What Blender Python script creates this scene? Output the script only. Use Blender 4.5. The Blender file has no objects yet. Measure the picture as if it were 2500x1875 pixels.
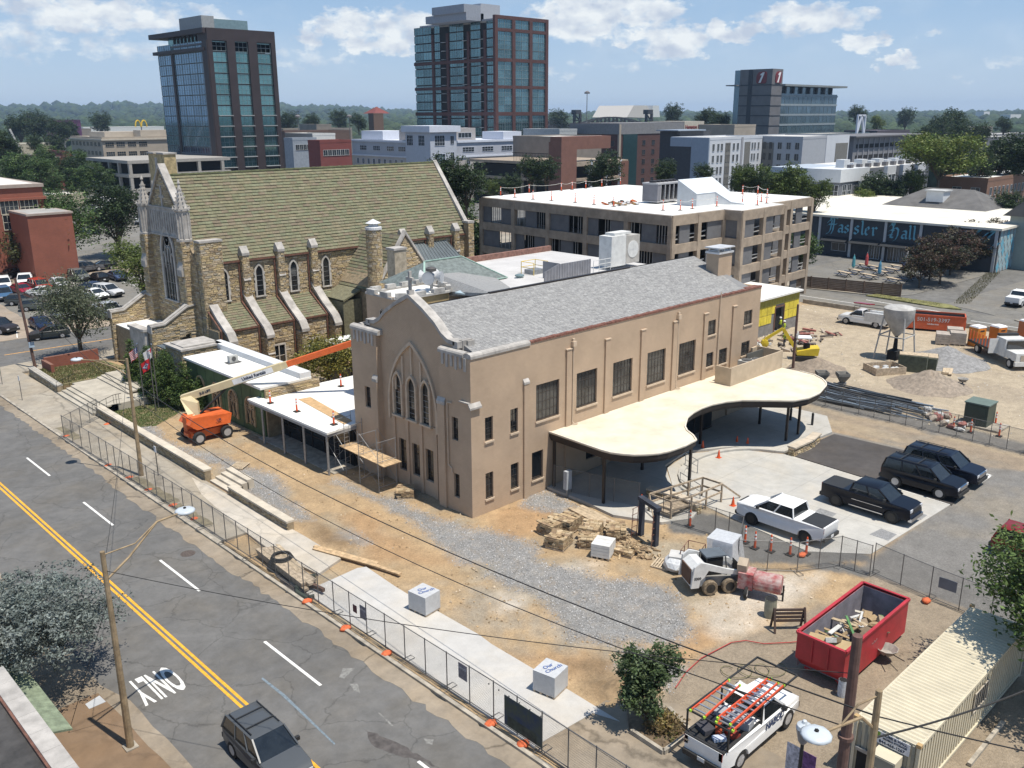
import bpy,bmesh,math,random
en,tp=enumerate,tuple
from math import sin,cos,pi
import numpy as np
from mathutils import Vector,Matrix
V3=Vector
from mathutils.geometry import tessellate_polygon
random.seed(7)
SC=bpy.context.scene
COL=SC.collection;LKO=COL.objects.link;NWO=bpy.data.objects.new
R_=math.radians
# ---------------------------------------------------------------- camera
FPX,YAW,PIT,ROLL,CAMH=2217.0,R_(45.86),R_(-16.55),R_(-0.20),24.5
_f=V3((cos(PIT)*cos(YAW),cos(PIT)*sin(YAW),sin(PIT)))
_r=V3((sin(YAW),-cos(YAW),0));_u=_r.cross(_f)
CR=cos(ROLL)*_r + sin(ROLL)*_u
CU=-sin(ROLL)*_r + cos(ROLL)*_u
cam=bpy.data.cameras.new('camera');co=NWO('camera',cam);LKO(co)
cam.sensor_width=36;cam.lens=FPX/2500*36;cam.clip_start=0.5;cam.clip_end=20000
m=Matrix((CR,CU,-_f)).transposed().to_4x4();m.translation=V3((0,0,CAMH));co.matrix_world=m
SC.camera=co
SC.render.resolution_x,SC.render.resolution_y=1024,768
# ---------------------------------------------------------------- light
SUN_EL,SUN_AZ=R_(70.5),R_(-80.5)
SKY_STRENGTH,SUN_STRENGTH,EXPOSURE=0.10,4.7,0.28
sv=V3((cos(SUN_EL)*cos(SUN_AZ),cos(SUN_EL)*sin(SUN_AZ),sin(SUN_EL)))
ld=bpy.data.lights.new('sun','SUN');ld.energy=SUN_STRENGTH;ld.angle=R_(0.53);ld.color=(1.0,0.94,0.84)
lo=NWO('sun',ld);LKO(lo);lo.rotation_euler=sv.to_track_quat('Z','Y').to_euler()
lo.location=(0,0,200)
W=bpy.data.worlds.new('World');SC.world=W;W.use_nodes=True
wn,wl=W.node_tree.nodes,W.node_tree.links
wn.clear()
def wnode(t,**k):
 n=wn.new(t)
 for a,b in k.items(): setattr(n,a,b)
 return n
def wm(op,a,b=None,c=None,clamp=False):
 n=wnode('ShaderNodeMath',operation=op,use_clamp=clamp)
 for i,v in en((a,b,c)):
  if v is None: continue
  if isinstance(v,(int,float)): n.inputs[i].default_value=v
  else: wl.new(v,n.inputs[i])
 return n.outputs[0]
sky=wnode('ShaderNodeTexSky',sky_type='NISHITA',sun_disc=False,sun_elevation=SUN_EL,
   sun_rotation=pi/2-SUN_AZ,altitude=0,air_density=1.0,dust_density=.35,ozone_density=2.2)
wtc=wnode('ShaderNodeTexCoord');wsep=wnode('ShaderNodeSeparateXYZ');wl.new(wtc.outputs['Generated'],wsep.inputs[0])
az=wm('ARCTAN2',wsep.outputs[1],wsep.outputs[0])
el=wm('ARCSINE',wsep.outputs[2])
zz=wm('MAXIMUM',wsep.outputs[2],0.02)
cx=wm('DIVIDE',wsep.outputs[0],wm('ADD',zz,0.05));cy=wm('DIVIDE',wsep.outputs[1],wm('ADD',zz,0.05))
ccomb=wnode('ShaderNodeCombineXYZ');wl.new(cx,ccomb.inputs[0]);wl.new(cy,ccomb.inputs[1])
acomb=wnode('ShaderNodeCombineXYZ');wl.new(wm('MULTIPLY',az,26),acomb.inputs[0]);wl.new(wm('MULTIPLY',el,44),acomb.inputs[1])
def wnoise(vec,scale,detail,rough,off=0):
 n=wnode('ShaderNodeTexNoise');n.inputs['Scale'].default_value=scale;n.inputs['Detail'].default_value=detail
 n.inputs['Roughness'].default_value=rough
 if off:
  a=wnode('ShaderNodeVectorMath',operation='ADD');a.inputs[1].default_value=(off,off*.7,0);wl.new(vec,a.inputs[0]);vec=a.outputs[0]
 wl.new(vec,n.inputs['Vector']);return n.outputs['Fac']
CLOUDS=[]
def ray(px,py):
 return (_f+CR*((px-1250)/FPX)-CU*((py-937.5)/FPX)).normalized()
def cloud(px,py,w,h,k=1.0):
 d=ray(px,py);CLOUDS.append((math.atan2(d.y,d.x),math.asin(d.z),w/FPX,h/FPX,k))
for c in ((1420,42,140,62,1.0),(1555,22,120,48,1.0),(1640,98,110,42,1.0),(1800,78,80,28,1.),(1980,45,150,38,.9),(1885,42,38,14,1.),(2105,106,62,28,1.),(2200,148,66,20,.9),
          (2330,200,60,20,.3),(2450,150,60,22,.5),(2270,84,50,12,.45),(985,66,120,46,.9),(850,60,90,44,.85),(940,110,140,26,.9),(760,80,44,40,.8),(1080,140,50,26,.7),
          (220,38,230,46,.9),(60,90,120,60,.6),(330,110,180,40,.55),(480,30,110,30,.6),(1375,172,100,22,.5),(1560,160,120,18,.35),(720,145,200,30,.5),(1520,92,44,18,.8)):
 cloud(*c)
acc=None
w1=wnoise(acomb.outputs[0],1.6,5,.6,3.1);w2=wnoise(acomb.outputs[0],1.6,5,.6,41.7)
azw=wm('ADD',az,wm('MULTIPLY',wm('SUBTRACT',w1,.5),.07));elw=wm('ADD',el,wm('MULTIPLY',wm('SUBTRACT',w2,.5),.035))
for a,e,w,h,k in CLOUDS:
 if k <= 0: continue
 dx=wm('MULTIPLY',wm('SUBTRACT',azw,a),1/w);dy=wm('MULTIPLY',wm('SUBTRACT',elw,e),1/h)
 r2=wm('ADD',wm('MULTIPLY',dx,dx),wm('MULTIPLY',dy,dy))
 g=wm('MULTIPLY',wm('SUBTRACT',1.25,r2,clamp=True),k)
 acc=g if acc is None else wm('MAXIMUM',acc,g)
nz=wnoise(acomb.outputs[0],1.7,7,.55,7.7)
dk=wnoise(ccomb.outputs[0],.9,5,.6,12.)
up=wnode('ShaderNodeMapRange');up.inputs[1].default_value=R_(9.5);up.inputs[2].default_value=R_(20);wl.new(el,up.inputs[0])
deck=wm('MULTIPLY',wm('MULTIPLY',wm('SUBTRACT',dk,.52),5.0,clamp=True),up.outputs[0])
body=wm('MULTIPLY',wm('SUBTRACT',wm('ADD',acc,wm('MULTIPLY',wm('SUBTRACT',nz,.5),1.7)),.36),2.1,clamp=True)
lowfade=wnode('ShaderNodeMapRange');lowfade.inputs[1].default_value=R_(1.0);lowfade.inputs[2].default_value=R_(4);wl.new(el,lowfade.inputs[0])
veil=wm('MULTIPLY',wm('MULTIPLY',wm('SUBTRACT',wnoise(acomb.outputs[0],.45,6,.55,21.),.44),1.8,clamp=True),.38)
mask=wm('MAXIMUM',wm('MAXIMUM',wm('MULTIPLY',body,.92),deck),wm('MULTIPLY',veil,lowfade.outputs[0]))
shade=wnoise(acomb.outputs[0],1.3,4,.5,9.)
ramp=wnode('ShaderNodeValToRGB');ramp.color_ramp.elements[0].color=(4.6,5.2,6.2,1);ramp.color_ramp.elements[0].position=.34
ramp.color_ramp.elements[1].color=(7.6,7.9,8.0,1);ramp.color_ramp.elements[1].position=.6
wl.new(shade,ramp.inputs[0])
sg=wnode('ShaderNodeValToRGB');wl.new(wm('MULTIPLY',el,1/R_(90)),sg.inputs[0]);sg.color_ramp.elements[0].color=(4.0,5.2,6.9,1);sg.color_ramp.elements[0].position=0
sg.color_ramp.elements[1].color=(.7,1.7,3.8,1);sg.color_ramp.elements[1].position=.9
for p_,c_ in ((.05,(3.2,4.6,6.6,1)),(.12,(1.75,3.35,5.6,1)),(.22,(1.15,2.6,5.0,1))): e_=sg.color_ramp.elements.new(p_);e_.color=c_
tint=wnode('ShaderNodeMix',data_type='RGBA');tint.inputs[0].default_value=.8;wl.new(sg.outputs[0],tint.inputs[7])
wl.new(sky.outputs[0],tint.inputs[6])
mixc=wnode('ShaderNodeMix',data_type='RGBA');wl.new(mask,mixc.inputs[0]);wl.new(tint.outputs[2],mixc.inputs[6]);wl.new(ramp.outputs[0],mixc.inputs[7])
bg=wnode('ShaderNodeBackground');bg.inputs[1].default_value=SKY_STRENGTH;wl.new(mixc.outputs[2],bg.inputs[0])
wo=wnode('ShaderNodeOutputWorld');wl.new(bg.outputs[0],wo.inputs[0])
W.cycles.sampling_method='MANUAL';W.cycles.sample_map_resolution=512
vs=SC.view_settings;vs.view_transform='Standard';vs.look='None';vs.exposure=EXPOSURE;vs.gamma=1;vs.use_curve_mapping=False
# ---------------------------------------------------------------- survey helpers
KX=(0,600,1200,1800);KY=(0,400,850,1350);KS=700/2212
def S(c,r,x,y): return (KX[c]+x*KS,KY[r]+y*KS)
def G(p,z=0.0):
 d=ray(*p);t=(z-CAMH)/d.z;return V3((d.x*t,d.y*t,z))
def KG(c,r,x,y,z=0.0): return G(S(c,r,x,y),z)
def PX(p,X):
 d=ray(*p);t=X/d.x;return V3((X,d.y*t,CAMH+d.z*t))
def PY(p,Y):
 d=ray(*p);t=Y/d.y;return V3((d.x*t,Y,CAMH+d.z*t))
def PD(p,dist):
 d=ray(*p);t=dist/math.hypot(d.x,d.y);return V3((d.x*t,d.y*t,CAMH+d.z*t))
# ---------------------------------------------------------------- materials
MATS={}
def mat(name,col,rough=.85,var=.12,scale=1.5,bump=0,bscale=30,metal=0,rv=0,detail=6,col2=None,spec=None,coat=0,alpha=None,objcol=False,trans=0):
 if name in MATS: return MATS[name]
 M=bpy.data.materials.new(name);M.use_nodes=True;nt=M.node_tree;n=nt.nodes;l=nt.links
 b=n['Principled BSDF'];b.inputs['Roughness'].default_value=rough;b.inputs['Metallic'].default_value=metal
 if spec is not None: b.inputs['Specular IOR Level'].default_value=spec
 if coat: b.inputs['Coat Weight'].default_value=coat;b.inputs['Coat Roughness'].default_value=.04
 if trans: b.inputs['Transmission Weight'].default_value=trans
 if alpha is not None: b.inputs['Alpha'].default_value=alpha
 geo=n.new('ShaderNodeNewGeometry');src=None
 if objcol:
  oi=n.new('ShaderNodeObjectInfo');src=oi.outputs['Color']
 if var or col2:
  t=n.new('ShaderNodeTexNoise');t.inputs['Scale'].default_value=scale;t.inputs['Detail'].default_value=detail;t.inputs['Roughness'].default_value=.62
  l.new(geo.outputs['Position'],t.inputs['Vector'])
  cr=n.new('ShaderNodeValToRGB');e=cr.color_ramp.elements
  e[0].position=.36;e[1].position=.64
  a=1-var;bb=1+var*.7
  if col2: e[0].color=(*col2,1);e[1].color=(*col,1)
  elif objcol: e[0].color=(a,a,a,1);e[1].color=(min(bb,1.),min(bb,1.),min(bb,1.),1)
  else: e[0].color=(*[c*a for c in col],1);e[1].color=(*[min(c*bb,.95)for c in col],1)
  l.new(t.outputs['Fac'],cr.inputs['Fac'])
  if objcol:
   mx=n.new('ShaderNodeMix');mx.data_type='RGBA';mx.blend_type='MULTIPLY';mx.inputs[0].default_value=1
   l.new(src,mx.inputs[6]);l.new(cr.outputs[0],mx.inputs[7]);src=mx.outputs[2]
  else: src=cr.outputs[0]
 if rv:
  oi=n.new('ShaderNodeObjectInfo');mr=n.new('ShaderNodeMapRange');mr.inputs[3].default_value=1-rv;mr.inputs[4].default_value=1+rv
  l.new(oi.outputs['Random'],mr.inputs[0])
  hs=n.new('ShaderNodeHueSaturation');l.new(mr.outputs[0],hs.inputs['Value'])
  if src: l.new(src,hs.inputs['Color'])
  else: hs.inputs['Color'].default_value=(*col,1)
  src=hs.outputs[0]
 if src: l.new(src,b.inputs['Base Color'])
 else: b.inputs['Base Color'].default_value=(*col,1)
 if bump:
  t2=n.new('ShaderNodeTexNoise');t2.inputs['Scale'].default_value=bscale;t2.inputs['Detail'].default_value=4;l.new(geo.outputs['Position'],t2.inputs['Vector'])
  bp=n.new('ShaderNodeBump');bp.inputs['Strength'].default_value=bump;bp.inputs['Distance'].default_value=.03
  l.new(t2.outputs['Fac'],bp.inputs['Height']);l.new(bp.outputs[0],b.inputs['Normal'])
 MATS[name]=M;return M
def vc(name,rough=.9,scale=2.0,var=.18,bump=.3,bscale=40,attr='Col',spec=.3):
 if name in MATS: return MATS[name]
 M=bpy.data.materials.new(name);M.use_nodes=True;nt=M.node_tree;n=nt.nodes;l=nt.links;b=n['Principled BSDF']
 b.inputs['Roughness'].default_value=rough;b.inputs['Specular IOR Level'].default_value=spec
 at=n.new('ShaderNodeAttribute');at.attribute_name=attr;geo=n.new('ShaderNodeNewGeometry')
 src=at.outputs['Color']
 for sc,vv in ((scale,var),(bscale*.3,var*1.2),(bscale*.9,var*1.2)):
  t=n.new('ShaderNodeTexNoise');t.inputs['Scale'].default_value=sc;t.inputs['Detail'].default_value=7;t.inputs['Roughness'].default_value=.68;l.new(geo.outputs['Position'],t.inputs['Vector'])
  mr=n.new('ShaderNodeMapRange');mr.inputs[1].default_value=.3;mr.inputs[2].default_value=.7;mr.inputs[3].default_value=1-vv;mr.inputs[4].default_value=1+vv*.7;l.new(t.outputs['Fac'],mr.inputs[0])
  mx=n.new('ShaderNodeVectorMath');mx.operation='SCALE';l.new(src,mx.inputs[0]);l.new(mr.outputs[0],mx.inputs['Scale']);src=mx.outputs[0]
 l.new(src,b.inputs['Base Color'])
 if bump:
  t2=n.new('ShaderNodeTexNoise');t2.inputs['Scale'].default_value=bscale;t2.inputs['Detail'].default_value=5;l.new(geo.outputs['Position'],t2.inputs['Vector'])
  bp=n.new('ShaderNodeBump');bp.inputs['Strength'].default_value=bump;bp.inputs['Distance'].default_value=.05
  l.new(t2.outputs['Fac'],bp.inputs['Height']);l.new(bp.outputs[0],b.inputs['Normal'])
 MATS[name]=M;return M
def bm_(name,c1,c2,mortar,bw=.22,bh=.075,rough=.85,bump=.5,msize=.012,var=.15):
 if name in MATS: return MATS[name]
 M=bpy.data.materials.new(name);M.use_nodes=True;nt=M.node_tree;n=nt.nodes;l=nt.links;b=n['Principled BSDF'];b.inputs['Roughness'].default_value=rough
 geo=n.new('ShaderNodeNewGeometry');sp=n.new('ShaderNodeSeparateXYZ');l.new(geo.outputs['Position'],sp.inputs[0])
 ad=n.new('ShaderNodeMath');ad.operation='ADD';l.new(sp.outputs[0],ad.inputs[0]);l.new(sp.outputs[1],ad.inputs[1])
 cb=n.new('ShaderNodeCombineXYZ');l.new(ad.outputs[0],cb.inputs[0]);l.new(sp.outputs[2],cb.inputs[1])
 br=n.new('ShaderNodeTexBrick');br.inputs['Scale'].default_value=1;br.inputs['Brick Width'].default_value=bw;br.inputs['Row Height'].default_value=bh
 br.inputs['Mortar Size'].default_value=msize;br.inputs['Mortar Smooth'].default_value=.3
 br.inputs['Color1'].default_value=(*c1,1);br.inputs['Color2'].default_value=(*c2,1);br.inputs['Mortar'].default_value=(*mortar,1)
 l.new(cb.outputs[0],br.inputs['Vector'])
 t=n.new('ShaderNodeTexNoise');t.inputs['Scale'].default_value=.55;t.inputs['Detail'].default_value=7;t.inputs['Roughness'].default_value=.65;l.new(geo.outputs['Position'],t.inputs['Vector'])
 mr=n.new('ShaderNodeMapRange');mr.inputs[1].default_value=.3;mr.inputs[2].default_value=.7;mr.inputs[3].default_value=1-var;mr.inputs[4].default_value=1+var*.5;l.new(t.outputs['Fac'],mr.inputs[0])
 mx=n.new('ShaderNodeVectorMath');mx.operation='SCALE';l.new(br.outputs['Color'],mx.inputs[0]);l.new(mr.outputs[0],mx.inputs['Scale']);l.new(mx.outputs[0],b.inputs['Base Color'])
 iv=n.new('ShaderNodeMath');iv.operation='SUBTRACT';iv.inputs[0].default_value=1;l.new(br.outputs['Fac'],iv.inputs[1])
 bp=n.new('ShaderNodeBump');bp.inputs['Strength'].default_value=bump;bp.inputs['Distance'].default_value=.012;l.new(iv.outputs[0],bp.inputs['Height']);l.new(bp.outputs[0],b.inputs['Normal'])
 MATS[name]=M;return M
def pm_(name,col,crack=.5,cs=.35,patch=.25,stain=.2,jx=0,jy=0,seam=(.3,.3,.3),grain=60):
 if name in MATS: return MATS[name]
 M=bpy.data.materials.new(name);M.use_nodes=True;nt=M.node_tree;n=nt.nodes;l=nt.links;b=n['Principled BSDF'];b.inputs['Roughness'].default_value=.9;b.inputs['Specular IOR Level'].default_value=.3
 geo=n.new('ShaderNodeNewGeometry');P=geo.outputs['Position']
 def nz(sc,d=6,r=.6,vec=P):
  t=n.new('ShaderNodeTexNoise');t.inputs['Scale'].default_value=sc;t.inputs['Detail'].default_value=d;t.inputs['Roughness'].default_value=r;l.new(vec,t.inputs['Vector']);return t
 def mrng(s,a,b_,c,d):
  r=n.new('ShaderNodeMapRange');r.inputs[1].default_value=a;r.inputs[2].default_value=b_;r.inputs[3].default_value=c;r.inputs[4].default_value=d;l.new(s,r.inputs[0]);return r.outputs[0]
 def mul(a,b_):
  q=n.new('ShaderNodeMath');q.operation='MULTIPLY';l.new(a,q.inputs[0]);l.new(b_,q.inputs[1]);return q.outputs[0]
 f=mul(mrng(nz(.16).outputs['Fac'],.3,.7,1-patch,1+patch*.5),mrng(nz(1.1,7,.7).outputs['Fac'],.3,.7,1-stain,1+stain*.4))
 f=mul(f,mrng(nz(grain,3).outputs['Fac'],.25,.75,.86,1.12))
 if crack:
  dn=nz(.9,4);mx=n.new('ShaderNodeMix');mx.data_type='VECTOR';mx.inputs[0].default_value=.5;l.new(P,mx.inputs[4]);l.new(dn.outputs['Color'],mx.inputs[5])
  for sc,wd,g in ((cs,.012,1),(cs*3.1,.02,.6)):
   vo=n.new('ShaderNodeTexVoronoi');vo.feature='DISTANCE_TO_EDGE';vo.inputs['Scale'].default_value=sc;l.new(mx.outputs[1],vo.inputs['Vector'])
   lin=mrng(vo.outputs['Distance'],0,wd,1-crack*g,1)
   if g < 1:
    gate=mrng(nz(.12,3).outputs['Fac'],.5,.6,0,1);iv=n.new('ShaderNodeMix');iv.data_type='FLOAT';l.new(gate,iv.inputs[0]);iv.inputs[2].default_value=1;l.new(lin,iv.inputs[3]);lin=iv.outputs[0]
   f=mul(f,lin)
 if jx:
  sp=n.new('ShaderNodeSeparateXYZ');l.new(P,sp.inputs[0])
  for ch,st in ((0,jx),(1,jy)):
   if not st: continue
   q=n.new('ShaderNodeMath');q.operation='PINGPONG';l.new(sp.outputs[ch],q.inputs[0]);q.inputs[1].default_value=st/2
   f=mul(f,mrng(q.outputs[0],0,.025,.62,1))
 v=n.new('ShaderNodeVectorMath');v.operation='SCALE';v.inputs[0].default_value=col;l.new(f,v.inputs['Scale'])
 hue=nz(.3,5);mix=n.new('ShaderNodeMix');mix.data_type='RGBA';l.new(mrng(hue.outputs['Fac'],.45,.72,0,.45),mix.inputs[0]);l.new(v.outputs[0],mix.inputs[6])
 v2=n.new('ShaderNodeVectorMath');v2.operation='MULTIPLY';l.new(v.outputs[0],v2.inputs[0]);v2.inputs[1].default_value=(1.12,1.0,.82);l.new(v2.outputs[0],mix.inputs[7])
 l.new(mix.outputs[2],b.inputs['Base Color'])
 bp=n.new('ShaderNodeBump');bp.inputs['Strength'].default_value=.25;bp.inputs['Distance'].default_value=.02;l.new(nz(grain*.7,3).outputs['Fac'],bp.inputs['Height']);l.new(bp.outputs[0],b.inputs['Normal'])
 MATS[name]=M;return M
# ---------------------------------------------------------------- mesh builder
class MB:
 def __init__(s): s.v=[];s.f=[];s.c=[]
 def add(s,vs,fs,col=None):
  b=len(s.v);s.v +=[tuple(p)for p in vs];s.f +=[tuple(b+i for i in f)for f in fs]
  if col is not None: s.c +=[col]*len(fs)
  return s
 def box(s,x0,y0,z0,x1,y1,z1,col=None):
  if x0 > x1: x0,x1=x1,x0
  if y0 > y1: y0,y1=y1,y0
  if z0 > z1: z0,z1=z1,z0
  return s.add([(x0,y0,z0),(x1,y0,z0),(x1,y1,z0),(x0,y1,z0),(x0,y0,z1),(x1,y0,z1),(x1,y1,z1),(x0,y1,z1)],
                     [(0,3,2,1),(4,5,6,7),(0,1,5,4),(1,2,6,5),(2,3,7,6),(3,0,4,7)],col)
 def obox(s,c,size,rz=0,rx=0,ry=0,col=None):
  from mathutils import Euler
  M=Euler((rx,ry,rz)).to_matrix();hx,hy,hz=[k/2 for k in size];c=V3(c)
  vs=[c+M@V3(p)for p in((-hx,-hy,-hz),(hx,-hy,-hz),(hx,hy,-hz),(-hx,hy,-hz),(-hx,-hy,hz),(hx,-hy,hz),(hx,hy,hz),(-hx,hy,hz))]
  return s.add(vs,[(0,3,2,1),(4,5,6,7),(0,1,5,4),(1,2,6,5),(2,3,7,6),(3,0,4,7)],col)
 def beam(s,p,q,w,h,col=None):
  p,q=V3(p),V3(q);d=(q-p).normalized();side=d.cross(V3((0,0,1)))
  if side.length < 1e-3: side=V3((1,0,0))
  side.normalize();up=side.cross(d);a=side*w/2;b=up*h/2
  vs=[p-a-b,p+a-b,p+a+b,p-a+b,q-a-b,q+a-b,q+a+b,q-a+b]
  return s.add(vs,[(0,1,2,3),(7,6,5,4),(0,4,5,1),(1,5,6,2),(2,6,7,3),(3,7,4,0)],col)
 def tube(s,p,q,r,n=8,r2=None,caps=True,col=None):
  p,q=V3(p),V3(q);d=(q-p).normalized();a=d.orthogonal().normalized();b=d.cross(a);r2=r if r2 is None else r2
  vs=[]
  for c,rr in ((p,r),(q,r2)):
   for i in range(n):
    t=2*pi*i/n;vs.append(c+(a*cos(t)+b*sin(t))*rr)
  fs=[(i,(i+1)%n,n+(i+1)%n,n+i)for i in range(n)]
  if caps: fs +=[tuple(range(n-1,-1,-1)),tuple(range(n,2*n))]
  return s.add(vs,fs,col)
 def path(s,pts,r,n=6,col=None):
  pts=[V3(p)for p in pts];N=len(pts);vs=[];a=None
  for i,p in en(pts):
   d=(pts[min(i+1,N-1)]-pts[max(i-1,0)]).normalized()
   a=d.orthogonal().normalized() if a is None else (a-d*a.dot(d)).normalized()
   b=d.cross(a);rr=r[i] if isinstance(r,(list,tuple)) else r
   for k in range(n):
    t=2*pi*k/n;vs.append(p+(a*cos(t)+b*sin(t))*rr)
  fs=[(i*n+k,i*n+(k+1)%n,(i+1)*n+(k+1)%n,(i+1)*n+k)for i in range(N-1)for k in range(n)]
  fs +=[tuple(range(n-1,-1,-1)),tuple(range((N-1)*n,N*n))]
  return s.add(vs,fs,col)
 def prism(s,poly,z0,z1,col=None):
  n=len(poly);zt=z1 if isinstance(z1,(list,tuple)) else [z1]*n
  A=sum(poly[i][0]*poly[(i+1)%n][1]-poly[(i+1)%n][0]*poly[i][1]for i in range(n))
  if A < 0: poly=poly[::-1];zt=zt[::-1]
  vs=[(p[0],p[1],z0)for p in poly]+[(p[0],p[1],z)for p,z in zip(poly,zt)]
  tri=tessellate_polygon([[V3((p[0],p[1],0))for p in poly]])
  fs=[(i,(i+1)%n,n+(i+1)%n,n+i)for i in range(n)]
  for t in tri:
   a,b,c=[V3((poly[i][0],poly[i][1]))for i in t]
   if (b-a).x*(c-a).y-(b-a).y*(c-a).x < 0: t=t[::-1]
   fs +=[tuple(n+i for i in t),tuple(i for i in t[::-1])]
  return s.add(vs,fs,col)
 def extr(s,pts,vec,col=None):
  pts=[V3(p)for p in pts];vec=V3(vec);n=len(pts)
  tri=tessellate_polygon([pts]);vs=pts+[p+vec for p in pts]
  nrm=V3((0,0,0))
  for i in range(n): nrm +=pts[i].cross(pts[(i+1)%n])
  flip=nrm.dot(vec) > 0
  fs=[]
  for t in tri:
   tn=(pts[t[1]]-pts[t[0]]).cross(pts[t[2]]-pts[t[0]])
   if tn.dot(vec) > 0: t=t[::-1]
   fs +=[tuple(t),tuple(n+i for i in t[::-1])]
  for i in range(n):
   q=(i,(i+1)%n,n+(i+1)%n,n+i)
   fs.append(q if flip else q[::-1])
  return s.add(vs,fs,col)
 def lathe(s,prof,c=(0,0,0),n=16,ax='z',col=None,caps=True):
  c=V3(c);vs=[]
  for r,h in prof:
   for i in range(n):
    t=2*pi*i/n;x,y=r*cos(t),r*sin(t)
    vs.append(c+(V3((x,y,h))if ax=='z' else V3((x,h,y))if ax=='y' else V3((h,x,y))))
  N=len(prof);fs=[(i*n+k,i*n+(k+1)%n,(i+1)*n+(k+1)%n,(i+1)*n+k)for i in range(N-1)for k in range(n)]
  if caps: fs +=[tuple(range(n-1,-1,-1)),tuple(range((N-1)*n,N*n))]
  return s.add(vs,fs,col)
 def quad(s,a,b,c,d,col=None): return s.add([a,b,c,d],[(0,1,2,3)],col)
 def blob(s,c,r,sub=1,jit=.25,flat=1,col=None,rnd=random):
  bm=bmesh.new();bmesh.ops.create_icosphere(bm,subdivisions=sub,radius=1)
  rx,ry,rz=(r if isinstance(r,(tuple,list))else(r,r,r));c=V3(c)
  vs=[c+V3((v.co.x*rx,v.co.y*ry,v.co.z*rz*flat))*(1+rnd.uniform(-jit,jit))for v in bm.verts]
  bm.verts.index_update();fs=[tuple(v.index for v in f.verts)for f in bm.faces];bm.free()
  return s.add(vs,fs,col)
 def mesh(s,name,off=(0,0,0),smooth=False):
  me=bpy.data.meshes.new(name);o=V3(off)
  me.from_pydata([(p[0]-o.x,p[1]-o.y,p[2]-o.z)for p in s.v],[],s.f);me.update()
  if s.c and len(s.c) == len(s.f):
   ca=me.color_attributes.new('Col','FLOAT_COLOR','CORNER');arr=[]
   for f,c in zip(s.f,s.c): arr +=[c[0],c[1],c[2],1.0]*len(f)
   ca.data.foreach_set('color',arr)
  if smooth: me.polygons.foreach_set('use_smooth',[True]*len(me.polygons))
  return me
def fixn(me):
 bm=bmesh.new();bm.from_mesh(me);bmesh.ops.recalc_face_normals(bm,faces=bm.faces);bm.to_mesh(me);bm.free()
def smooth_angle(me,ang=40):
 bm=bmesh.new();bm.from_mesh(me)
 for f in bm.faces: f.smooth=True
 for e in bm.edges:
  e.smooth=not (len(e.link_faces)==2 and e.calc_face_angle(0)>R_(ang))
 bm.to_mesh(me);bm.free()
def link(name,me,mt,parent=None,**props):
 o=NWO(name,me);LKO(o)
 if mt is not None:
  for q in (mt if isinstance(mt,(list,tuple))else[mt]): me.materials.append(q)
 if parent is not None: o.parent=parent
 for k,v in props.items(): o[k]=v
 return o
def tg(name,label,cat,loc=(0,0,0),rz=0,group=None):
 o=NWO(name,None);LKO(o);o.location=loc;o.rotation_euler=(0,0,rz);o.empty_display_size=.3
 o['label']=label;o['category']=cat
 if group: o['group']=group
 return o
def pt(T,name,mb,mt,world=False,smooth=False,ang=None,fix=False,label=None,stuff=False,color=None):
 off=T.location if world else (0,0,0)
 me=mb.mesh(name,off,smooth)
 if fix: fixn(me)
 if ang: smooth_angle(me,ang)
 o=link(name,me,mt,T)
 if label: o['label']=label
 if stuff: o['kind']='stuff'
 if color: o.color=(*color,1)
 return o
def pbox(T,name,q,mt,**k): return pt(T,name,MB().box(*q),mt,1,**k)
def p1(T,name,meth,*a,**k):
 m=MB()
 if callable(meth): meth(m);mt,a=a[0],a[1:]
 else: getattr(m,meth)(*a[0]);mt,a=a[1],a[2:]
 return pt(T,name,m,mt,*a,**k)
def split(T,name,mb,mt):
 par=list(range(len(mb.v)))
 def fd(i):
  while par[i] != i: par[i]=par[par[i]];i=par[i]
  return i
 for f in mb.f:
  for i in f[1:]: par[fd(i)]=fd(f[0])
 groups={}
 for f in mb.f: groups.setdefault(fd(f[0]),[]).append(f)
 for fs in groups.values():
  ids=sorted({i for f in fs for i in f});mp={i:k for k,i in en(ids)}
  pt(T,name,MB().add([mb.v[i]for i in ids],[tuple(mp[i]for i in f)for f in fs]),mt,1,fix=True)
def sbp(P,name,mb,mt,off=(0,0,0),**k):
 me=mb.mesh(name,off,k.pop('smooth',False));o=link(name,me,mt,P)
 if k.pop('stuff',False): o['kind']='stuff'
 return o
def solo(name,mb,mt,label,cat,group=None,loc=(0,0,0),fix=False,smooth=False,ang=None,kind=None,color=None):
 me=mb.mesh(name,loc,smooth)
 if fix: fixn(me)
 if ang: smooth_angle(me,ang)
 o=link(name,me,mt);o.location=loc
 if kind: o['kind']=kind
 if label: o['label']=label
 if cat: o['category']=cat
 if group: o['group']=group
 if color: o.color=(*color,1)
 return o
def stc(name,mb,mt,kind='structure',label=None,smooth=False):
 o=link(name,mb.mesh(name,(0,0,0),smooth),mt);o['kind']=kind
 if label: o['label']=label
 return o
def dup(root,loc,rz=None,label=None,group=None,color=None,scale=None,cat=None):
 r=root.copy();LKO(r);r.location=loc
 if rz is not None: r.rotation_euler=(0,0,rz)
 if label: r['label']=label
 if group: r['group']=group
 if cat: r['category']=cat
 if scale is not None: r.scale=(scale,)*3 if isinstance(scale,(int,float)) else scale
 if color: r.color=(*color,1)
 for ch in list(root.children):
  c=ch.copy();LKO(c);c.parent=r
  if color: c.color=(*color,1)
  for g in ch.children:
   d=g.copy();LKO(d);d.parent=c
   if color: d.color=(*color,1)
 return r
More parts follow.
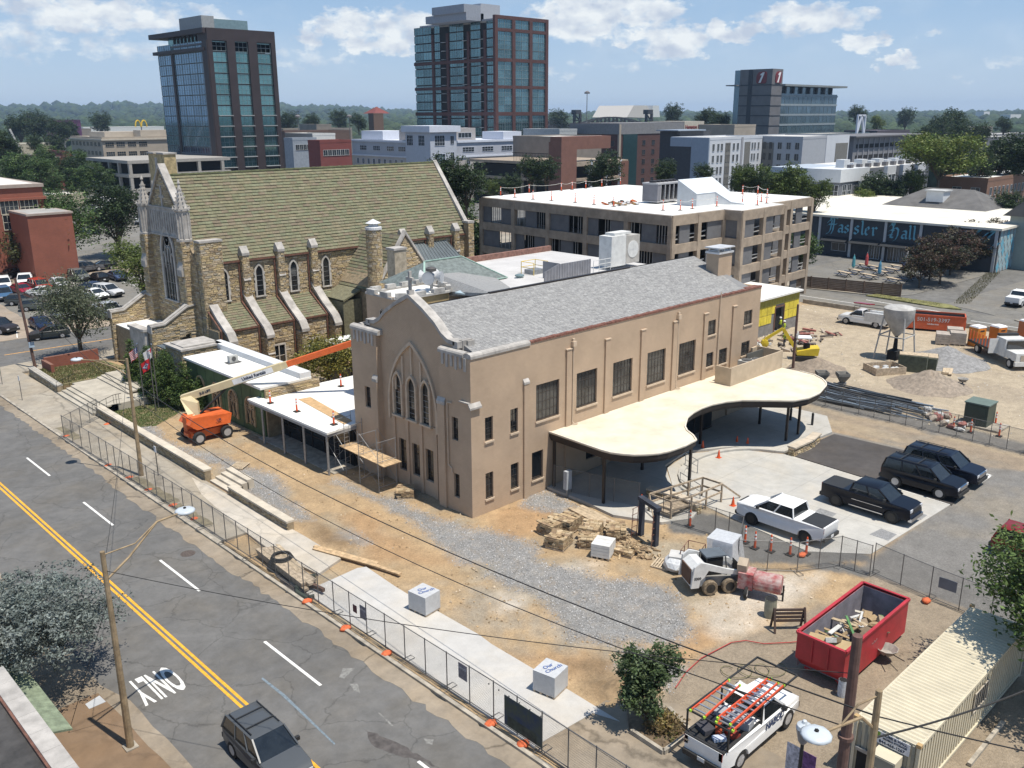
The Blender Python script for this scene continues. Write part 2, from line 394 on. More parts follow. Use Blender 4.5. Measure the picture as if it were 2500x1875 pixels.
def rp_(T,name,me,mt,locs,rz=None,colors=None):
 out=[]
 for i,p in en(locs):
  o=NWO(name,me);LKO(o);o.parent=T;o.location=p
  if rz is not None: o.rotation_euler=(0,0,rz[i]if isinstance(rz,(list,tuple))else rz)
  out.append(o)
 if mt is not None and not me.materials: me.materials.append(mt)
 return out
def tmh(txt,size,depth=.02,bold=0,sx=1.0,spacing=1.0):
 cu=bpy.data.curves.new('t','FONT');cu.body=txt;cu.size=size;cu.extrude=depth/2;cu.offset=bold;cu.align_x='CENTER';cu.align_y='CENTER';cu.space_character=spacing
 cu.resolution_u=3
 ob=NWO('t',cu);LKO(ob);dg=bpy.context.evaluated_depsgraph_get();dg.update()
 me=bpy.data.meshes.new_from_object(ob.evaluated_get(dg));bpy.data.objects.remove(ob)
 for v in me.vertices: v.co.x *= sx
 return me
def put_text(T,name,txt,size,pos,xdir,ydir,mt,depth=.02,bold=0,sx=1.0,label=None):
 me=tmh(txt,size,depth,bold,sx);x=V3(xdir).normalized();y=V3(ydir).normalized();z=x.cross(y)
 M=Matrix((x,y,z)).transposed().to_4x4();M.translation=V3(pos)
 if T is not None and isinstance(T,bpy.types.Object): M.translation=M.translation
 me.transform(M);me.materials.clear();me.materials.append(mt)
 o=NWO(name,me);LKO(o)
 if T is not None: o.parent=T
 if label: o['label']=label
 return o
def wg(mb,o,u,n,Wd,Ht,holes,depth=.15):
 o=V3(o);u=V3(u);n=V3(n);up=V3((0,0,1))
 xs=sorted(set([0,Wd]+[h[0]for h in holes]+[h[2]for h in holes]));zs=sorted(set([0,Ht]+[h[1]for h in holes]+[h[3]for h in holes]))
 P=lambda a,z,d=0: o+u*a+up*z-n*d
 flip=u.cross(up).dot(n) < 0
 def q(*p): mb.quad(*(p[::-1]if flip else p))
 for i in range(len(xs)-1):
  j=0
  while j < len(zs)-1:
   a,b=xs[i],xs[i+1]
   inside=lambda k: any(h[0]<=a+1e-6 and h[2]>=b-1e-6 and h[1]<=zs[k]+1e-6 and h[3]>=zs[k+1]-1e-6 for h in holes)
   if inside(j): j +=1;continue
   k=j
   while k < len(zs)-1 and not inside(k): k +=1
   q(P(a,zs[j]),P(b,zs[j]),P(b,zs[k]),P(a,zs[k]));j=k
 for a0,z0,a1,z1 in holes:
  q(P(a0,z0),P(a0,z1),P(a0,z1,depth),P(a0,z0,depth));q(P(a1,z1),P(a1,z0),P(a1,z0,depth),P(a1,z1,depth))
  q(P(a0,z1),P(a1,z1),P(a1,z1,depth),P(a0,z1,depth));q(P(a1,z0),P(a0,z0),P(a0,z0,depth),P(a1,z0,depth))
def wi(T,o,u,n,a0,z0,a1,z1,cols,rows,fm,gm,depth=.12,fw=.05,mw=.025,sill=None,sm=None,glassy=.02,arch=0,name='window'):
 o=V3(o)-T.location;u=V3(u);n=V3(n);up=V3((0,0,1))
 c=o+u*a0+up*z0-n*depth
 def bar(mb,p0,q0,p1,q1,d0,d1):
  pts=[c+u*p0+up*q0+n*d0,c+u*p1+up*q0+n*d0,c+u*p1+up*q1+n*d0,c+u*p0+up*q1+n*d0]
  mb.extr(pts,n*(d1-d0))
 w,h=a1-a0,z1-z0;F=MB();d=.05
 bar(F,0,0,fw,h,0,d);bar(F,w-fw,0,w,h,0,d);bar(F,fw,0,w-fw,fw,0,d);bar(F,fw,h-fw,w-fw,h,0,d)
 for i in range(1,cols):
  x=w*i/cols;bar(F,x-mw/2,fw,x+mw/2,h-fw,.005,d-.01)
 for i in range(1,rows):
  z=h*i/rows;bar(F,fw,z-mw/2,w-fw,z+mw/2,.007,d-.013)
 f=pt(T,name,F,fm)
 g=MB();pts=[c+n*glassy+up*.0,c+u*w+n*glassy,c+u*w+up*h+n*glassy,c+up*h+n*glassy]
 g.extr(pts,-n*.012);sbp(f,'pane',g,gm)
 if sill:
  s_=MB();b0=o+u*(a0-.06)+up*(z0-sill);s_.extr([b0,b0+u*(w+.12),b0+u*(w+.12)+up*sill,b0+up*sill],n*.09);s_.extr([b0,b0+u*(w+.12),b0+u*(w+.12)+up*sill,b0+up*sill],-n*.1)
  sbp(f,'sill',s_,sm)
 return f
# ---------------------------------------------------------------- ground materials
m_asph=pm_('asphalt',(.15,.146,.14),crack=.3,cs=.5,patch=.2,stain=.25)
m_asph_new=pm_('asphalt_dark',(.088,.08,.076),crack=.0,patch=.22,stain=.25)
m_asph_old=pm_('asphalt_old',(.20,.19,.17),crack=.3,cs=.3,patch=.2,stain=.2)
m_walk=pm_('sidewalk_old',(.36,.32,.26),crack=.35,cs=.16,patch=.22,stain=.25,jx=0,jy=1.6)
m_gutter=pm_('gutter_concrete',(.30,.25,.19),crack=.5,cs=.25,patch=.3,stain=.3)
m_newc=pm_('concrete_new',(.49,.475,.45),crack=0,patch=.09,stain=.13,jx=0,jy=4.4)
m_apron=pm_('concrete_apron',(.46,.445,.41),crack=0,patch=.12,stain=.16,jx=3.7,jy=4.6)
m_drive=pm_('concrete_drive',(.30,.25,.19),crack=.45,cs=.2,patch=.28,stain=.25,jx=0,jy=0)
m_white=mat('road_paint_white',(.72,.71,.67),var=.22,scale=6)
m_yellow=mat('road_paint_yellow',(.72,.36,.03),var=.22,scale=5)
m_stone_w=mat('limestone_trim',(.46,.43,.39),var=.22,scale=1.2,bump=.2)
m_kerb=mat('kerb_concrete',(.36,.32,.26),var=.3,scale=2)
m_ground=vc('site_ground',scale=1.3,var=.2,bump=.8,bscale=26)
m_far=vc('far_ground',scale=.05,var=.2,bump=0,bscale=1.2)
m_grass=vc('grass_blades',scale=3,var=.25,bump=0,bscale=20)
_T=np.random.RandomState(3).rand(64,64)
def vnoise(x,y,f):
 x=x*f;y=y*f;xi=np.floor(x).astype(int);yi=np.floor(y).astype(int);fx=x-xi;fy=y-yi;fx=fx*fx*(3-2*fx);fy=fy*fy*(3-2*fy)
 a=_T[xi%64,yi%64];b=_T[(xi+1)%64,yi%64];c=_T[xi%64,(yi+1)%64];d=_T[(xi+1)%64,(yi+1)%64]
 return (a*(1-fx)+b*fx)*(1-fy)+(c*(1-fx)+d*fx)*fy
def fbm(x,y,f,o=4):
 s=0;a=.5;t=0
 for i in range(o): s=s+a*vnoise(x+i*17.3,y-i*9.1,f);t +=a;a *= .55;f *= 2.07
 return s/t
def poly_sd(X,Y,P):
 P=[(p[0],p[1])for p in P];d=np.full(X.shape,1e9);ins=np.zeros(X.shape,bool)
 for i in range(len(P)):
  ax,ay=P[i];bx,by=P[(i+1)%len(P)];ex,ey=bx-ax,by-ay;L=ex*ex+ey*ey+1e-9
  t=np.clip(((X-ax)*ex+(Y-ay)*ey)/L,0,1);d=np.minimum(d,np.hypot(X-ax-t*ex,Y-ay-t*ey))
  c=((ay>Y)!=(by>Y)) & (X<(bx-ax)*(Y-ay)/(by-ay+1e-12)+ax);ins ^= c
 return np.where(ins,-d,d)
def pg(c,r,pts): return [tuple(KG(c,r,*p)[:2])for p in pts]
GRAV=[
 pg(2,3,[(0,0),(250,30),(430,90),(700,130),(900,190),(1100,195),(1300,260),(1390,350),(1480,400),(1470,480),(1550,530),(1500,620),(1400,670),(1250,710),(1120,715),(960,700),(850,690),(600,640),(560,520),(400,350),(150,250),(0,150)]),
 pg(2,3,[(1060,730),(1300,800),(1500,900),(1440,1020),(1380,1060),(1200,960),(960,900),(1090,830),(1000,760)]),
 pg(1,2,[(690,1000),(860,1075),(1000,1140),(1200,1190),(1500,1330),(1800,1400),(2212,1500),(2212,1659),(1700,1659),(1450,1460),(1250,1300),(1100,1250),(900,1120),(700,1030)]),
 pg(0,2,[(1060,610),(1190,620),(1230,700),(1500,800),(1750,860),(2100,980),(2212,1100),(2212,1330),(2100,1160),(1900,1030),(1700,900),(1600,900),(1400,790),(1100,680)]),
 pg(1,2,[(0,930),(150,1010),(200,1090),(330,1170),(430,1240),(480,1340),(380,1320),(250,1240),(0,1080)]),
 pg(1,2,[(730,1410),(850,1430),(970,1500),(900,1520),(760,1470)]),
 pg(2,2,[(300,1120),(430,1100),(650,1220),(500,1270),(250,1200)]),
]
ASPHG=[pg(2,2,[(1330,1310),(1560,1240),(1900,1330),(2212,1480),(2212,1659),(2060,1659),(1700,1450),(1400,1420)]),
 pg(3,2,[(0,1330),(1020,1600),(1060,1659),(0,1659)]),pg(3,3,[(0,-40),(1000,110),(1000,190),(650,150),(560,60),(120,30)])]
MIX=[pg(2,3,[(-1000,500),(0,150),(560,520),(850,700),(960,800),(400,800),(100,700),(0,600)]),pg(1,3,[(1250,250),(1700,230),(2212,330),(2212,780),(1900,600),(1650,560),(1500,420)])]
WHITE=[pg(3,3,[(-150,430),(60,260),(100,160),(650,150),(560,260),(430,330),(360,400),(260,480),(60,600),(-120,640),(-260,520)]),
 pg(2,3,[(1600,430),(1750,330),(1900,300),(2000,420),(2000,560),(1850,580),(1700,500)]),pg(2,3,[(600,110),(700,80),(840,90),(830,130),(700,135)]),pg(2,3,[(0,330),(90,300),(220,340),(180,410),(60,420)])]
ORANGE=[pg(2,3,[(1350,700),(1560,540),(1700,520),(1850,620),(1700,700),(1400,880),(1250,760)]),pg(2,2,[(0,1260),(330,1150),(560,1200),(500,1300),(350,1420),(120,1500),(0,1400)]),
 pg(1,2,[(900,1250),(1300,1560),(1500,1600),(1780,1659),(1000,1659),(700,1300)]),pg(2,3,[(100,760),(700,770),(900,900),(500,980)])]
BROWN=[pg(2,3,[(680,1000),(950,980),(1060,1100),(1050,1200),(850,1150)]),pg(1,2,[(480,1350),(720,1420),(900,1500),(700,1560),(560,1500)]),pg(2,3,[(550,850),(900,830),(1000,1000),(700,960)])]
DUST=[(73,-30),(112,-30),(112,58),(98,62),(84,60),(80,50),(73,42)]
TRACK=[(66.2,16),(72.2,16),(72.2,44),(67.2,44)]
LOT=[(45.6,-30),(71,-30),(71,12),(67,20),(66.3,31.5),(58.2,30),(58.2,19.6),(45.6,19.4)]
DRIVE=pg(2,3,[(1380,1060),(1500,930),(1640,760),(1900,660),(2212,560)])+[(40.7,19.0),(41.5,17.6),(45.6,18.6),(45.6,-30),(21.5,-30),(21.5,20),(24,20.5)]
def soil(X,Y):
 wx=(fbm(X,Y,.55)-.5)*2.2+(fbm(X,Y,2.2)-.5)*.7;wy=(fbm(X+50,Y+9,.55)-.5)*2.2+(fbm(X+9,Y+31,2.2)-.5)*.7
 XX,YY=X+wx*.55,Y+wy*.55
 def w(polys,soft=.35):
  s=np.zeros(X.shape)
  for P in polys: s=np.maximum(s,np.clip(.5-poly_sd(XX,YY,P)/soft,0,1))
  return s
 n1=fbm(X,Y,.35)[...,None];n2=fbm(X+7,Y+7,1.4)[...,None]
 c=np.array([.40,.285,.165])*(1-.5*(n1-.5)*2*.5)*(1-(n2-.5)*.35)
 c=c+(np.array([.36,.31,.23])-c)*np.clip((n1-.5)*3.2,0,.8)
 def lay(c,col,m,k=1): m=(m*k)[...,None];return c*(1-m)+np.array(col)*m*(1-(n2-.5)*.25)
 c=lay(c,(.40,.255,.135),w(ORANGE,1.2),.85);c=lay(c,(.30,.27,.22),w(MIX,1.5),.65*np.clip((fbm(X,Y,1.1)-.3)*3,0,1));c=lay(c,(.22,.15,.085),w(BROWN,1.0),.85)
 gsoft=np.clip(w(GRAV,1.1)*1.0+(fbm(X,Y,3.1)-.5)*1.2*w(GRAV,1.6),0,1)
 c=lay(c,(.265,.26,.25),gsoft)
 c=lay(c,(.55,.49,.41),np.clip(w(WHITE,1.4)*(.35+1.1*fbm(X,Y,.9)),0,1),.9)
 c=lay(c,(.16,.155,.145),w(ASPHG,.3))
 d=np.clip(.5-poly_sd(X,Y,DRIVE)/.25,0,1);c=lay(c,(.29,.235,.17),d);
 lot=np.clip(.5-poly_sd(X,Y,LOT)/.5,0,1);c=lay(c,(.205,.195,.18),lot);c=lay(c,(.30,.255,.19),lot*np.clip((fbm(X,Y,.22)-.56)*5,0,1),.6)
 dm=np.clip(.5-poly_sd(XX,YY,DUST)/1.5,0,1);c=lay(c,(.43,.355,.255),dm);c=lay(c,(.33,.27,.20),dm*np.clip((fbm(X,Y*.35,.35)-.52)*6,0,1),.6)
 tk=np.clip(.5-poly_sd(XX,YY,TRACK)/1.2,0,1);c=lay(c,(.20,.185,.165),tk,.55);c=lay(c,(.38,.30,.20),tk*np.clip((fbm(X*1.2,Y*.18,.5)-.4)*4,0,1),.8)
 far=np.clip(.5-poly_sd(XX,YY,[(71.6,-30),(74.5,-30),(74.5,23),(74.6,32),(78,34),(80,44),(71.6,44)])/.8,0,1);c=lay(c,(.17,.165,.155),far*.9)
 flat=np.maximum.reduce([w(ASPHG,.3),d,lot])
 return c,flat,gsoft
def sheet(name,x0,x1,y0,y1,st,mt,f,skip=None):
 xs=np.arange(x0,x1+1e-6,st);ys=np.arange(y0,y1+1e-6,st);X,Y=np.meshgrid(xs,ys,indexing='ij')
 col,Z=f(X,Y);nx,ny=X.shape
 me=bpy.data.meshes.new(name);idx=np.arange(nx*ny).reshape(nx,ny)
 F=np.stack([idx[:-1,:-1],idx[1:,:-1],idx[1:,1:],idx[:-1,1:]],-1).reshape(-1,4)
 if skip is not None:
  cxm=(X[:-1,:-1]+st/2).ravel();cym=(Y[:-1,:-1]+st/2).ravel();keep=np.array([not skip(a,b)for a,b in zip(cxm,cym)]);F=F[keep]
 V=np.stack([X,Y,Z],-1).reshape(-1,3)
 me.vertices.add(len(V));me.vertices.foreach_set('co',V.ravel());me.loops.add(len(F)*4);me.loops.foreach_set('vertex_index',F.ravel())
 me.polygons.add(len(F));me.polygons.foreach_set('loop_start',np.arange(len(F))*4);me.update();me.validate()
 ca=me.color_attributes.new('Col','FLOAT_COLOR','POINT');C4=np.concatenate([col.reshape(-1,3),np.ones((len(V),1))],1);ca.data.foreach_set('color',C4.ravel().astype(np.float32))
 me.polygons.foreach_set('use_smooth',[True]*len(me.polygons))
 o=link(name,me,mt);o['kind']='structure';return o
def site_f(X,Y):
 c,flat,gs=soil(X,Y)
 Z=((fbm(X,Y,.8)-.5)*.09+(fbm(X,Y,3.)-.5)*.05)*(1-flat)*(1-.5*gs)
 br=np.zeros(X.shape)
 for P in BROWN: br=np.maximum(br,np.clip(.5-poly_sd(X,Y,P)/1.2,0,1))
 Z=Z+br*(fbm(X,Y,1.6)-.25)*.5
 return c,Z-.012
sheet('construction_ground',21.9,72.9,-6,96,.25,m_ground,site_f)
sheet('dusty_lot_ground',72.9,112.4,-30,62,.5,m_ground,site_f)
def far_f(X,Y):
 r=np.hypot(X,Y);a=np.arctan2(Y,X)
 n=fbm(X,Y,.004);n2=fbm(X,Y,.02)
 urb=np.clip(1.4-r/900.,0,1)[...,None]
 g=np.array([.035,.058,.022])*(1+.5*(n2[...,None]-.5));u=np.array([.15,.145,.135])*(1+.4*(n2[...,None]-.5));tan=np.array([.20,.17,.12])
 c=g*(1-urb)+u*urb;patch=np.clip((n-.60)*9,0,1)[...,None]*np.clip(1.2-r/2600,0,.7)[...,None];c=c*(1-patch)+tan*patch
 return c,np.zeros(X.shape)-11.0-np.clip((r-900)/1500,0,1)*-8
sheet('terrain',-1600,6400,-2600,6600,50,m_far,far_f)
def land_f(X,Y):
 c,Z=far_f(X,Y);return c,Z*0-.06-np.clip((X-165)/90,0,1)*6-np.clip((Y-320)/60,0,1)*4
sheet('city_ground',-200,900,-300,900,10,m_far,land_f)
# ---------------------------------------------------------------- street in front
def slab(name,poly,mt,z0=-.3,z1=.004,**k):
 b=MB();b.prism(poly,z0,z1);return stc(name,b,mt,**k)
def wob(pts,amp=.12,st=.7,seed=1):
 rnd=random.Random(seed);out=[]
 for i in range(len(pts)):
  a=V3(pts[i]).to_2d();b=V3(pts[(i+1)%len(pts)]).to_2d();L=(b-a).length;k=max(1,int(L/st))
  for j in range(k):
   p=a.lerp(b,j/k);out.append((p.x+rnd.uniform(-amp,amp),p.y+rnd.uniform(-amp,amp))if j else tuple(p))
 return out
slab('street',[(-30,-30),(20.95,-30),(20.95,97),(22.5,99),(26,100.3),(180,90.),(180,101),(40,107),(27,112),(21,114),(21,300),(4,300),(4,110),(-30,112)],m_asph)
b=MB()
for y0,y1,x0 in ((-10,43,20.65),(43,62,20.55),(62,97,20.75)):
 b.prism(wob([(x0,y0),(21.6,y0),(21.6,y1),(x0,y1)],.16,.5,int(y0)),-.2,.012)
stc('gutter_strip',b,m_gutter)
b=MB();b.prism([(21.55,-6),(22.0,-6),(22.0,14),(22.15,30),(21.9,60),(21.7,97.5),(22.6,99.2),(24.2,100.1),(24.2,99.9),(22.9,98.9),(22.0,97.2),(22.2,60),(22.4,30),(22.3,14),(22.25,-6)][:1]+[(21.55,-6),(21.75,-6),(21.75,97.4),(22.7,99.2),(27,100.4),(27,100.2),(22.8,98.9),(21.95,97),(21.95,-6)],-.1,.13);
b=MB();b.prism([(21.55,-6),(21.75,-6),(21.75,96.6),(21.55,96.6)],-.1,.13)
stc('kerb',b,m_kerb)
slab('pavement_near',wob([(-30,-30),(11.75,-30),(11.7,36),(11.2,38),(11.2,95),(-30,95)],.05,1.2,4),m_gutter,z1=.10)
b=MB();b.prism(wob([(6,27),(11.2,27.5),(10.9,37.5),(6,37.5)],.05,1,5),-.1,.108);stc('brown_pad',b,pm_('brown_pad',(.22,.15,.095),crack=.2,cs=.2,patch=.2,stain=.2))
slab('sidewalk_old',[(21.75,47.5),(25.55,47.5),(25.5,99.0),(22.6,98.5),(21.75,96.5)],m_walk,z1=.14)
slab('sidewalk_corner',[(22.0,96.6),(60,92.5),(60,97.5),(27.5,100.0),(23.2,99.6)],m_walk,z1=.132)
slab('sidewalk_new',[(22.1,21.6)]+pg(2,3,[(780,1245),(990,1310),(600,1070),(400,950),(0,712)])+pg(1,3,[(1800,640),(1290,350),(1150,265),(930,115),(860,125),(650,220),(510,280)])+[(22.25,40.4)],m_newc,z1=.075)
slab('sidewalk_dusty',[tuple(KG(*q)[:2])for q in((0,2,1480,1010),(0,2,1900,1215),(1,2,120,1275),(1,2,470,1475),(1,3,735,60),(1,3,560,180),(0,3,2120,20),(0,2,1850,1400),(0,2,1560,1150))],pm_('dusty_concrete',(.50,.455,.39),crack=.2,cs=.3,patch=.12,stain=.2),z1=.15)
slab('driveway_slab',[(22.1,9),(28.8,9),(28.6,19.2),(26.6,21.55),(22.1,21.55)],m_drive,z1=.05)
b=MB()
for Y0,Y1 in ((50,54.5),(54.8,61),(72,76)): b.prism(wob([(21.95,Y0),(22.7,Y0),(22.6,Y1),(21.95,Y1)],.12,.5,int(Y0)),.1,.148)
stc('verge_soil',b,mat('verge_soil',(.20,.17,.11),var=.3,scale=3))
# ---------------------------------------------------------------- concrete apron in front of the canopy
apr=[(45.7,22.4),(48.0,19.7),(58.25,19.2),(58.7,25.4),(59.05,31.3),(57.3,34.6),(54,36.6),(50.5,36.0),(47.9,33.6),(46.8,30.0)]
slab('concrete_apron',apr,m_apron,z1=.03)
slab('porch_slab',[(36.0,39.46),(36.6,38.6),(39.9,36.6),(41.3,33.4),(42.6,30.6),(44.4,29.6),(46.9,30.4),(48.0,33.8),(50.5,36.2),(54,36.8),(57.4,34.8),(59.1,31.6),(65.8,31.2),(69.2,33.4),(69.2,39.46)][3:]+[(41.6,39.46),(41.6,36.2)],m_apron,z1=.17)
slab('asphalt_patch',[(59.15,31.4),(65.75,31.0),(66.1,25.5),(65.7,19.9),(58.35,19.1),(58.8,25.4)],m_asph_new,z1=.045)
slab('gravel_trench_drain',pg(3,2,[(1110,1395),(1230,1440),(1165,1490),(1020,1440)]),mat('drain_gravel',(.24,.24,.24),var=.35,scale=14),z1=.036)
for i,P in en(([(640,1238),(765,1280),(735,1305),(590,1268)],[(1375,1262),(1465,1292),(1415,1330),(1330,1300)])):
 slab('gravel_strip',pg(3,2,P),mat('drain_gravel',(.24,.24,.24)),z1=.036)
b=MB()
for P in ([(1880,955),(1966,982),(1960,990),(1880,963)],[(1958,982),(1966,985),(1880,1045),(1872,1040)],[(1665,1105),(1742,1130),(1736,1136),(1660,1111)],[(1890,985),(1935,975),(1938,980),(1893,990)],[(1890,1000),(1948,985),(1948,991),(1890,1007)]):
 b.prism(pg(3,2,P),.0,.017)
b.prism([(58.28,19.2),(58.36,19.2),(58.75,25.4),(58.67,25.4)],.03,.036)
stc('parking_lines',b,m_white)
# ---------------------------------------------------------------- road markings of the main street
b=MB()
for x0,x1 in ((14.93,15.07),(15.19,15.33)):
 b.prism([(x0,-20),(x1,-20),(x1,92),(x0,92)],.0,.009)
stc('yellow_centre_line',b,m_yellow)
b=MB();b.prism([(26.5,105.1),(180,96.2),(180,96.4),(26.5,105.3)],0,.009);b.prism([(24,114.2),(24.2,114.2),(24.2,240),(24,240)],-.2,-.1);stc('side_street_centre_line',b,mat('road_paint_orange',(.62,.32,.08),var=.3,scale=4))
b=MB()
for y in (70.8-4.9,59.4-4.87,47.9-4.9,36.08-4.86,24.2-4.9,12.4-4.9):
 x=18.16+(.04 if y>50 else.14);b.prism([(x-.07,y),(x+.07,y),(x+.07,y+4.95),(x-.07,y+4.95)],0,.009)
stc('white_lane_dashes',b,m_white)
tm=tmh('ONLY',1.0,.008,.02)
P0=KG(0,3,1205,1010);tmx=[v.co.x for v in tm.vertices];tmy=[v.co.y for v in tm.vertices];w_,h_=max(tmx)-min(tmx),max(tmy)-min(tmy)
for v in tm.vertices:
 v.co=V3((P0.x-v.co.x*(2.0/w_)*-1*-1,P0.y-v.co.y*(2.35/h_),.009+v.co.z))
tm.materials.clear();o=link('only_marking',tm,m_white);o['kind']='structure'
b=MB();b.lathe([(0,.012),(.42,.012),(.42,.0)],KG(0,2,1450,1585),20);stc('manhole_cover',b,mat('manhole_iron',(.09,.07,.06),var=.3,scale=9))
b=MB();b.prism(pg(0,3,[(660,1185),(770,1118),(820,1165),(690,1222)]),.1,.125);stc('utility_cover',b,mat('cover_grey',(.40,.41,.42),var=.1))
b=MB()
for P in ([(130,960),(300,1090),(690,1470),(683,1482),(290,1112),(120,972)],): b.prism(pg(1,3,P),0,.008)
stc('blue_survey_line',b,mat('survey_blue',(.16,.20,.23),var=.3,scale=8))
b=MB()
for seed,P in en(([(720,960),(750,890),(840,890),(760,970)],[(800,1010),(860,1010),(885,1085),(830,1060)],[(1020,1230),(1060,1260),(1140,1335),(1120,1335)],[(1370,1430),(1450,1440),(1440,1480),(1390,1470)])):
 b.prism(wob(pg(1,3,P),.04,.15,seed),0,.0075)
stc('road_scuffs',b,mat('road_scuff',(.21,.205,.19),var=.3,scale=7))
b=MB();
for seed,P in en(([(200,130),(380,380),(470,480),(420,300),(300,150)],[(1500,1659),(1200,1480),(900,1350),(1000,1500)])): b.prism(wob(pg(1,3,P),.08,.3,seed),0,.0065)
stc('tar_stain',b,mat('tar_stain',(.085,.075,.07),var=.35,scale=3))
# ---------------------------------------------------------------- back streets
slab('back_street',[(112.6,-60),(118.0,-60),(121.4,20),(121.6,66),(121.6,160),(112.0,160)],m_asph_old,z1=.0)
slab('beer_garden_drive',[(121.4,20),(119,30),(119.6,34),(122.2,39),(123.6,42),(124.5,45.2),(150,44),(200,40),(200,-60),(118,-60)],m_asph_old,z1=-.02)
slab('beer_garden_patio',[(125.2,52.4),(124.6,66),(134,73),(152,73),(155,50),(150,49.8),(128,51)],m_asph_old,z1=.02)
b=MB();b.prism([(121.7,160),(121.7,66),(123.5,55.4),(124.6,66),(134,74),(134,160)],-.2,.06);stc('corner_pavement',b,m_walk)
b=MB();b.prism([(112.45,-40),(112.65,-40),(112.0,59),(111.8,59)],-.2,.55);stc('site_kerb_wall',b,m_kerb)
b=MB();b.prism([(122.6,55.3),(124.5,54.6),(124.3,47),(124.2,44.6),(122.3,42.3),(121.3,44.5),(122.2,50)],-.2,.12);stc('verge_island',b,mat('dry_grass',(.20,.19,.07),var=.4,scale=1.5))
b=MB();b.prism([(119.0,-60),(119.8,-60),(122,33.5),(120.2,35.3),(119.4,34)],-.2,.11);stc('kerb_island',b,m_walk)
b=MB();b.prism([(118.9,43),(119.1,43),(120.0,54),(119.8,54)],0,.01);b.prism([(116.2,30),(116.35,30),(116.5,39),(116.35,39)],0,.01);b.prism([(116.4,54),(116.55,54),(116.6,62),(116.45,62)],0,.01)
b.prism([(115.9,10),(116.05,10),(116.2,27),(116.05,27)],0,.01);stc('back_street_lines',b,m_white)
slab('car_park',[(24,112.5),(150,105),(150,190),(45,172),(24,172)],pm_('car_park_concrete',(.34,.28,.22),crack=.4,cs=.12,patch=.25,stain=.2),z1=-.01)
slab('car_park_asphalt',wob([(34,119),(52,117),(58,124),(58,150),(35,150)],.3,2,3),m_asph_old,z1=-.004)
slab('back_road',[(24,172.2),(45,172.2),(60,160.5),(105,158),(140,165),(140,172),(66,178),(72,215),(110,300),(96,300),(60,200),(52,178),(24,181)],m_asph_old,z1=.0)
slab('second_car_park',[(66,185),(105,180),(135,240),(130,290),(95,290),(78,240)],m_asph_old,z1=-.016)
b=MB()
for i in range(9):
 x=30+i*3.1;b.prism([(x,112.8),(x+.12,112.8),(x+1.8,119),(x+1.68,119)],-.02,.003)
for i in range(11):
 x=36+i*2.9;b.prism([(x,136),(x+.12,136),(x+.12,146),(x,146)],-.02,.005)
stc('car_park_lines',b,m_white)
def rubble(name,n,x0,x1,y0,y1,s0,s1,cols,seed,dens):
 r=np.random.RandomState(seed);X=r.uniform(x0,x1,n*4);Y=r.uniform(y0,y1,n*4);k=r.rand(n*4) < dens(X,Y);X,Y=X[k][:n],Y[k][:n];N=len(X);s_=s0+(s1-s0)*r.rand(N)**4
 V=np.array([(1,0,0),(-.3,.9,.1),(-.5,-.8,0),(.1,.1,.9),(.2,0,-.4)])[None]*s_[:,None,None]*r.uniform(.6,1.4,(N,5,3));a=r.uniform(0,6.28,N);c_,n_=np.cos(a)[:,None],np.sin(a)[:,None]
 x,y=V[:,:,0]*c_-V[:,:,1]*n_,V[:,:,0]*n_+V[:,:,1]*c_;V[:,:,0],V[:,:,1]=x+X[:,None],y+Y[:,None];V[:,:,2] +=s_[:,None]*.1;F=(np.array([(0,1,3),(1,2,3),(2,0,3)])[None]+np.arange(N)[:,None,None]*5).reshape(-1,3)
 me=bpy.data.meshes.new(name);me.vertices.add(N*5);me.vertices.foreach_set('co',V.ravel());me.loops.add(len(F)*3);me.loops.foreach_set('vertex_index',F.ravel().astype(np.int32));me.polygons.add(len(F));me.polygons.foreach_set('loop_start',np.arange(len(F))*3);me.update()
 ca=me.color_attributes.new('Col','FLOAT_COLOR','POINT');q=np.ones((N*5,4));q[:,:3]=np.repeat(np.array(cols)[r.randint(len(cols),size=N)]*r.uniform(.6,1.3,(N,1)),5,0);ca.data.foreach_set('color',q.ravel().astype(np.float32));o=link(name,me,vc('rubble_mix',bump=0,var=.05));o['kind']='stuff'
def dgrav(X,Y): c,f,g=soil(X,Y);return np.clip(g*1.2,0,1)
def ddirt(X,Y): c,f,g=soil(X,Y);return np.clip((1-f)*(1-g)*(fbm(X,Y,.5)-.3)*2,0,1)
rubble('crushed_stone',60000,23,48,19,75,.025,.06,[(.33,.33,.33),(.22,.22,.22),(.42,.41,.40),(.27,.26,.25)],1,dgrav)
rubble('dirt_clods',6500,26,46,18.5,78,.02,.10,[(.40,.28,.16),(.30,.21,.12),(.45,.36,.26),(.35,.25,.14)],2,ddirt);rubble('lot_rubble',3500,73,111,15,60,.03,.13,[(.45,.38,.28),(.36,.32,.27),(.5,.46,.4)],3,ddirt)
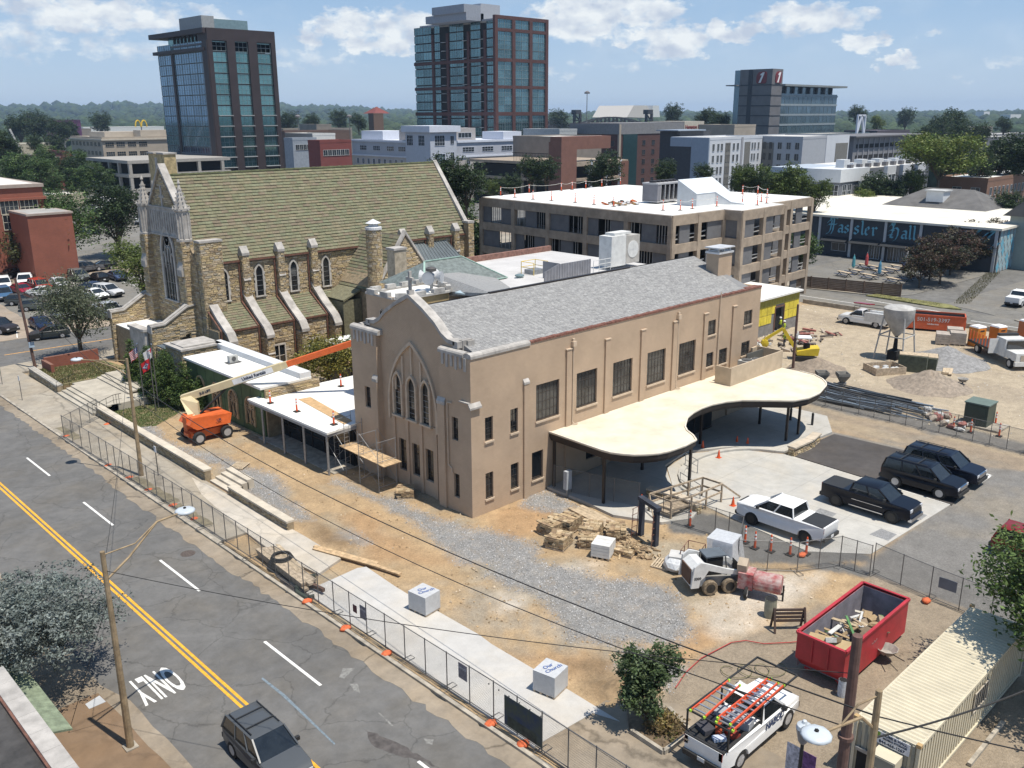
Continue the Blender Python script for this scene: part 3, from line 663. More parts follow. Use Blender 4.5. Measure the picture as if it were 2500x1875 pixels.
# ---------------------------------------------------------------- shared building parts
UX,UY,UZ=V3((1,0,0)),V3((0,1,0)),V3((0,0,1))
m_tan=bm_('painted_brick_tan',(.535,.40,.28),(.505,.375,.26),(.445,.325,.225),bump=1,var=.14)
m_tan_trim=mat('painted_trim_tan',(.52,.41,.30),var=.12,scale=2)
m_bz=mat('dark_bronze',(.035,.028,.025),rough=.45,var=.15,metal=.3)
m_winframe=mat('window_frame_brown',(.05,.04,.035),rough=.5,var=.1)
m_gl=mat('dark_glass',(.012,.015,.018),rough=.06,var=.35,scale=.9,spec=.8)
m_glassb=mat('dusty_glass',(.05,.05,.048),rough=.16,var=.5,scale=1.6,spec=.6)
m_roofw=mat('white_membrane',(.74,.73,.69),rough=.75,var=.045,scale=.7)
m_roofcream=mat('cream_membrane',(.66,.58,.45),rough=.8,var=.15,scale=.5,detail=8)
m_st=mat('galvanised_steel',(.30,.31,.32),rough=.45,var=.2,scale=5,metal=.5)
m_copper=mat('brown_copper',(.16,.075,.05),rough=.6,var=.35,scale=4)
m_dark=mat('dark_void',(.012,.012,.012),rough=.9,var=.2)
m_shg=vc('grey_shingle',scale=6,var=.12,bump=.25,bscale=50,rough=.92)
m_sht=vc('green_slate',scale=2.5,var=.22,bump=.25,bscale=30,rough=.9)
m_sv=vc('fieldstone',scale=5,var=.2,bump=.5,bscale=35)
m_mo=mat('stone_mortar',(.30,.235,.15),var=.25,scale=3,bump=.4)
m_stone1=mat('fieldstone_piece',(.42,.32,.19),rv=.3,var=.25,scale=6,bump=.4)
def rt(T,name,o,u,s,L,SL,tl,th,cols,mt,seed=0,clip=None,thick=.03,lap=0.0,rowdark=None,n_parts=0):
 rnd=random.Random(seed);mb=MB();o=V3(o);u=V3(u);s=V3(s);n=u.cross(s).normalized()
 if n.z < 0: n=-n
 rows=int(SL/th);placed=[]
 for r in range(rows):
  a=-rnd.random()*tl if r % 2 else -tl*.5-rnd.random()*.1
  while a < L:
   w=tl*rnd.uniform(.85,1.12);a0,a1=max(a,0),min(a+w,L);a +=w
   if a1-a0 < .03: continue
   h0=r*th;h1=min(SL,h0+th*1.02)
   if clip:
    rg=clip(h0+th/2)
    a0,a1=max(a0,rg[0]),min(a1,rg[1])
    if a1-a0 < .03: continue
   t=thick*rnd.uniform(.8,1.3);c=rnd.choice(cols);k=rnd.uniform(.9,1.08);c=tuple(x*k for x in c)
   p=o+u*(a0+.006)+s*h0;q=o+u*(a1-.006)+s*h0;p2=o+u*(a0+.006)+s*h1;q2=o+u*(a1-.006)+s*h1
   fl=u.cross(s).dot(n) > 0
   vs=[p+n*.002,q+n*.002,p+n*t,q+n*t,p2+n*.004,q2+n*.004]
   fs=[(0,1,3,2),(2,3,5,4),(0,2,4),(1,5,3)]
   if not fl: fs=[f[::-1]for f in fs]
   if len(placed) < n_parts and rnd.random() < .12:
    placed.append((vs,fs,c));continue
   mb.add(vs,fs,c)
 for vs,fs,c in placed:
  q=MB().add(vs,fs,c);pt(T,'roof_tile',q,mt,1)
 return pt(T,name,mb,mt,1,stuff=True)
STC=[(.52,.41,.25),(.48,.37,.215),(.55,.45,.30),(.43,.33,.20),(.50,.40,.27),(.38,.29,.19),(.54,.42,.23),(.46,.40,.31)]
def stonewall(T,mb,o,u,n,Wd,Ht,holes=(),seed=0,rh=(.13,.24),lw=(.28,.85),top=None,parts=None,k=1):
 rnd=random.Random(seed);o=V3(o);u=V3(u);n=V3(n);z=0
 while z < Ht-.04:
  h=rnd.uniform(*rh)*k;z1=min(z+h,Ht);a=-rnd.random()*.3
  while a < Wd:
   w=rnd.uniform(*lw)*k;a0,a1=max(a,0),min(a+w,Wd);a +=w
   if a1-a0 < .05: continue
   if any(hh[0]<a1-.03 and hh[2]>a0+.03 and hh[1]<z1-.02 and hh[3]>z+.02 for hh in holes):
    for hh in holes:
     if hh[0] < a1-.03 and hh[2] > a0+.03 and hh[1] < z1-.02 and hh[3] > z+.02:
      if a0 < hh[0]-.05: a1=hh[0]
      elif a1 > hh[2]+.05: a0=hh[2]
      else: a1=a0
    if a1-a0 < .05: continue
   if top and z1 > min(top(a0),top(a1)): continue
   d=rnd.uniform(.02,.075);g=.008;c=rnd.choice(STC);kk=rnd.uniform(.75,1.15);c=tuple(x*kk for x in c)
   b=[o+u*(a0+g)+UZ*(z+g),o+u*(a1-g)+UZ*(z+g),o+u*(a1-g)+UZ*(z1-g),o+u*(a0+g)+UZ*(z1-g)];e=.02
   f=[o+u*(a0+g+e)+UZ*(z+g+e)+n*d,o+u*(a1-g-e)+UZ*(z+g+e)+n*d,o+u*(a1-g-e)+UZ*(z1-g-e)+n*(d+rnd.uniform(-.015,.015)),o+u*(a0+g+e)+UZ*(z1-g-e)+n*d]
   fl=u.cross(UZ).dot(n) > 0
   fs=[(4,5,6,7),(0,1,5,4),(1,2,6,5),(2,3,7,6),(3,0,4,7)]
   if not fl: fs=[q[::-1]for q in fs]
   if parts is not None and len(parts) < 300 and w > .45 and rnd.random() < .5: parts.append(MB().add(b+f,fs,c))
   else: mb.add(b+f,fs,c)
  z=z1
def ap(w,h,z0=0,k=8,sharp=1.0):
 R=w*sharp;rise=math.sqrt(max(R*R-(R-w/2)**2,.01));zs=z0+h-rise
 pts=[(-w/2,z0),(-w/2,zs)]
 t1=math.acos((R-w/2)/R)
 for i in range(1,k+1):
  t=t1*i/k;pts.append((-w/2+R-R*cos(t),zs+R*sin(t)))
 for i in range(k-1,-1,-1):
  t=t1*i/k;pts.append((w/2-R+R*cos(t),zs+R*sin(t)))
 pts.append((w/2,z0));return pts
def ring(mb,o,u,n,outer,inner,d0,d1):
 P=lambda p,d: V3(o)+V3(u)*p[0]+UZ*p[1]+V3(n)*d
 fl=V3(u).cross(UZ).dot(V3(n)) > 0
 for i in range(len(outer)-1):
  a,b,c,d=outer[i],outer[i+1],inner[i+1],inner[i]
  for q in ([P(a,d1),P(b,d1),P(c,d1),P(d,d1)],[P(a,d0),P(b,d0),P(b,d1),P(a,d1)],[P(d,d1),P(c,d1),P(c,d0),P(d,d0)]):
   mb.quad(*(q[::-1]if fl else q))
def lancet(T,o,u,n,w,h,z0,fm,gm,sw=.14,d=.1,bars=4,mull=0,name='window',sill=True,sharp=1.0,quoin=False):
 o=V3(o)-T.location;u=V3(u);n=V3(n)
 inn=ap(w,h,z0,sharp=sharp);out=ap(w+2*sw,h+sw*1.25,z0,sharp=sharp)
 F=MB();ring(F,o,u,n,out,inn,0,d)
 if quoin:
  rnd=random.Random(int(w*100));zz=z0
  while zz < z0+h*.8:
   e=rnd.choice((.0,.09));
   if e:
    for sg in (-1,1):
     pts=[o+u*sg*(w/2+sw)+UZ*zz,o+u*sg*(w/2+sw+e)+UZ*zz,o+u*sg*(w/2+sw+e)+UZ*(zz+.25),o+u*sg*(w/2+sw)+UZ*(zz+.25)];F.extr(pts,n*(d-.01))
   zz +=.27
 if sill:
  pts=[o+u*(-w/2-sw-.06)+UZ*(z0-.12),o+u*(w/2+sw+.06)+UZ*(z0-.12),o+u*(w/2+sw+.06)+UZ*z0,o+u*(-w/2-sw-.06)+UZ*z0];F.extr(pts,n*(d+.07))
 f=pt(T,name,F,fm)
 g=MB();g.extr([o+u*p[0]+UZ*p[1]+n*.006 for p in inn],n*.012);sbp(f,'pane',g,gm)
 L=MB()
 for i in range(1,bars+1):
  zz=z0+(h-w*.7)*i/(bars+1);L.extr([o+u*(-w/2)+UZ*zz,o+u*(w/2)+UZ*zz,o+u*(w/2)+UZ*(zz+.03),o+u*(-w/2)+UZ*(zz+.03)],n*.04)
 for i in range(mull):
  a=-w/2+w*(i+1)/(mull+1);hh=z0+h*(.78 if mull>1 else.9)
  L.extr([o+u*(a-.04)+UZ*z0,o+u*(a+.04)+UZ*z0,o+u*(a+.04)+UZ*hh,o+u*(a-.04)+UZ*hh],n*.07)
 if L.v: sbp(f,'glazing_bars',L,mat('lead_bar',(.35,.33,.30),var=.2)if mull else m_st)
 return f
# ================================================================ tan church hall
XF,Y0,XE,YN=34.83,39.51,67.6,52.0
T=tg('church_hall','tan painted brick hall with grey shingle gable roof in the middle of the building site','building',(XF,Y0,0))
b=MB()
A=[(35.99,4.84,36.66,6.42),(38.19,4.85,38.86,6.46),(35.98,.95,36.65,2.71),(38.21,.95,38.91,2.70),(40.16,1.0,41.23,2.98)]
BW=[(40.53,42.74),(44.48,46.61),(48.34,50.52),(52.28,54.51),(56.22,58.40)]
A +=[(a,5.08,c,7.58)for a,c in BW]
UPW=[(59.91,7.6,61.06,8.77),(65.19,7.6,66.44,8.77),(59.82,5.0,60.97,6.12),(61.78,4.88,62.95,6.12),(65.09,4.95,66.34,6.13)]
A +=UPW+[(45.6,1.0,47.4,2.6)]
wg(b,(XF,Y0,0),UX,-UY,XE-XF,10.5,[(q[0]-XF,q[1],q[2]-XF,q[3])for q in A],.22)
XG=35.2
FR=[(40.73,4.86,41.33,6.39),(40.70,1.0,41.24,2.62),(49.98,4.9,50.62,6.41)]
def fw(y0,y1,X,H_,hs): wg(b,(X,y0,0),UY,-UX,y1-y0,H_,[(h[0]-y0,h[1],h[2]-y0,h[3])for h in hs],.22)
fw(Y0,42.45,XF,10.38,FR[:2]);fw(49.05,YN,XF,10.3,FR[2:])
GB=[(43.73,1.04,44.53,3.3),(45.18,1.04,45.99,3.32),(46.62,1.05,47.42,3.33)]
GL=[(43.80,5.04,44.62),(45.26,5.04,46.1),(46.75,5.04,47.55)]
wg(b,(XG,42.45,0),UY,-UX,6.6,4.6,[(g[0]-42.45,g[1],g[2]-42.45,g[3])for g in GB],.25)
prof=[(41.25,10.6),(41.25,11.1),(41.9,11.15),(42.5,11.45),(43.1,12.0),(44.3,12.75),(45.75,13.45),(47.2,12.75),(48.4,12.0),(49.0,11.45),(49.6,11.15),(50.2,11.1),(50.2,10.6)]
b.extr([(XG,42.45,4.6)]+[(XG,42.45,10.3)]+[(XG,y,z-.18)for y,z in prof]+[(XG,49.05,10.3),(XG,49.05,4.6)],(.45,0,0))
b.box(XF+.0,42.45,0,XF+.37,42.452,10.38);b.box(XF,49.048,0,XG,49.05,10.3)
b.box(XF+.3,YN-.3,0,XE,YN,10.5);b.box(XE-.3,Y0+.25,0,XE-.001,YN,10.6);b.prism([(XG+.45,41.25),(XG+.46,41.25),(XG+.46,50.2),(XG+.45,50.2)],9.8,10.8)
pt(T,'wall',b,m_tan,1)
pb=MB()
for x,zt in ((39.33,7.9),(43.35,9.45),(47.35,9.45),(51.35,9.45),(55.25,9.45),(59.3,9.45),(63.35,9.45)):
 w=.42 if zt < 8 else .5
 pb.box(x,Y0-.13,0,x+w,Y0-.002,zt)
for y in ((41.9,42.6),(49.0,49.5)): pb.box(XF-.14,y[0],0,XF-.002,y[1],7.0)
for y in (44.72,46.2): pb.box(XG-.10,y,0.,XG-.001,y+.28,5.2)
pb.box(XG-.10,43.2,0,XG-.001,43.55,5.0);pb.box(XG-.1,47.65,0,XG-.001,48.0,5.0)
split(T,'pilaster',pb,m_tan)
cap=MB()
for x in (43.3,47.3,51.3,55.2,59.25,63.3): cap.extr([(x,Y0-.17,9.45),(x+.6,Y0-.17,9.45),(x+.6,Y0-.17,9.52),(x,Y0-.17,9.52)],(0,.168,0))
split(T,'pilaster_cap',cap,m_tan_trim)
m_lime=mat('limestone',(.40,.375,.345),var=.25,scale=1.3,bump=.25,rv=.06)
def cpr(T,p,q,zt,w=.62,h=.34,n=0,slope=True):
 p=V3(p);q=V3(q);L=(q-p).length;u=(q-p).normalized();side=V3((u.y,-u.x,0));k=max(1,round(L/.95))
 for i in range(k):
  a=p+u*(L*i/k+.006);e=p+u*(L*(i+1)/k-.006);m_=MB()
  sec=[(-.06,0),(w,0),(w,h*.55),(w-.12,h*.8),(w*.45,h),(.0,h*.8),(-.06,h*.5)]
  pts=[a-side*s_+UZ*(zt+z_)for s_,z_ in sec];m_.extr(pts,e-a);pt(T,'coping_stone',m_,m_lime,1,fix=True)
cpr(T,(XF,Y0,0),(39.95,Y0,0),10.38);cpr(T,(XF,YN,0),(XF,48.75,0),10.3,h=.36);cpr(T,(XF,42.5,0),(XF,Y0+.6,0),10.38)
cpr(T,(XF+.6,YN-.55,0),(40,YN-.55,0),10.3)
for i in range(len(prof)-1):
 (ya,za),(yb,zb)=prof[i],prof[i+1]
 if i in (0,len(prof)-2): continue
 p1(T,'coping_stone','extr',([(XG-.1,ya,za-.2),(XG-.1,yb,zb-.2),(XG-.1,yb,zb+.06),(XG-.1,ya,za+.06)],(.68,0,0),),m_lime,1,fix=True)
m_=MB();m_.box(XG-.1,40.95,10.75,XG+.55,41.4,11.16);m_.box(XG-.1,50.1,10.75,XG+.55,50.5,11.16);split(T,'kneeler_stone',m_,m_lime)
m_=MB()
def wcap(x0,y0,x1,y1,z,ax):
 if ax == 'x': m_.extr([(x0,y0,z),(x0,y1,z),(x0,y1,z+.3),(x0,(y0+y1)/2,z+.42),(x0,y0,z+.3)],(x1-x0,0,0))
m_.extr([(XF-.16,41.88,7.0),(XF-.02,41.88,7.0),(XF-.02,41.88,7.45),(XF-.16,41.88,7.2)],(0,.75,0));m_.extr([(XF-.16,48.98,7.0),(XF-.02,48.98,7.0),(XF-.02,48.98,7.45),(XF-.16,48.98,7.2)],(0,.55,0))
m_.extr([(39.3,Y0-.16,7.9),(39.3,Y0-.003,7.9),(39.3,Y0-.003,8.25),(39.3,Y0-.16,8.05)],(.5,0,0))
m_.extr([(XF-.2,Y0-.003,7.6),(XF-.2,Y0+.9,7.6),(XF-.003,Y0+.9,7.6),(XF-.003,Y0-.003,7.6)],(0,0,.06));m_.extr([(XF-.22,Y0-.2,7.25),(XF+.75,Y0-.2,7.25),(XF+.75,Y0-.002,7.5),(XF-.22,Y0-.002,7.5)],(0,0,.12))
split(T,'weathering_stone',m_,m_lime)
m_=MB()
for k in range(6):
 y=Y0+.35+k*.42;m_.box(XF-.06,y,9.55+.12*(k%2),XF-.001,y+.2,10.38)
 y=49.35+k*.42;m_.box(XF-.06,y,9.5+.12*(k%2),XF-.001,y+.2,10.3)
split(T,'arcade_block',m_,m_lime)
r_=MB();out=ap(5.25,9.35,.0,12,1.05);inn=ap(4.85,9.1,.0,12,1.05);cut=[(a,max(z,3.6))for a,z in out];ci=[(a,max(z,3.6))for a,z in inn]
ring(r_,(XG,45.65,1.05),UY,-UX,cut,ci,0,.16)
for a,z0_,z1_ in ((-.95,7.1,9.25),(0,7.9,10.0),(.95,7.1,9.25),(-1.75,6.6,8.0),(1.75,6.6,8.0)):
 r_.box(XG-.12,45.65+a-.07,z0_+.2,XG-.001,45.65+a+.07,z1_)
pt(T,'great_arch',r_,m_tan_trim,1)
for g in GL: lancet(T,(XG,(g[0]+g[2])/2,0),UY,-UX,g[2]-g[0]-.05,2.9,5.04,m_tan_trim,m_gl,sw=.16,d=.2,bars=5,sill=True)
for g in GB: wi(T,(XG,g[0],0),UY,-UX,0,g[1],g[2]-g[0],g[3],3,5,m_winframe,m_gl,depth=.22)
for g in FR: wi(T,(XF,g[0],0),UY,-UX,0,g[1],g[2]-g[0],g[3],2,4,m_winframe,m_gl,depth=.2)
for a,c in BW: wi(T,(a,Y0,0),UX,-UY,0,5.08,c-a,7.58,6,4,m_winframe,m_glassb,depth=.17,fw=.06,mw=.035,sill=.13,sm=m_tan_trim)
for i,q in en(A[:5]): wi(T,(q[0],Y0,0),UX,-UY,0,q[1],q[2]-q[0],q[3],1 if i==4 else 2,1 if i==4 else 4,m_winframe,m_gl,depth=.17,sill=.12,sm=m_tan_trim)
for q in UPW: wi(T,(q[0],Y0,0),UX,-UY,0,q[1],q[2]-q[0],q[3],2,3,m_winframe,m_glassb,depth=.15,sill=.12,sm=m_tan_trim)
q=(45.6,1.0,47.4,2.6);wi(T,(q[0],Y0,0),UX,-UY,0,q[1],q[2]-q[0],q[3],1,1,m_winframe,m_gl,depth=.15)
YR,ZR,ZE=45.75,12.62,10.5
sl=math.hypot(YR-Y0-.2,ZR-ZE);sv_=V3((0,(YR-Y0-.2)/sl,(ZR-ZE)/sl))
b=MB();XR0,XR1=XG+.4,66.6
b.extr([(XR0,Y0+.2,ZE-.05),(XR0,YR,ZR-.05),(XR0,52.4,10.35),(XR0,52.4,10.2),(XR0,YR,ZR-.3),(XR0,Y0+.2,ZE-.3)],(XR1-XR0,0,0));pt(T,'roof',b,mat('roof_deck',(.2,.2,.2)),1,fix=True)
GS=[(.33,.325,.315),(.305,.30,.293),(.35,.345,.335),(.285,.28,.275)]
clipf=lambda h: (0,XR1-XR0-(.0 if h>0 else 0)-(1-h/sl)*1.2)
rt(T,'roof_shingles',(XR0,Y0+.2,ZE-.04),UX,sv_,XR1-XR0,sl,.36,.15,GS,m_shg,5,clip=clipf,thick=.022,n_parts=280)
s2=V3((0,-(52.4-YR),ZR-10.35)).normalized();rt(T,'roof_shingles_rear',(XR0,52.4,10.36),UX,s2,XR1-XR0,(V3((0,52.4-YR,ZR-10.35))).length,.8,.3,GS,m_shg,6,thick=.022)
pbox(T,'ridge_curb',(42.2,YR-.12,ZR-.05,57.6,YR+.12,ZR+.05),m_bz)
b=MB()
for i in range(66):
 x=39.97+i*.42;b.box(x+.008,Y0-.05,10.5,min(x+.412,XE),Y0+.22,10.5+.13+.012*(i%3))
b.box(XR1-.8,Y0+.2,10.5,XE,Y0+.7,10.62);pt(T,'eave_tiles',b,mat('clay_coping',(.20,.085,.06),var=.4,scale=4),1,stuff=True)
pbox(T,'end_gutter',(66.2,Y0+.23,10.45,XE-.3,52,10.5),m_roofw)
for x,zb in ((44.0,4.1),(55.85,4.1),(61.42,4.1)):
 b=MB();b.tube((x,Y0-.09,zb+.1),(x,Y0-.09,9.6),.05,8);b.path([(x,Y0-.09,zb+.2),(x,Y0-.2,zb+.06),(x+.25,Y0-.35,zb+.05)],.05,6)
 if x < 60: b.prism([(x-.17,Y0-.25),(x+.17,Y0-.25),(x+.17,Y0-.01),(x-.17,Y0-.01)],9.62,9.95);b.box(x-.1,Y0-.16,9.95,x+.1,Y0-.03,10.15)
 else: b.tube((x,Y0-.09,9.6),(x,Y0-.09,10.9),.04,8)
 pt(T,'downpipe',b,m_tan_trim if x<60 else m_tan_trim,1)
b=MB();b.path([(XF-.08,41.66,7.25),(XF-.08,41.66,3.1),(XF-.08,41.35,2.95),(XF-.08,41.3,2.6)],.045,6);b.path([(XF-.08,41.66,7.25),(XF-.08,41.2,7.3)],.045,6);pt(T,'conduit',b,m_tan_trim,1)
pbox(T,'chimney',(65.2,42.3,10.6,67.2,43.5,13.2),m_tan)
b=MB();b.box(65.1,42.2,13.2,67.3,43.6,13.35);b.box(65.3,42.4,13.35,65.4,42.5,13.65);b.box(67.0,42.4,13.35,67.1,42.5,13.65);b.box(66.1,42.4,13.35,66.2,42.5,13.65);b.box(65.3,43.3,13.35,65.4,43.4,13.65);b.box(67.,43.3,13.35,67.1,43.4,13.65);b.box(65.05,42.15,13.65,67.35,43.65,13.74)
pt(T,'chimney_cap',b,mat('cap_metal',(.62,.62,.62),rough=.5,metal=.3),1)
pbox(T,'chimney_flashing',(65.15,42.25,10.7,67.25,43.55,11.2),mat('flashing',(.30,.35,.40),rough=.4,metal=.4))
b=MB();b.box(XG-.05,45.6,13.4,XG+.35,45.9,13.75);b.box(XG+.06,45.67,13.75,XG+.24,45.83,14.95);b.box(XG+.065,45.42,14.35,XG+.235,46.08,14.55);pt(T,'gable_cross',b,m_lime,1)
b=MB();b.box(XG+.3,40.9,10.5,XG+1.1,41.25,11.2);b.box(XG+.6,40.75,10.7,XG+1.15,41.0,11.15);pt(T,'kneeler_back',b,m_lime,1)
# ---- rear wing: crenellated tower, hips and flat roof
b=MB();oc=[(39.3,52.9),(40.4,52.25),(44.05,52.25),(44.9,53.4),(44.9,56.2),(39.3,56.2)];b.prism(oc,8,11.55);pt(T,'tower',b,bm_('tower_brick',(.48,.36,.17),(.42,.31,.15),(.36,.29,.19),bump=.6,var=.3),1)
b=MB();b.box(39.22,52.8,8,39.3,56.2,11.7);b.prism([(39.3,52.8),(40.4,52.18),(40.42,52.24),(39.34,52.92)],8,11.7);pt(T,'tower_painted_side',b,m_tan,1)
b=MB()
for i,(p,q) in en(zip(oc,oc[1:]+oc[:1])):
 p=V3((*p,0));q=V3((*q,0));L=(q-p).length;u=(q-p)/L;k=max(1,int(L/1.3))
 b.beam(p+UZ*11.62,q+UZ*11.62,.34,.14)
 for j in range(k):
  a=p+u*(L*(j+.12)/k);e=p+u*(L*(j+.72)/k);b.beam(a+UZ*11.84,e+UZ*11.84,.36,.3)
pt(T,'battlements',b,mat('battlement_stone',(.40,.385,.36),var=.3,scale=1.6),1)
p1(T,'tower_roof','prism',([(39.6,53.2),(40.6,52.6),(43.9,52.6),(44.6,53.6),(44.6,55.9),(39.6,55.9)],11.5,11.58,),m_roofw,1)
lancet(T,(39.22,54.3,0),UY,-UX,.35,1.0,9.6,m_tan_trim,m_gl,sw=.05,d=.06,bars=0,sill=False)
p1(T,'cross_roof','extr',([(42.6,45.8,12.5),(52.2,54.0,10.62),(55.2,60.3,10.95),(47.2,57.4,11.95),(44.6,53.2,11.4)],(0,0,-.25),),m_shg if False else mat('shingle_plain',(.27,.268,.262),var=.2,scale=5,bump=.6,bscale=12),1,fix=True)
b=MB();b.box(46.8,52.4,0,70,63.4,10.5);b.box(55,63.4,0,70,66.3,10.5);pt(T,'rear_wing_wall',b,m_tan,1)
p1(T,'flat_roof','prism',([(46.8,52.0),(70.0,50.6),(70.0,66.3),(55,66.3),(55,63.4),(46.8,63.4)],10.5,10.62,),mat('grey_membrane',(.50,.485,.47),var=.1,scale=.5),1)
pbox(T,'rear_parapet',(56.5,66.1,10.6,70,66.5,11.15),mat('parapet_red',(.23,.12,.09),var=.3,scale=3))
def hip(mb,x0,y0,x1,y1,z0,z1,ax='x',e=.0,rl=None):
 d=(y1-y0)/2 if ax == 'x' else (x1-x0)/2
 if rl is not None: d=rl
 if ax == 'x': r0,r1=(x0+d,(y0+y1)/2,z1),(x1-d,(y0+y1)/2,z1)
 else: r0,r1=((x0+x1)/2,y0+d,z1),((x0+x1)/2,y1-d,z1)
 vs=[(x0,y0,z0),(x1,y0,z0),(x1,y1,z0),(x0,y1,z0),r0,r1]
 fs=[(0,1,5,4),(1,2,5),(2,3,4,5),(3,0,4),(3,2,1,0)] if ax == 'x' else [(0,1,4),(1,2,5,4),(2,3,5),(3,0,4,5),(3,2,1,0)]
 mb.add(vs,fs)
b=MB();hip(b,45.6,57.2,55.0,63.4,10.7,12.5,rl=2.6);pt(T,'copper_hip_roof',b,mat('weathered_copper_roof',(.15,.175,.165),var=.3,scale=3,rough=.6,bump=.5,bscale=8),1)
b=MB()
for p,q in (((45.6,57.2,10.72),(48.2,60.3,12.53)),((55,57.2,10.72),(52.4,60.3,12.53)),((48.2,60.3,12.55),(52.4,60.3,12.55)),((45.6,57.2,10.74),(55,57.2,10.74))): b.beam(p,q,.16,.08)
pt(T,'copper_hips',b,mat('verdigris',(.30,.42,.36),var=.2,scale=3),1)
p1(T,'copper_dormer','extr',([(46.4,56.9,10.7),(47.5,56.9,10.7),(46.95,56.9,11.7)],(0,1.2,0),),mat('dormer_brown',(.16,.13,.10)),1,fix=True)
sk=KG(1,0+1,1690,990,11.75);p1(T,'skylight','obox',((sk.x,sk.y,sk.z+.02),(1.1,1.0,.12),.1,0,-.1,),mat('skylight_glass',(.42,.50,.52),rough=.1),1)
p1(T,'rear_chimney','obox',((52.6,70,10.6),(1.4,1.2,3.2),),mat('pale_chimney_stone',(.42,.36,.27),var=.3,scale=2),1)
p1(T,'rear_chimney_cap','obox',((52.6,70,12.25),(1.55,1.35,.2),),m_lime,1)
pbox(T,'link_wall',(55.5,66.3,0,66,75.9,6.4),m_tan)
b=MB();b.box(55.5,66.3,6.4,66,75.9,6.5);b.box(46.5,67,3.3,55.4,74.5,3.5);pt(T,'link_roof',b,m_roofw,1)
t=tg('siren','grey four-horn warning siren on the battlemented brick tower','siren',(43.3,53.4,11.58))
p1(t,'mast','tube',((0,0,0),(0,0,1.5),.12,10,),m_st)
p1(t,'motor_cap',lambda m:m.lathe([(.25,1.5),(.42,1.55),(.42,1.75),(.2,1.85)],n=14),mat('siren_dark',(.12,.11,.10),metal=.4,rough=.5))
for k in range(4):
 a=k*pi/2+.6;d=V3((cos(a),sin(a),0));h=MB();h.tube(V3((0,0,1.1))+d*.15,V3((0,0,1.1))+d*.45,.12,12,.22);h.tube(V3((0,0,1.1))+d*.45,V3((0,0,1.1))+d*.85,.22,16,.5,caps=False);h.tube(V3((0,0,1.1))+d*.84,V3((0,0,1.1))+d*.5,.48,16,.2)
 pt(t,'horn',h,mat('siren_grey',(.48,.49,.50),rough=.5))
t=tg('roof_hatch','grey roof hatch inside a yellow safety rail on the flat roof','roof hatch',(58.6,57.4,10.62))
p1(t,'hatch_lid','obox',((0,0,.2),(1.5,1.1,.4),),m_st)
b=MB()
for x,y in ((-.9,-.8),(.9,-.8),(.9,.8),(-.9,.8)): b.tube((x,y,0),(x,y,1.1),.035,6)
for z in (.6,1.1):
 b.tube((-.9,-.8,z),(-.9,.8,z),.03,6);b.tube((-.9,.8,z),(.9,.8,z),.03,6);b.tube((.9,.8,z),(.9,-.8,z),.03,6)
pt(t,'guard_rail',b,mat('safety_yellow',(.70,.48,.03),var=.1,rough=.5))
for (x,y,r,h,lab) in ((55.9,56.6,.42,.35,'round grey turbine vent on the flat roof'),(61.0,53.6,.4,.7,'grey cylinder vent beside the ribbed metal screen')):
 t=tg('roof_vent',lab,'vent',(x,y,10.62));p1(t,'vent_cap',lambda m:m.lathe([(r*.6,0),(r*.6,h*.4),(r,h*.5),(r,h*.8),(r*.5,h)],n=14),mat('vent_teal',(.22,.30,.30),rough=.4,metal=.4));p1(t,'vent_base',lambda m:m.lathe([(r*.95,0),(r*.95,.06)],n=12),m_roofw)
t=tg('roof_screen','dark grey ribbed metal equipment screen on the flat roof','roof screen',(55.5,53.2,10.62))
b=MB();b.extr([(0,0,0),(1.9,0,0),(1.9,0,1.5),(0,0,.95)],(0,.04,0));b.box(1.9,0,0,1.94,2,1.5);b.box(1.9,-.02,0,6.0,.04,1.45);pt(t,'screen_panel',b,mat('screen_metal',(.25,.25,.27),metal=.3,rough=.5),fix=True)
b=MB()
for i in range(13): b.box(1.95+i*.33,-.06,0,1.99+i*.33,-.02,1.45)
for i in range(5): b.box(.1+i*.38,-.05,0,.14+i*.38,-.01,.95+i*.11)
pt(t,'rib',b,mat('screen_rib',(.40,.40,.42),metal=.3,rough=.5),stuff=True)
t=tg('air_handler','tall white air handling unit with a large round fan behind the shingle ridge','air conditioner',(64.6,53.4,10.62))
p1(t,'cabinet','box',(0,0,.3,2.1,1.5,3.1,),mat('unit_white',(.60,.60,.58),var=.12))
p1(t,'fan_section','box',(2.1,-.02,.4,4.1,1.5,3.0,),mat('unit_grey',(.40,.38,.35),var=.15));b=MB();b.lathe([(.72,-.06),(.8,-.06),(.8,-.02),(.72,-.02)],(3.1,0,1.7),20,'y');b.box(3.07,-.07,1.0,3.13,-.03,2.4);b.box(2.4,-.07,1.67,3.8,-.03,1.73);pt(t,'fan_ring',b,mat('unit_white',(.6,.6,.58)))
p1(t,'top_plenum','box',(.6,.2,3.1,3.0,1.3,3.35,),mat('unit_white',(.6,.6,.58)))
b=MB()
for i in range(4): b.tube((-2.6+i*.8,-.1,0),(-2.6+i*.8,-.1,1.2),.03,6)
for z in (.4,.8,1.2): b.tube((-2.6,-.1,z),(-.2,-.1,z),.03,6)
pt(t,'ladder_rail',b,mat('unit_white',(.6,.6,.58)))
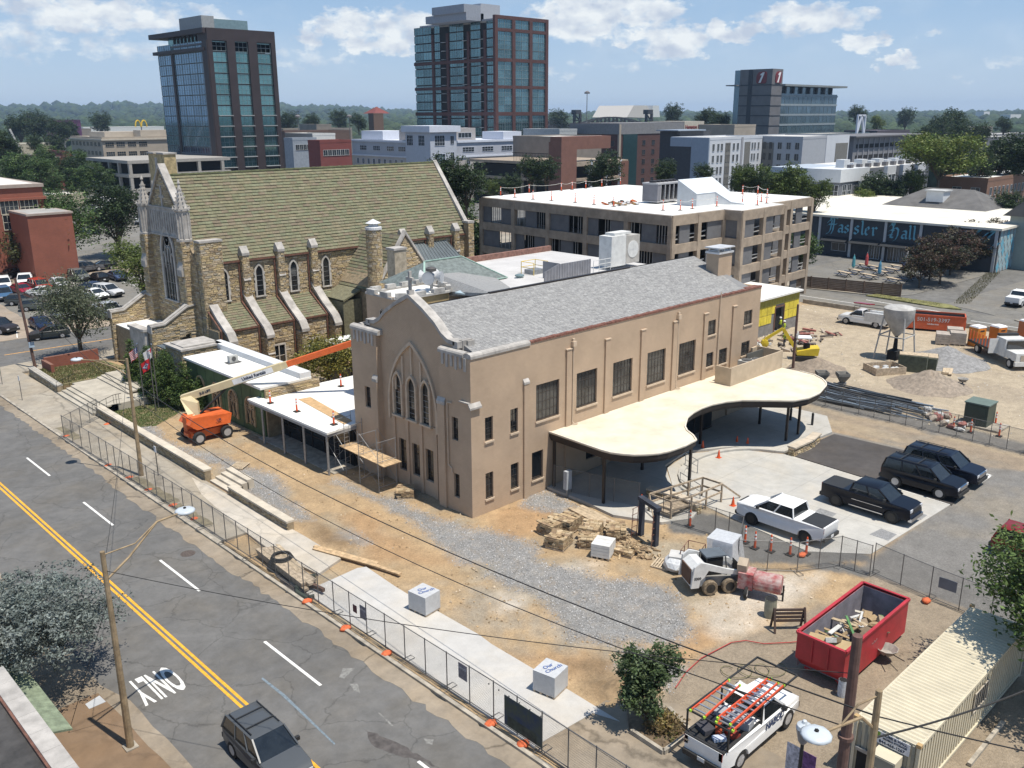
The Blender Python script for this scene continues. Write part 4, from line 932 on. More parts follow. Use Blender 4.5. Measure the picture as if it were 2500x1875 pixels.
# ================================================================ porch canopy
T=tg('entrance_canopy','cream flat-topped canopy with a wavy dark bronze edge on slim columns','canopy',(50,36,0))
cp=[(41.78,39.49),(41.68,36.6),(41.63,34.76),(41.7,34.1),(41.98,33.46),(42.4,32.8),(43.04,32.25),(43.7,31.85),(44.48,31.63),(46.0,31.5),(47.44,31.63),(48.05,32.3),(48.53,33.12),(49.1,33.7),(49.79,34.12),(50.8,34.7),(52.05,35.06),(53.3,35.22),(54.5,35.18),(55.8,34.85),(57.0,34.25),(58.3,32.9),(59.6,31.45),(61,31.0),(62.7,31.05),(64.25,31.48),(65.0,31.7),(65.68,32.06),(66.5,32.8),(67.12,33.77),(67.3,35.2),(67.3,39.49)]
p1(T,'roof_membrane','prism',(cp,3.98,4.06,),m_roofcream,1)
def inset(P,d):
 out=[]
 for i in range(len(P)):
  a,c,e=V3(P[i-1]),V3(P[i]),V3(P[(i+1)%len(P)]);t=((c-a).normalized()+(e-c).normalized())
  if t.length < 1e-4: out.append(tuple(c));continue
  t.normalize();out.append((c.x-t.y*d,c.y+t.x*d))
 return out
for nm,d,z0_,z1_ in (('fascia',.02,3.70,3.98),('fascia_step',.12,3.58,3.70),('soffit',.22,3.45,3.58)):
 b=MB();P=inset(cp,d);P[0]=(P[0][0],39.49);P[-1]=(P[-1][0],39.49);b.prism(P,z0_,z1_);pt(T,nm,b,m_bz,1)
b=MB();P=cp[:-1]
for i in range(len(P)-1): b.beam((*P[i],4.09),(*P[i+1],4.09),.10,.07)
pt(T,'edge_trim',b,mat('cream_trim',(.66,.60,.50)),1)
for x,y in ((42.22,35.0),(48.63,36.84),(48.02,32.40),(63.36,36.29),(61.3,32.74),(63.31,32.83),(42.0,39.2),(56.0,37.0)):
 pbox(T,'column',(x-.08,y-.08,.1,x+.08,y+.08,3.46),m_bz)
p1(T,'rainwater_pipe','path',([(41.95,39.1,3.4),(41.95,39.1,.4)],.06,6,),m_bz,1)
T=tg('roof_enclosure','tan parapet enclosure around air conditioners on top of the cream canopy','parapet',(63,38,4.06))
b=MB();b.box(59.5,36.85,4.06,59.62,38.3,5.5);b.box(59.62,36.85,4.06,67.25,36.97,5.55);b.box(67.13,36.97,4.06,67.25,39.4,5.55);b.box(66.4,39.2,4.06,67.2,39.4,5.5);pt(T,'screen_wall',b,mat('screen_tan',(.46,.37,.265),var=.1),1)
pbox(T,'dark_screen',(64.6,38.6,4.06,67.1,38.7,5.4),mat('louver_dark',(.10,.10,.09)))
def condenser(x,y,lab,s=1.0):
 t=tg('air_conditioner',lab,'air conditioner',(x,y,4.07),group='air conditioners behind the tan parapet');p1(t,'case','obox',((0,0,.45*s),(.85*s,.85*s,.9*s),),mat('ac_grey',(.42,.42,.40),var=.1))
 p1(t,'fan_grille',lambda m:m.lathe([(.34*s,.9*s),(.34*s,.96*s),(.05,.99*s)],n=18),mat('ac_dark',(.08,.08,.08)))
condenser(60.4,38.0,'boxy air conditioner nearest the front end of the tan parapet',1.1);condenser(62.0,37.9,'low dark air conditioner second from the front end of the tan parapet',.9);condenser(63.6,38.0,'large round-topped air conditioner in the middle of the enclosure',1.25);condenser(64.9,37.9,'air conditioner against the dark louvre in the enclosure',1.1)
# ================================================================ low stone walls of the porch
def lowwall(pts,h,w,lab,seed):
 t=tg('stone_wall',lab,'wall',(*pts[0],0));core=MB();st=MB();capm=[]
 for i in range(len(pts)-1):
  p,q=V3((*pts[i],0)),V3((*pts[i+1],0));u=(q-p).normalized();L=(q-p).length;n=V3((u.y,-u.x,0))
  core.beam(p+UZ*h/2,q+UZ*h/2,w-.06,h)
  for sgn in (1,-1): stonewall(t,st,(p+n*sgn*(w/2-.03))if sgn>0 else(p+n*sgn*(w/2-.03)),u,n*sgn,L,h,seed=seed+i,rh=(.1,.18),lw=(.2,.5))
  for e,nn in ((p,-u),(q,u)): stonewall(t,st,e-n*(w/2-.03)+nn*.0,n,nn,w-.06,h,seed=seed+9,rh=(.1,.18),lw=(.2,.4))
  k=max(1,round(L/.9))
  for j in range(k):
   p1(t,'cap_stone','beam',(p+u*(L*j/k+.004)+UZ*(h+.06),p+u*(L*(j+1)/k-.004)+UZ*(h+.06),w+.14,.12,),mat('buff_cap',(.50,.43,.34),rv=.08,var=.12),1)
 pt(t,'core',core,m_mo,1);pt(t,'stones',st,m_sv,1,stuff=True)
lowwall([(59.0,31.0),(61.5,30.9),(63.3,31.2)],.62,.55,'low stone wall with buff cap at the far end of the porch',3)
lowwall([(45.5,33.9),(45.9,31.6),(45.6,29.9)],.55,.45,'low stone wall with buff cap by the wooden ramp',4)
b=MB();P=[];
for k in range(13):
 t_=pi*(.93-.78*k/12);P.append((53.6+5.6*cos(t_),31.4+4.3*sin(t_)))
Q=[(53.6+5.2*cos(pi*(.93-.78*k/12)),31.4+3.9*sin(pi*(.93-.78*k/12)))for k in range(12,-1,-1)]
b.prism(P+Q,0,.19);stc('kerb_curve',b,m_apron)
b=MB()
for pts in ([(51.2,33.9),(51.7,35.3)],[(47.6,31.2),(48.4,33.4)]):
 t=tg('handrail','bent metal handrail on the porch step behind the orange cones' if pts[0][0]>50 else 'bent metal handrail beside the low stone wall','handrail',(*pts[0],.03))
 b=MB();p,q=V3((*pts[0],.03)),V3((*pts[1],.03));b.path([p,p+UZ*.95,q+UZ*1.0,q],.03,6);b.path([p+UZ*.5,q+UZ*.5],.02,6);pt(t,'rail',b,m_st,1);b=MB();b.lathe([(.08,0),(.08,.02)],p,10);b.lathe([(.08,0),(.08,.02)],q,10);pt(t,'foot_plates',b,m_st,1)
T=tg('entrance_doors','dark bronze glazed entrance doors below the canopy','doors',(53,38.8,0))
for i in range(7):
 x=51.2+i*1.25;b=MB();b.box(x,38.6,.17,x+.1,38.72,3.4);b.box(x,38.6,3.3,x+1.25,38.72,3.45);b.box(x,38.6,.17,x+1.25,38.72,.3);f_=pt(T,'door_frame',b,m_bz,1)
 g=MB();g.box(x+.1,38.64,.3,x+1.25,38.67,3.3);
 me=g.mesh('glass_pane',T.location);me.materials.append(m_gl);o=NWO('glass_pane',me);LKO(o);o.parent=f_
# ================================================================ annex with white roof and scaffold
T=tg('annex','low unfinished annex with a white roof on steel posts beside the hall','building',(33,57,0))
p1(T,'roof','prism',([(32.25,51.75),(35.1,51.98),(42.3,52.4),(42.3,62.6),(32.25,62.9)],3.12,3.27,),m_roofw,1)
p1(T,'fascia','prism',([(32.32,51.85),(42.2,52.1),(42.2,62.5),(32.32,62.8)],2.9,3.12,),mat('fascia_grey',(.30,.30,.30)),1)
for y in (52.06,55.11,58.01,61.03): p1(T,'post','tube',((32.42,y,0),(32.42,y,2.9),.09,10,),m_st,1)
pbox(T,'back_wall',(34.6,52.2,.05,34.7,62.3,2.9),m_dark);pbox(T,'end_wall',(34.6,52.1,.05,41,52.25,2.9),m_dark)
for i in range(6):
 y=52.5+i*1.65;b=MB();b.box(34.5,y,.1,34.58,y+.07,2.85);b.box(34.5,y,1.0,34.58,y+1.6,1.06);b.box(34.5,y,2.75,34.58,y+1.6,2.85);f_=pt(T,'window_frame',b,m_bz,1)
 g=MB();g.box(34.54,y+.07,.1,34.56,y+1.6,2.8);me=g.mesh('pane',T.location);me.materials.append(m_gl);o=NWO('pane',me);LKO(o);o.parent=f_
pbox(T,'floor_slab',(32.7,51.9,-.02,42,62.5,.06),m_kerb)
b=MB();p_=[KG(1,2,*q,3.28)for q in((500,378),(820,560),(760,590),(405,395))];
P=[tuple(q[:2])for q in p_];b.prism(P,3.275,3.30)
for k in range(1): solo('plywood_runway',b,mat('plywood',(.50,.33,.17),var=.2,scale=3),'long strip of plywood sheets laid on the white annex roof','plywood',loc=tuple(p_[0]))
m_or=mat('safety_orange',(.72,.10,.025),rough=.5,var=.1);m_black=mat('black_rubber',(.02,.02,.02),rough=.8,var=.2);m_refl=mat('reflective_white',(.75,.75,.75),var=.05)
def dl(x,y,z,lab,grp,h=1.05,rz=0,proto={}):
 key=round(h,2)
 if key in proto: return dup(proto[key],(x,y,z),rz,label=lab,group=grp)
 t=tg('delineator_post',lab,'traffic post',(x,y,z),rz,grp);p1(t,'post',lambda m:m.lathe([(.075,.05),(.065,h*.5),(.05,h*.93),(.03,h)],n=10),m_or)
 p1(t,'rubber_base','obox',((0,0,.03),(.42,.42,.06),),m_black);b=MB();b.lathe([(.073,h*.55),(.070,h*.66)],n=10);b.lathe([(.066,h*.75),(.062,h*.86)],n=10);pt(t,'reflective_band',b,m_refl);proto[key]=t;return t
for (c_,r__,px,py,lab) in ((1,2,190,425,'orange delineator at the green-wall corner of the white annex roof'),(1,2,395,490,'yellow-taped orange delineator on the front edge of the annex roof'),(1,2,680,590,'orange delineator nearest the scaffold on the annex roof'),(1,2,735,295,'orange delineator at the back of the annex roof by the tan hall')):
 p=KG(c_,r__,px,py,3.28);dl(p.x,p.y,3.28,lab,'delineators on the annex roof')
# ================================================================ green sheathed building
m_green=mat('green_sheathing',(.075,.12,.05),var=.2,scale=1.2,rough=.7)
T=tg('green_sheathed_building','low building wrapped in green sheathing with arched window openings','building',(33.2,69,0))
YS=(62.2,75.4);ARC=[(64.3),(67.1),(70.0),(72.9)]
pbox(T,'wall',(33.2,YS[0],0,37.2,YS[1],3.75),m_green)
p1(T,'roof','prism',([(33.0,YS[0]-.1),(37.6,YS[0]-.1),(37.6,YS[1]+.1),(33.0,YS[1]+.1)],3.98,4.16,),m_roofw,1)
pbox(T,'rear_parapet',(36.6,YS[0]-.05,4.16,37.6,YS[1]+2,4.62),mat('parapet_white',(.60,.61,.62),var=.06))
pbox(T,'fascia',(33.1,YS[0],3.75,37.5,YS[1],3.98),m_green)
b=MB()
for i in range(9):
 y=YS[0]+.3+i*1.55;b.box(33.185,y,0.1,33.198,y+.03,3.7)
b.box(33.185,YS[0],1.9,33.198,YS[1],1.92);pt(T,'sheathing_joints',b,mat('joint_dark',(.03,.05,.03)),1,stuff=True)
m_wood=mat('raw_timber',(.50,.35,.20),var=.3,scale=4,rv=.12);m_ww=mat('weathered_timber',(.40,.32,.23),var=.35,scale=5,rv=.15)
for y in ARC:
 o_=V3((33.2,y,0))-T.location;F=MB();out=ap(1.5,2.45,.55,8,.62);inn=ap(1.2,2.3,.6,8,.62);ring(F,o_,UY,-UX,out,inn,0,.14);f_=pt(T,'arched_window',F,m_wood)
 g=MB();g.extr([o_+UY*p[0]+UZ*p[1]-UX*.004 for p in inn],(-.012,0,0));sbp(f_,'pane',g,m_gl)
 s_=MB()
 for an in range(7):
  t_=pi*(.1+.8*an/6);s_.beam(o_+V3((-.05,0,1.9)),o_+V3((-.05,.62*cos(t_),1.9+.62*sin(t_)*1.35)),.05,.05)
 s_.beam(o_+V3((-.05,0,.6)),o_+V3((-.05,0,1.9)),.06,.05);s_.beam(o_+V3((-.05,-.6,1.9)),o_+V3((-.05,.6,1.9)),.06,.05);s_.beam(o_+V3((-.06,-.4,.6)),o_+V3((-.06,.4,1.8)),.05,.05);sbp(f_,'timber_bracing',s_,m_wood)
t=tg('roof_unit','small pale condenser on the white roof of the green building','air conditioner',(35.2,70.6,4.16));p1(t,'case','obox',((0,0,.35),(.8,.4,.6),),mat('ac_grey',(.42,.42,.40)));b=MB();b.lathe([(.2,-.22),(.2,-.2)],(0,0,.38),14,'y');b.obox((0,0,.03),(1.2,.8,.06));pt(t,'fan',b,mat('ac_dark',(.08,.08,.08)))
b=MB();st=MB();T2=tg('stone_end_wall','narrow stone wall between the green building and the annex roof','wall',(33,62.1,3.3))
b.box(33.3,61.9,0,38.2,62.1,3.95);pt(T2,'core',b,m_mo,1);stonewall(T2,st,(33.3,61.9,3.3),UX,-UY,4.9,.62,seed=77,rh=(.1,.16));pt(T2,'stones',st,m_sv,1,stuff=True)
b=MB()
for i in range(22):
 y=62.6+i*.42;b.beam((32.9,y,.03),(32.35,y-.05,.14),.04,.03)
b.beam((32.9,62.4,.03),(32.9,72,.03),.06,.05);solo('formwork_rake',b,m_ww,'long toothed timber formwork strip along the foot of the green wall','formwork',loc=(32.7,67,0))
# ================================================================ stone church
CX0,CX1,CY0,CYR,CY1=38.6,73.5,83.0,89.0,95.0
T=tg('stone_church','gothic fieldstone church with a steep mossy green slate roof','church',(CX0,CY0,0))
parts3=[];st=MB()
core=MB()
core.extr([(CX0+.02,CY0+.03,0),(CX0+.02,CY0+.03,11),(CX0+.02,CYR,18.7),(CX0+.02,CY1,11),(CX0+.02,CY1,0)],(CX1-CX0-.1,0,0))
core.box(CX0+.1,80.03,0,54.2,CY0,4.65);pt(T,'mortar_core',core,m_mo,1,fix=True)
NW=[41.2,45.04,48.98,52.9,71.2]
holes=[(x-CX0-.62,6.7,x-CX0+.62,10.3)for x in NW]
stonewall(T,st,(CX0+.6,CY0,4.9),UX,-UY,18.5,6.0,[(h[0]-.6,h[1]-4.9,h[2]-.6,h[3]-4.9)for h in holes],11,parts=parts3)
stonewall(T,st,(57.1,CY0,5.),UX,-UY,CX1-57.1,5.9,[(71.2-57.1-.62,1.7,71.2-57.1+.62,5.3)],12,k=1.15)
AW=[40.6,44.9,48.9,52.6]
stonewall(T,st,(39.6,80,0),UX,-UY,14.6,4.6,[(x-.8-39.6,.35,x+.8-39.6,2.5)for x in AW],13,parts=parts3)
top=lambda a: 18.9-abs(a-6)*1.32
stonewall(T,st,(CX0,CY0,3),UY,-UX,12,16.5,[(4.3,3.6,7.7,11.2),(1.2,10.1,10.8,13.2)],14,top=lambda a:15.9-abs(a-6)*1.32)
for m_ in parts3: pt(T,'stone',m_,m_sv,1)
m_fl=mat('facade_mortar',(.12,.10,.075),var=.2)
for i,x in en(NW): lancet(T,(x,CY0,0),UX,-UY,.72,3.05,6.95,m_stone_w,m_gl,sw=.17,d=.13,bars=4,quoin=True)
for x in AW:
 o_=V3((x,80,0))-T.location;F=MB()
 for (a0,z0_,a1,z1_) in ((-.78,.4,-.66,2.45),(.66,.4,.78,2.45),(-.66,2.3,.66,2.45),(-.66,.4,.66,.52),(-.05,.52,.05,2.3)): F.extr([o_+UX*a0+UZ*z0_,o_+UX*a1+UZ*z0_,o_+UX*a1+UZ*z1_,o_+UX*a0+UZ*z1_],-UY*.12)
 F.extr([o_+UX*-.66+UZ*1.2,o_+UX*.66+UZ*1.2,o_+UX*.66+UZ*1.25,o_+UX*-.66+UZ*1.25],-UY*.05)
 f_=pt(T,'window',F,m_stone_w)
 for sg in (-1,1):
  g=MB();g.extr([o_+UX*(sg*.355-.3)+UZ*.52-UY*.01,o_+UX*(sg*.355+.3)+UZ*.52-UY*.01,o_+UX*(sg*.355+.3)+UZ*2.3-UY*.01,o_+UX*(sg*.355-.3)+UZ*2.3-UY*.01],UY*.02);sbp(f_,'pane',g,m_gl)
sl=math.hypot(6.15,8.1);sS=V3((0,6.15/sl,8.1/sl));rx0,rx1=CX0+.55,CX1-.55
p1(T,'roof','extr',([(rx0,82.85,10.75),(rx0,CYR,18.86),(rx0,95.15,10.75),(rx0,95.15,10.5),(rx0,CYR,18.6),(rx0,82.85,10.5)],(rx1-rx0,0,0),),mat('roof_underlay',(.14,.12,.09)),1,fix=True)
SC_=[(.20,.185,.115),(.19,.185,.115),(.205,.19,.125),(.18,.18,.11),(.205,.18,.115),(.185,.19,.12),(.20,.165,.115)]
rt(T,'roof_slates',(rx0,82.85,10.78),UX,sS,rx1-rx0,sl,.78,.36,SC_,m_sht,8,thick=.08,n_parts=280)
b=MB()
for i in range(60): x=rx0+i*.57;b.prism([(x,88.85),(x+.56,88.85),(x+.56,89.15),(x,89.15)],18.84,18.98+.02*(i%2))
pt(T,'ridge_tiles',b,mat('ridge_moss',(.15,.16,.08),var=.3,scale=3),1,stuff=True)
sl2=math.hypot(3.1,1.95);sA=V3((0,3.1/sl2,1.95/sl2))
bx=[43.05+3.93*i for i in range(-1,4)]
p1(T,'aisle_roof','extr',([(39.6,79.9,4.62),(39.6,83,6.6),(39.6,83,6.3),(39.6,79.9,4.4)],(14.6,0,0),),mat('roof_underlay',(.14,.12,.09)),1,fix=True)
rt(T,'aisle_slates',(39.6,79.9,4.66),UX,sA,14.6,sl2,.6,.33,SC_,m_sht,9,thick=.05)
cm=MB();lim=MB()
def limp(mb,name='buttress_cap'): pt(T,name,mb,m_lime,1,fix=True)
bl=[43.05+3.93*i for i in range(-1,8)]
for i,x in en(bl):
 if i in (4,5): continue
 zb=5 if x < 54 else 5;y0=82.35
 cm.box(x+.04,y0+.04,zb,x+.66,83.0,11.3)
 for (o_,u_,n_,L) in (((x,y0,zb),UX,-UY,.7),((x,83,zb),-UY,-UX,.65),((x+.7,y0,zb),UY,UX,.65)): stonewall(T,st,V3(o_)+UZ*0,u_,n_,L,6.3,seed=30+i,rh=(.15,.25),lw=(.25,.6))
 m_=MB();m_.extr([(x-.05,y0-.1,11.25),(x-.05,83.1,11.25),(x-.05,83.1,11.7),(x-.05,82.75,12.15),(x-.05,y0-.1,11.5)],(.8,0,0));limp(m_)
 m_=MB();m_.extr([(x-.03,y0-.12,8.8),(x-.03,y0-.0,8.8),(x-.03,y0,9.05)],(.76,0,0));limp(m_,'weathering_stone')
 p1(T,'copper_downpipe','tube',((x-.18,82.85,5.1 if x>54 else 6.4),(x-.18,82.85,10.7),.09,8,),m_copper,1)
for i,x in en(bx):
 if i == 4: continue
 cm.box(x+.04,78.75,0,x+.66,80,3.6);cm.extr([(x+.04,79.2,3.4),(x+.04,83,3.4),(x+.04,83,6.9),(x+.04,79.2,4.0)],(.62,0,0))
 stonewall(T,st,(x,78.7,0),UX,-UY,.7,3.6,seed=50+i);stonewall(T,st,(x,80,0),-UY,-UX,1.3,3.6,seed=60+i);stonewall(T,st,(x+.7,78.7,0),UY,UX,1.3,3.6,seed=70+i)
 for k,(ya,za,yb,zb) in en(((78.55,3.55,79.1,4.35),(79.1,4.35,80.6,5.35),(80.6,5.35,82.1,6.6),(82.1,6.6,82.9,7.45))):
  m_=MB();m_.extr([(x-.08,ya,za),(x-.08,yb,zb),(x-.08,yb,zb+.34),(x-.08,ya,za+.30)],(.86,0,0));limp(m_,'raking_stone')
 m_=MB();m_.extr([(x-.03,78.6,1.9),(x-.03,78.72,1.9),(x-.03,78.72,2.15)],(.76,0,0));limp(m_,'weathering_stone')
 p1(T,'copper_downpipe','path',([(x-.22,82.8,6.7),(x-.22,79.85,4.75),(x-.22,79.8,.1)],.08,6,),m_copper,1)
pbox(T,'eave_gutter',(rx0,82.7,10.62,rx1,82.84,10.78),m_copper);pbox(T,'aisle_gutter',(39.6,79.78,4.52,54.1,79.9,4.66),m_copper)
cm.box(38.75,82.2,0,40.9,83.1,12.9);stonewall(T,st,(38.7,82.15,0),UX,-UY,2.2,12.9,seed=81);stonewall(T,st,(38.7,83.4,0),-UY,-UX,1.25,12.9,seed=82);stonewall(T,st,(40.9,82.15,5),UY,UX,.9,7.9,seed=83)
m_=MB();m_.box(38.6,82.05,12.9,41.0,83.2,13.1);limp(m_,'pier_cap')
for y in (84.75,93.1):
 cm.box(37.9,y-.6,0,39.0,y+.6,12.9);stonewall(T,st,(37.85,y-.62,0),UX,-UY,1.1,12.9,seed=int(y));stonewall(T,st,(37.85,y+.62,0),-UY,-UX,1.24,12.9,seed=int(y)+1)
 m_=MB();m_.lathe([(.78,12.9),(.78,13.1),(.66,13.15),(.66,15.7),(.80,15.8),(.80,16.05)],(38.45,y,0),8);limp(m_,'turret_shaft')
 m_=MB()
 for k in range(8):
  a=(k+.5)*pi/4;p=V3((38.45+.66*cos(a),y+.66*sin(a),0));m_.tube(p+UZ*13.2,p+UZ*15.6,.07,5);m_.lathe([(.12,0),(.0,.35)],(38.45+.74*cos(a),y+.74*sin(a),15.95),4)
 limp(m_,'turret_tracery')
 m_=MB();m_.lathe([(.62,16.05),(.40,16.9),(.20,17.8),(.07,18.25),(.16,18.35),(.12,18.5),(.03,18.75)],(38.45,y,0),8)
 for r in range(5):
  zz=16.25+r*.38;rr=.60-.1*r
  for k in range(8): a=k*pi/4+r*.0;m_.obox((38.45+rr*cos(a),y+rr*sin(a),zz),(.16,.12,.12),a)
 limp(m_,'pinnacle')
 m_=MB();m_.extr([(37.6,y-.5,9.6),(37.9,y-.5,9.6),(37.9,y-.5,11.2),(37.6,y-.5,10.2)],(0,1.0,0));limp(m_,'set_off');m_=MB();m_.extr([(37.72,y-.62,6.6),(37.9,y-.62,6.6),(37.9,y-.62,6.95)],(0,1.24,0));limp(m_,'set_off')
m_=MB();m_.box(CX0-.12,85.4,13.0,CX0-.002,92.4,15.9)
for k in range(13): m_.box(CX0-.2,85.6+k*.52,13.5,CX0-.12,85.72+k*.52,15.4)
m_.box(CX0-.22,85.4,13.0,CX0-.12,92.4,13.18);m_.box(CX0-.22,85.4,15.75,CX0-.12,92.4,15.9);limp(m_,'frieze')
for s_ in (-1,1):
 for k in range(4):
  a0,a1=k/4,(k+1)/4;ya,yb=CYR+s_*(3.9-3.9*a0),CYR+s_*(3.9-3.9*a1);za,zb=15.2+4.7*a0,15.2+4.7*a1
  m_=MB();m_.extr([(CX0-.15,ya,za-.25),(CX0-.15,yb,zb-.25),(CX0-.15,yb,zb+.12),(CX0-.15,ya,za+.12)],(.75,0,0));limp(m_,'coping_stone')
core2=MB();core2.extr([(CX0,84.9,10),(CX0,84.9,14.8),(CX0,CYR,19.7),(CX0,93.1,14.8),(CX0,93.1,10)],(.5,0,0));pt(T,'gable_core',core2,mat('gable_mortar',(.20,.155,.10),var=.2),1,fix=True)
stonewall(T,st,(CX0,85,15.9),UY,-UX,8,3.7,seed=99,top=lambda a:3.7-abs(a-4)*1.25)
m_=MB();m_.box(CX0-.14,CYR-.55,16.75,CX0-.002,CYR+.55,17.0);m_.box(CX0-.15,CYR-.13,15.9,CX0-.003,CYR+.13,17.9);limp(m_,'relief_cross')
pbox(T,'ridge_stack',(39.2,89.0,18.2,40.4,92.6,20.85),mat('pale_stack',(.42,.33,.18),var=.35,scale=2.5,bump=.8,bscale=5))
m_=MB();m_.box(39.15,90.6,18.2,40.45,91.1,20.5);m_.box(39.1,88.9,20.85,40.5,90.5,21.0);m_.box(39.1,91.2,20.85,40.5,92.7,21.0);limp(m_,'stack_bands')
f_=lancet(T,(CX0,CYR,0),UY,-UX,2.5,7.0,6.6,m_stone_w,m_gl,sw=.34,d=.16,bars=2,mull=3)
for k,(a,zt) in en(((-.94,11.4),(-.31,12.0),(.31,12.0),(.94,11.4))):
 m_=MB();o_=V3((CX0,CYR+a,0))-T.location;ring(m_,o_,UY,-UX,ap(.62,1.6,zt-1.6),ap(.46,1.5,zt-1.6),.012,.13);sbp(f_,'tracery',m_,m_stone_w)
m_=MB();o_=V3((CX0,CYR,12.6))-T.location
for k in range(6): a=k*pi/3;m_.lathe([(.30,.01),(.30,.12),(.22,.12),(.22,.01)],(o_.x-.08,o_.y+.35*cos(a),o_.z+.35*sin(a)-.0),10,'x')
sbp(f_,'tracery',m_,m_stone_w)
for y,sd in ((84.1,1),(93.8,2)):
 pr=[(34.0,0),(34.0,5.2),(35.3,5.25),(37.7,6.65),(38.6,6.7),(38.6,4.2)];ar=[(37.9,4.1),(37.4,4.0),(36.8,3.6),(36.3,2.9),(36.05,2.0),(36.0,0)]
 p1(T,'flying_wall','extr',([(x,y,z)for x,z in pr+ar],(0,.55,0),),m_mo,1,fix=True)
 def fl_top(a): X=34+a;return 5.2 if X < 35.3 else 5.2+(X-35.3)*.58
 stonewall(T,st,(34,y,0),UX,-UY,4.6,6.6,[(2.0,0,4.6,2.6),(2.25,2.6,4.6,3.35),(2.7,3.35,4.6,3.8),(3.3,3.8,4.6,4.15)],200+sd,top=fl_top,rh=(.12,.2));stonewall(T,st,(34,y+.55,0),-UY,-UX,.55,5.1,seed=210+sd)
 for (xa,za,xb,zb) in ((33.9,5.2,35.3,5.25),(35.3,5.25,36.5,5.95),(36.5,5.95,37.7,6.65),(37.7,6.65,38.55,6.75)):
  for k,(w0,w1,dz) in en(((-.15,.75,0),(.05,.5,.12))):
   m_=MB();m_.extr([(xa,y+w0,za+dz),(xb,y+w0,zb+dz),(xb,y+w0,zb+dz+.14),(xa,y+w0,za+dz+.14)],(0,w1-w0,0));limp(m_,'raking_stone')
 m_=MB();m_.extr([(33.9,y-.15,4.6),(33.9,y-.15,5.2),(34.0,y-.15,5.2),(34.0,y-.15,4.6)],(0,.9,0));limp(m_,'set_off')
pbox(T,'porch_wall',(34.3,84.7,0,38.4,93.7,3.9),m_mo)
m_=MB();m_.box(33.9,85.6,0,34.3,89.2,4.5);m_.box(33.75,85.5,4.5,34.6,89.3,4.75);m_.lathe([(.35,0),(.35,4.6),(.5,4.7),(.5,4.95)],(33.9,85.3,0),8);limp(m_,'porch_panel')
pbox(T,'porch_roof',(34.3,84.7,3.9,38.4,93.7,3.98),m_roofw)
pbox(T,'porch_block',(33.3,76.3,0,37.0,79.6,4.45),m_mo);stonewall(T,st,(33.3,76.3,0),UX,-UY,3.7,4.45,seed=301,rh=(.12,.2));stonewall(T,st,(33.3,79.6,0),-UY,-UX,3.3,4.45,seed=302,rh=(.12,.2))
m_=MB();m_.box(33.15,76.15,4.45,37.1,79.8,4.62);m_.box(33.6,76.6,4.62,36.7,79.3,4.72);limp(m_,'block_coping')
lancet(T,(33.3,78.2,0),UY,-UX,.5,1.9,2.0,m_stone_w,m_mo,sw=.1,d=.08,bars=0,sill=False)
pbox(T,'side_porch',(34.2,79.7,0,38.4,83.9,3.4),m_mo);stonewall(T,st,(34.2,83.9,0),-UY,-UX,4.2,3.4,seed=303)
pbox(T,'side_porch_roof',(34.2,79.7,3.4,38.4,83.9,3.5),mat('porch_lead',(.10,.13,.16),rough=.5))
for s_ in (-1,1):
 for k in range(7):
  a0,a1=k/7,(k+1)/7;ya,yb=CYR+s_*(5.9-5.9*a0),CYR+s_*(5.9-5.9*a1);za,zb=11.9+7.25*a0,11.9+7.25*a1
  m_=MB();m_.extr([(CX1-.55,ya,za-.5),(CX1-.55,yb,zb-.5),(CX1-.55,yb,zb),(CX1-.55,ya,za)],(.55,0,0));limp(m_,'coping_stone')
cm.box(CX1-.9,82.3,0,CX1,83.1,12.0);stonewall(T,st,(CX1-.9,82.25,0),UX,-UY,.9,12,seed=311);m_=MB();m_.box(CX1-1,82.2,12,CX1+.05,83.3,12.25);limp(m_,'kneeler_stone')
pt(T,'buttress_cores',cm,m_mo,1,stuff=True)
GX,GY=58.3,76.0
p1(T,'transept_wall','extr',([(54.6,GY+.04,0),(54.6,GY+.04,7.3),(GX,GY+.04,12.3),(62.0,GY+.04,7.3),(62.0,GY+.04,0)],(0,7.0,0),),m_mo,1,fix=True)
stonewall(T,st,(54.6,GY,6.5),UX,-UY,7.4,5.9,seed=321,top=lambda a:5.9-abs(a-3.7)*1.38,rh=(.14,.24))
for s_ in (-1,1):
 for k in range(4):
  a0,a1=k/4,(k+1)/4;xa,xb=GX+s_*(3.8-3.8*a0),GX+s_*(3.8-3.8*a1);za,zb=7.5+5.3*a0,7.5+5.3*a1
  m_=MB();m_.extr([(xa,GY-.12,za-.2),(xb,GY-.12,zb-.2),(xb,GY-.12,zb+.14),(xa,GY-.12,za+.14)],(0,.5,0));limp(m_,'coping_stone')
sl3=math.hypot(3.75,5.4);sW=V3((3.75/sl3,0,5.4/sl3))
p1(T,'transept_roof','extr',([(54.5,76.35,6.9),(GX,76.35,12.4),(62.1,76.35,6.9),(62.1,76.35,6.6),(GX,76.35,12.1),(54.5,76.35,6.6)],(0,8.6,0),),mat('roof_underlay',(.14,.12,.09)),1,fix=True)
rt(T,'transept_slates',(54.45,85.2,6.95),-UY,sW,8.9,sl3,.78,.36,SC_,m_sht,19,thick=.055)
rt(T,'transept_slates',(62.15,76.35,6.95),UY,V3((-sW.x,0,sW.z)),8.9,sl3,.78,.36,SC_,m_sht,20,thick=.055)
b=MB();b.extr([(52.2,78.9,6.0),(54.4,78.9,6.9),(54.4,83.2,6.9),(52.2,83.2,6.0)],(0,0,-.2));b.box(52.2,79.0,0,54.5,83,5.9);pt(T,'transept_lean_to',b,mat('slate_plain',(.17,.16,.10),var=.3,scale=4),1,fix=True)
p1(T,'chimney_core','lathe',([(.74,4),(.74,13.3)],(54.75,76.6,0),20,),m_mo,1)
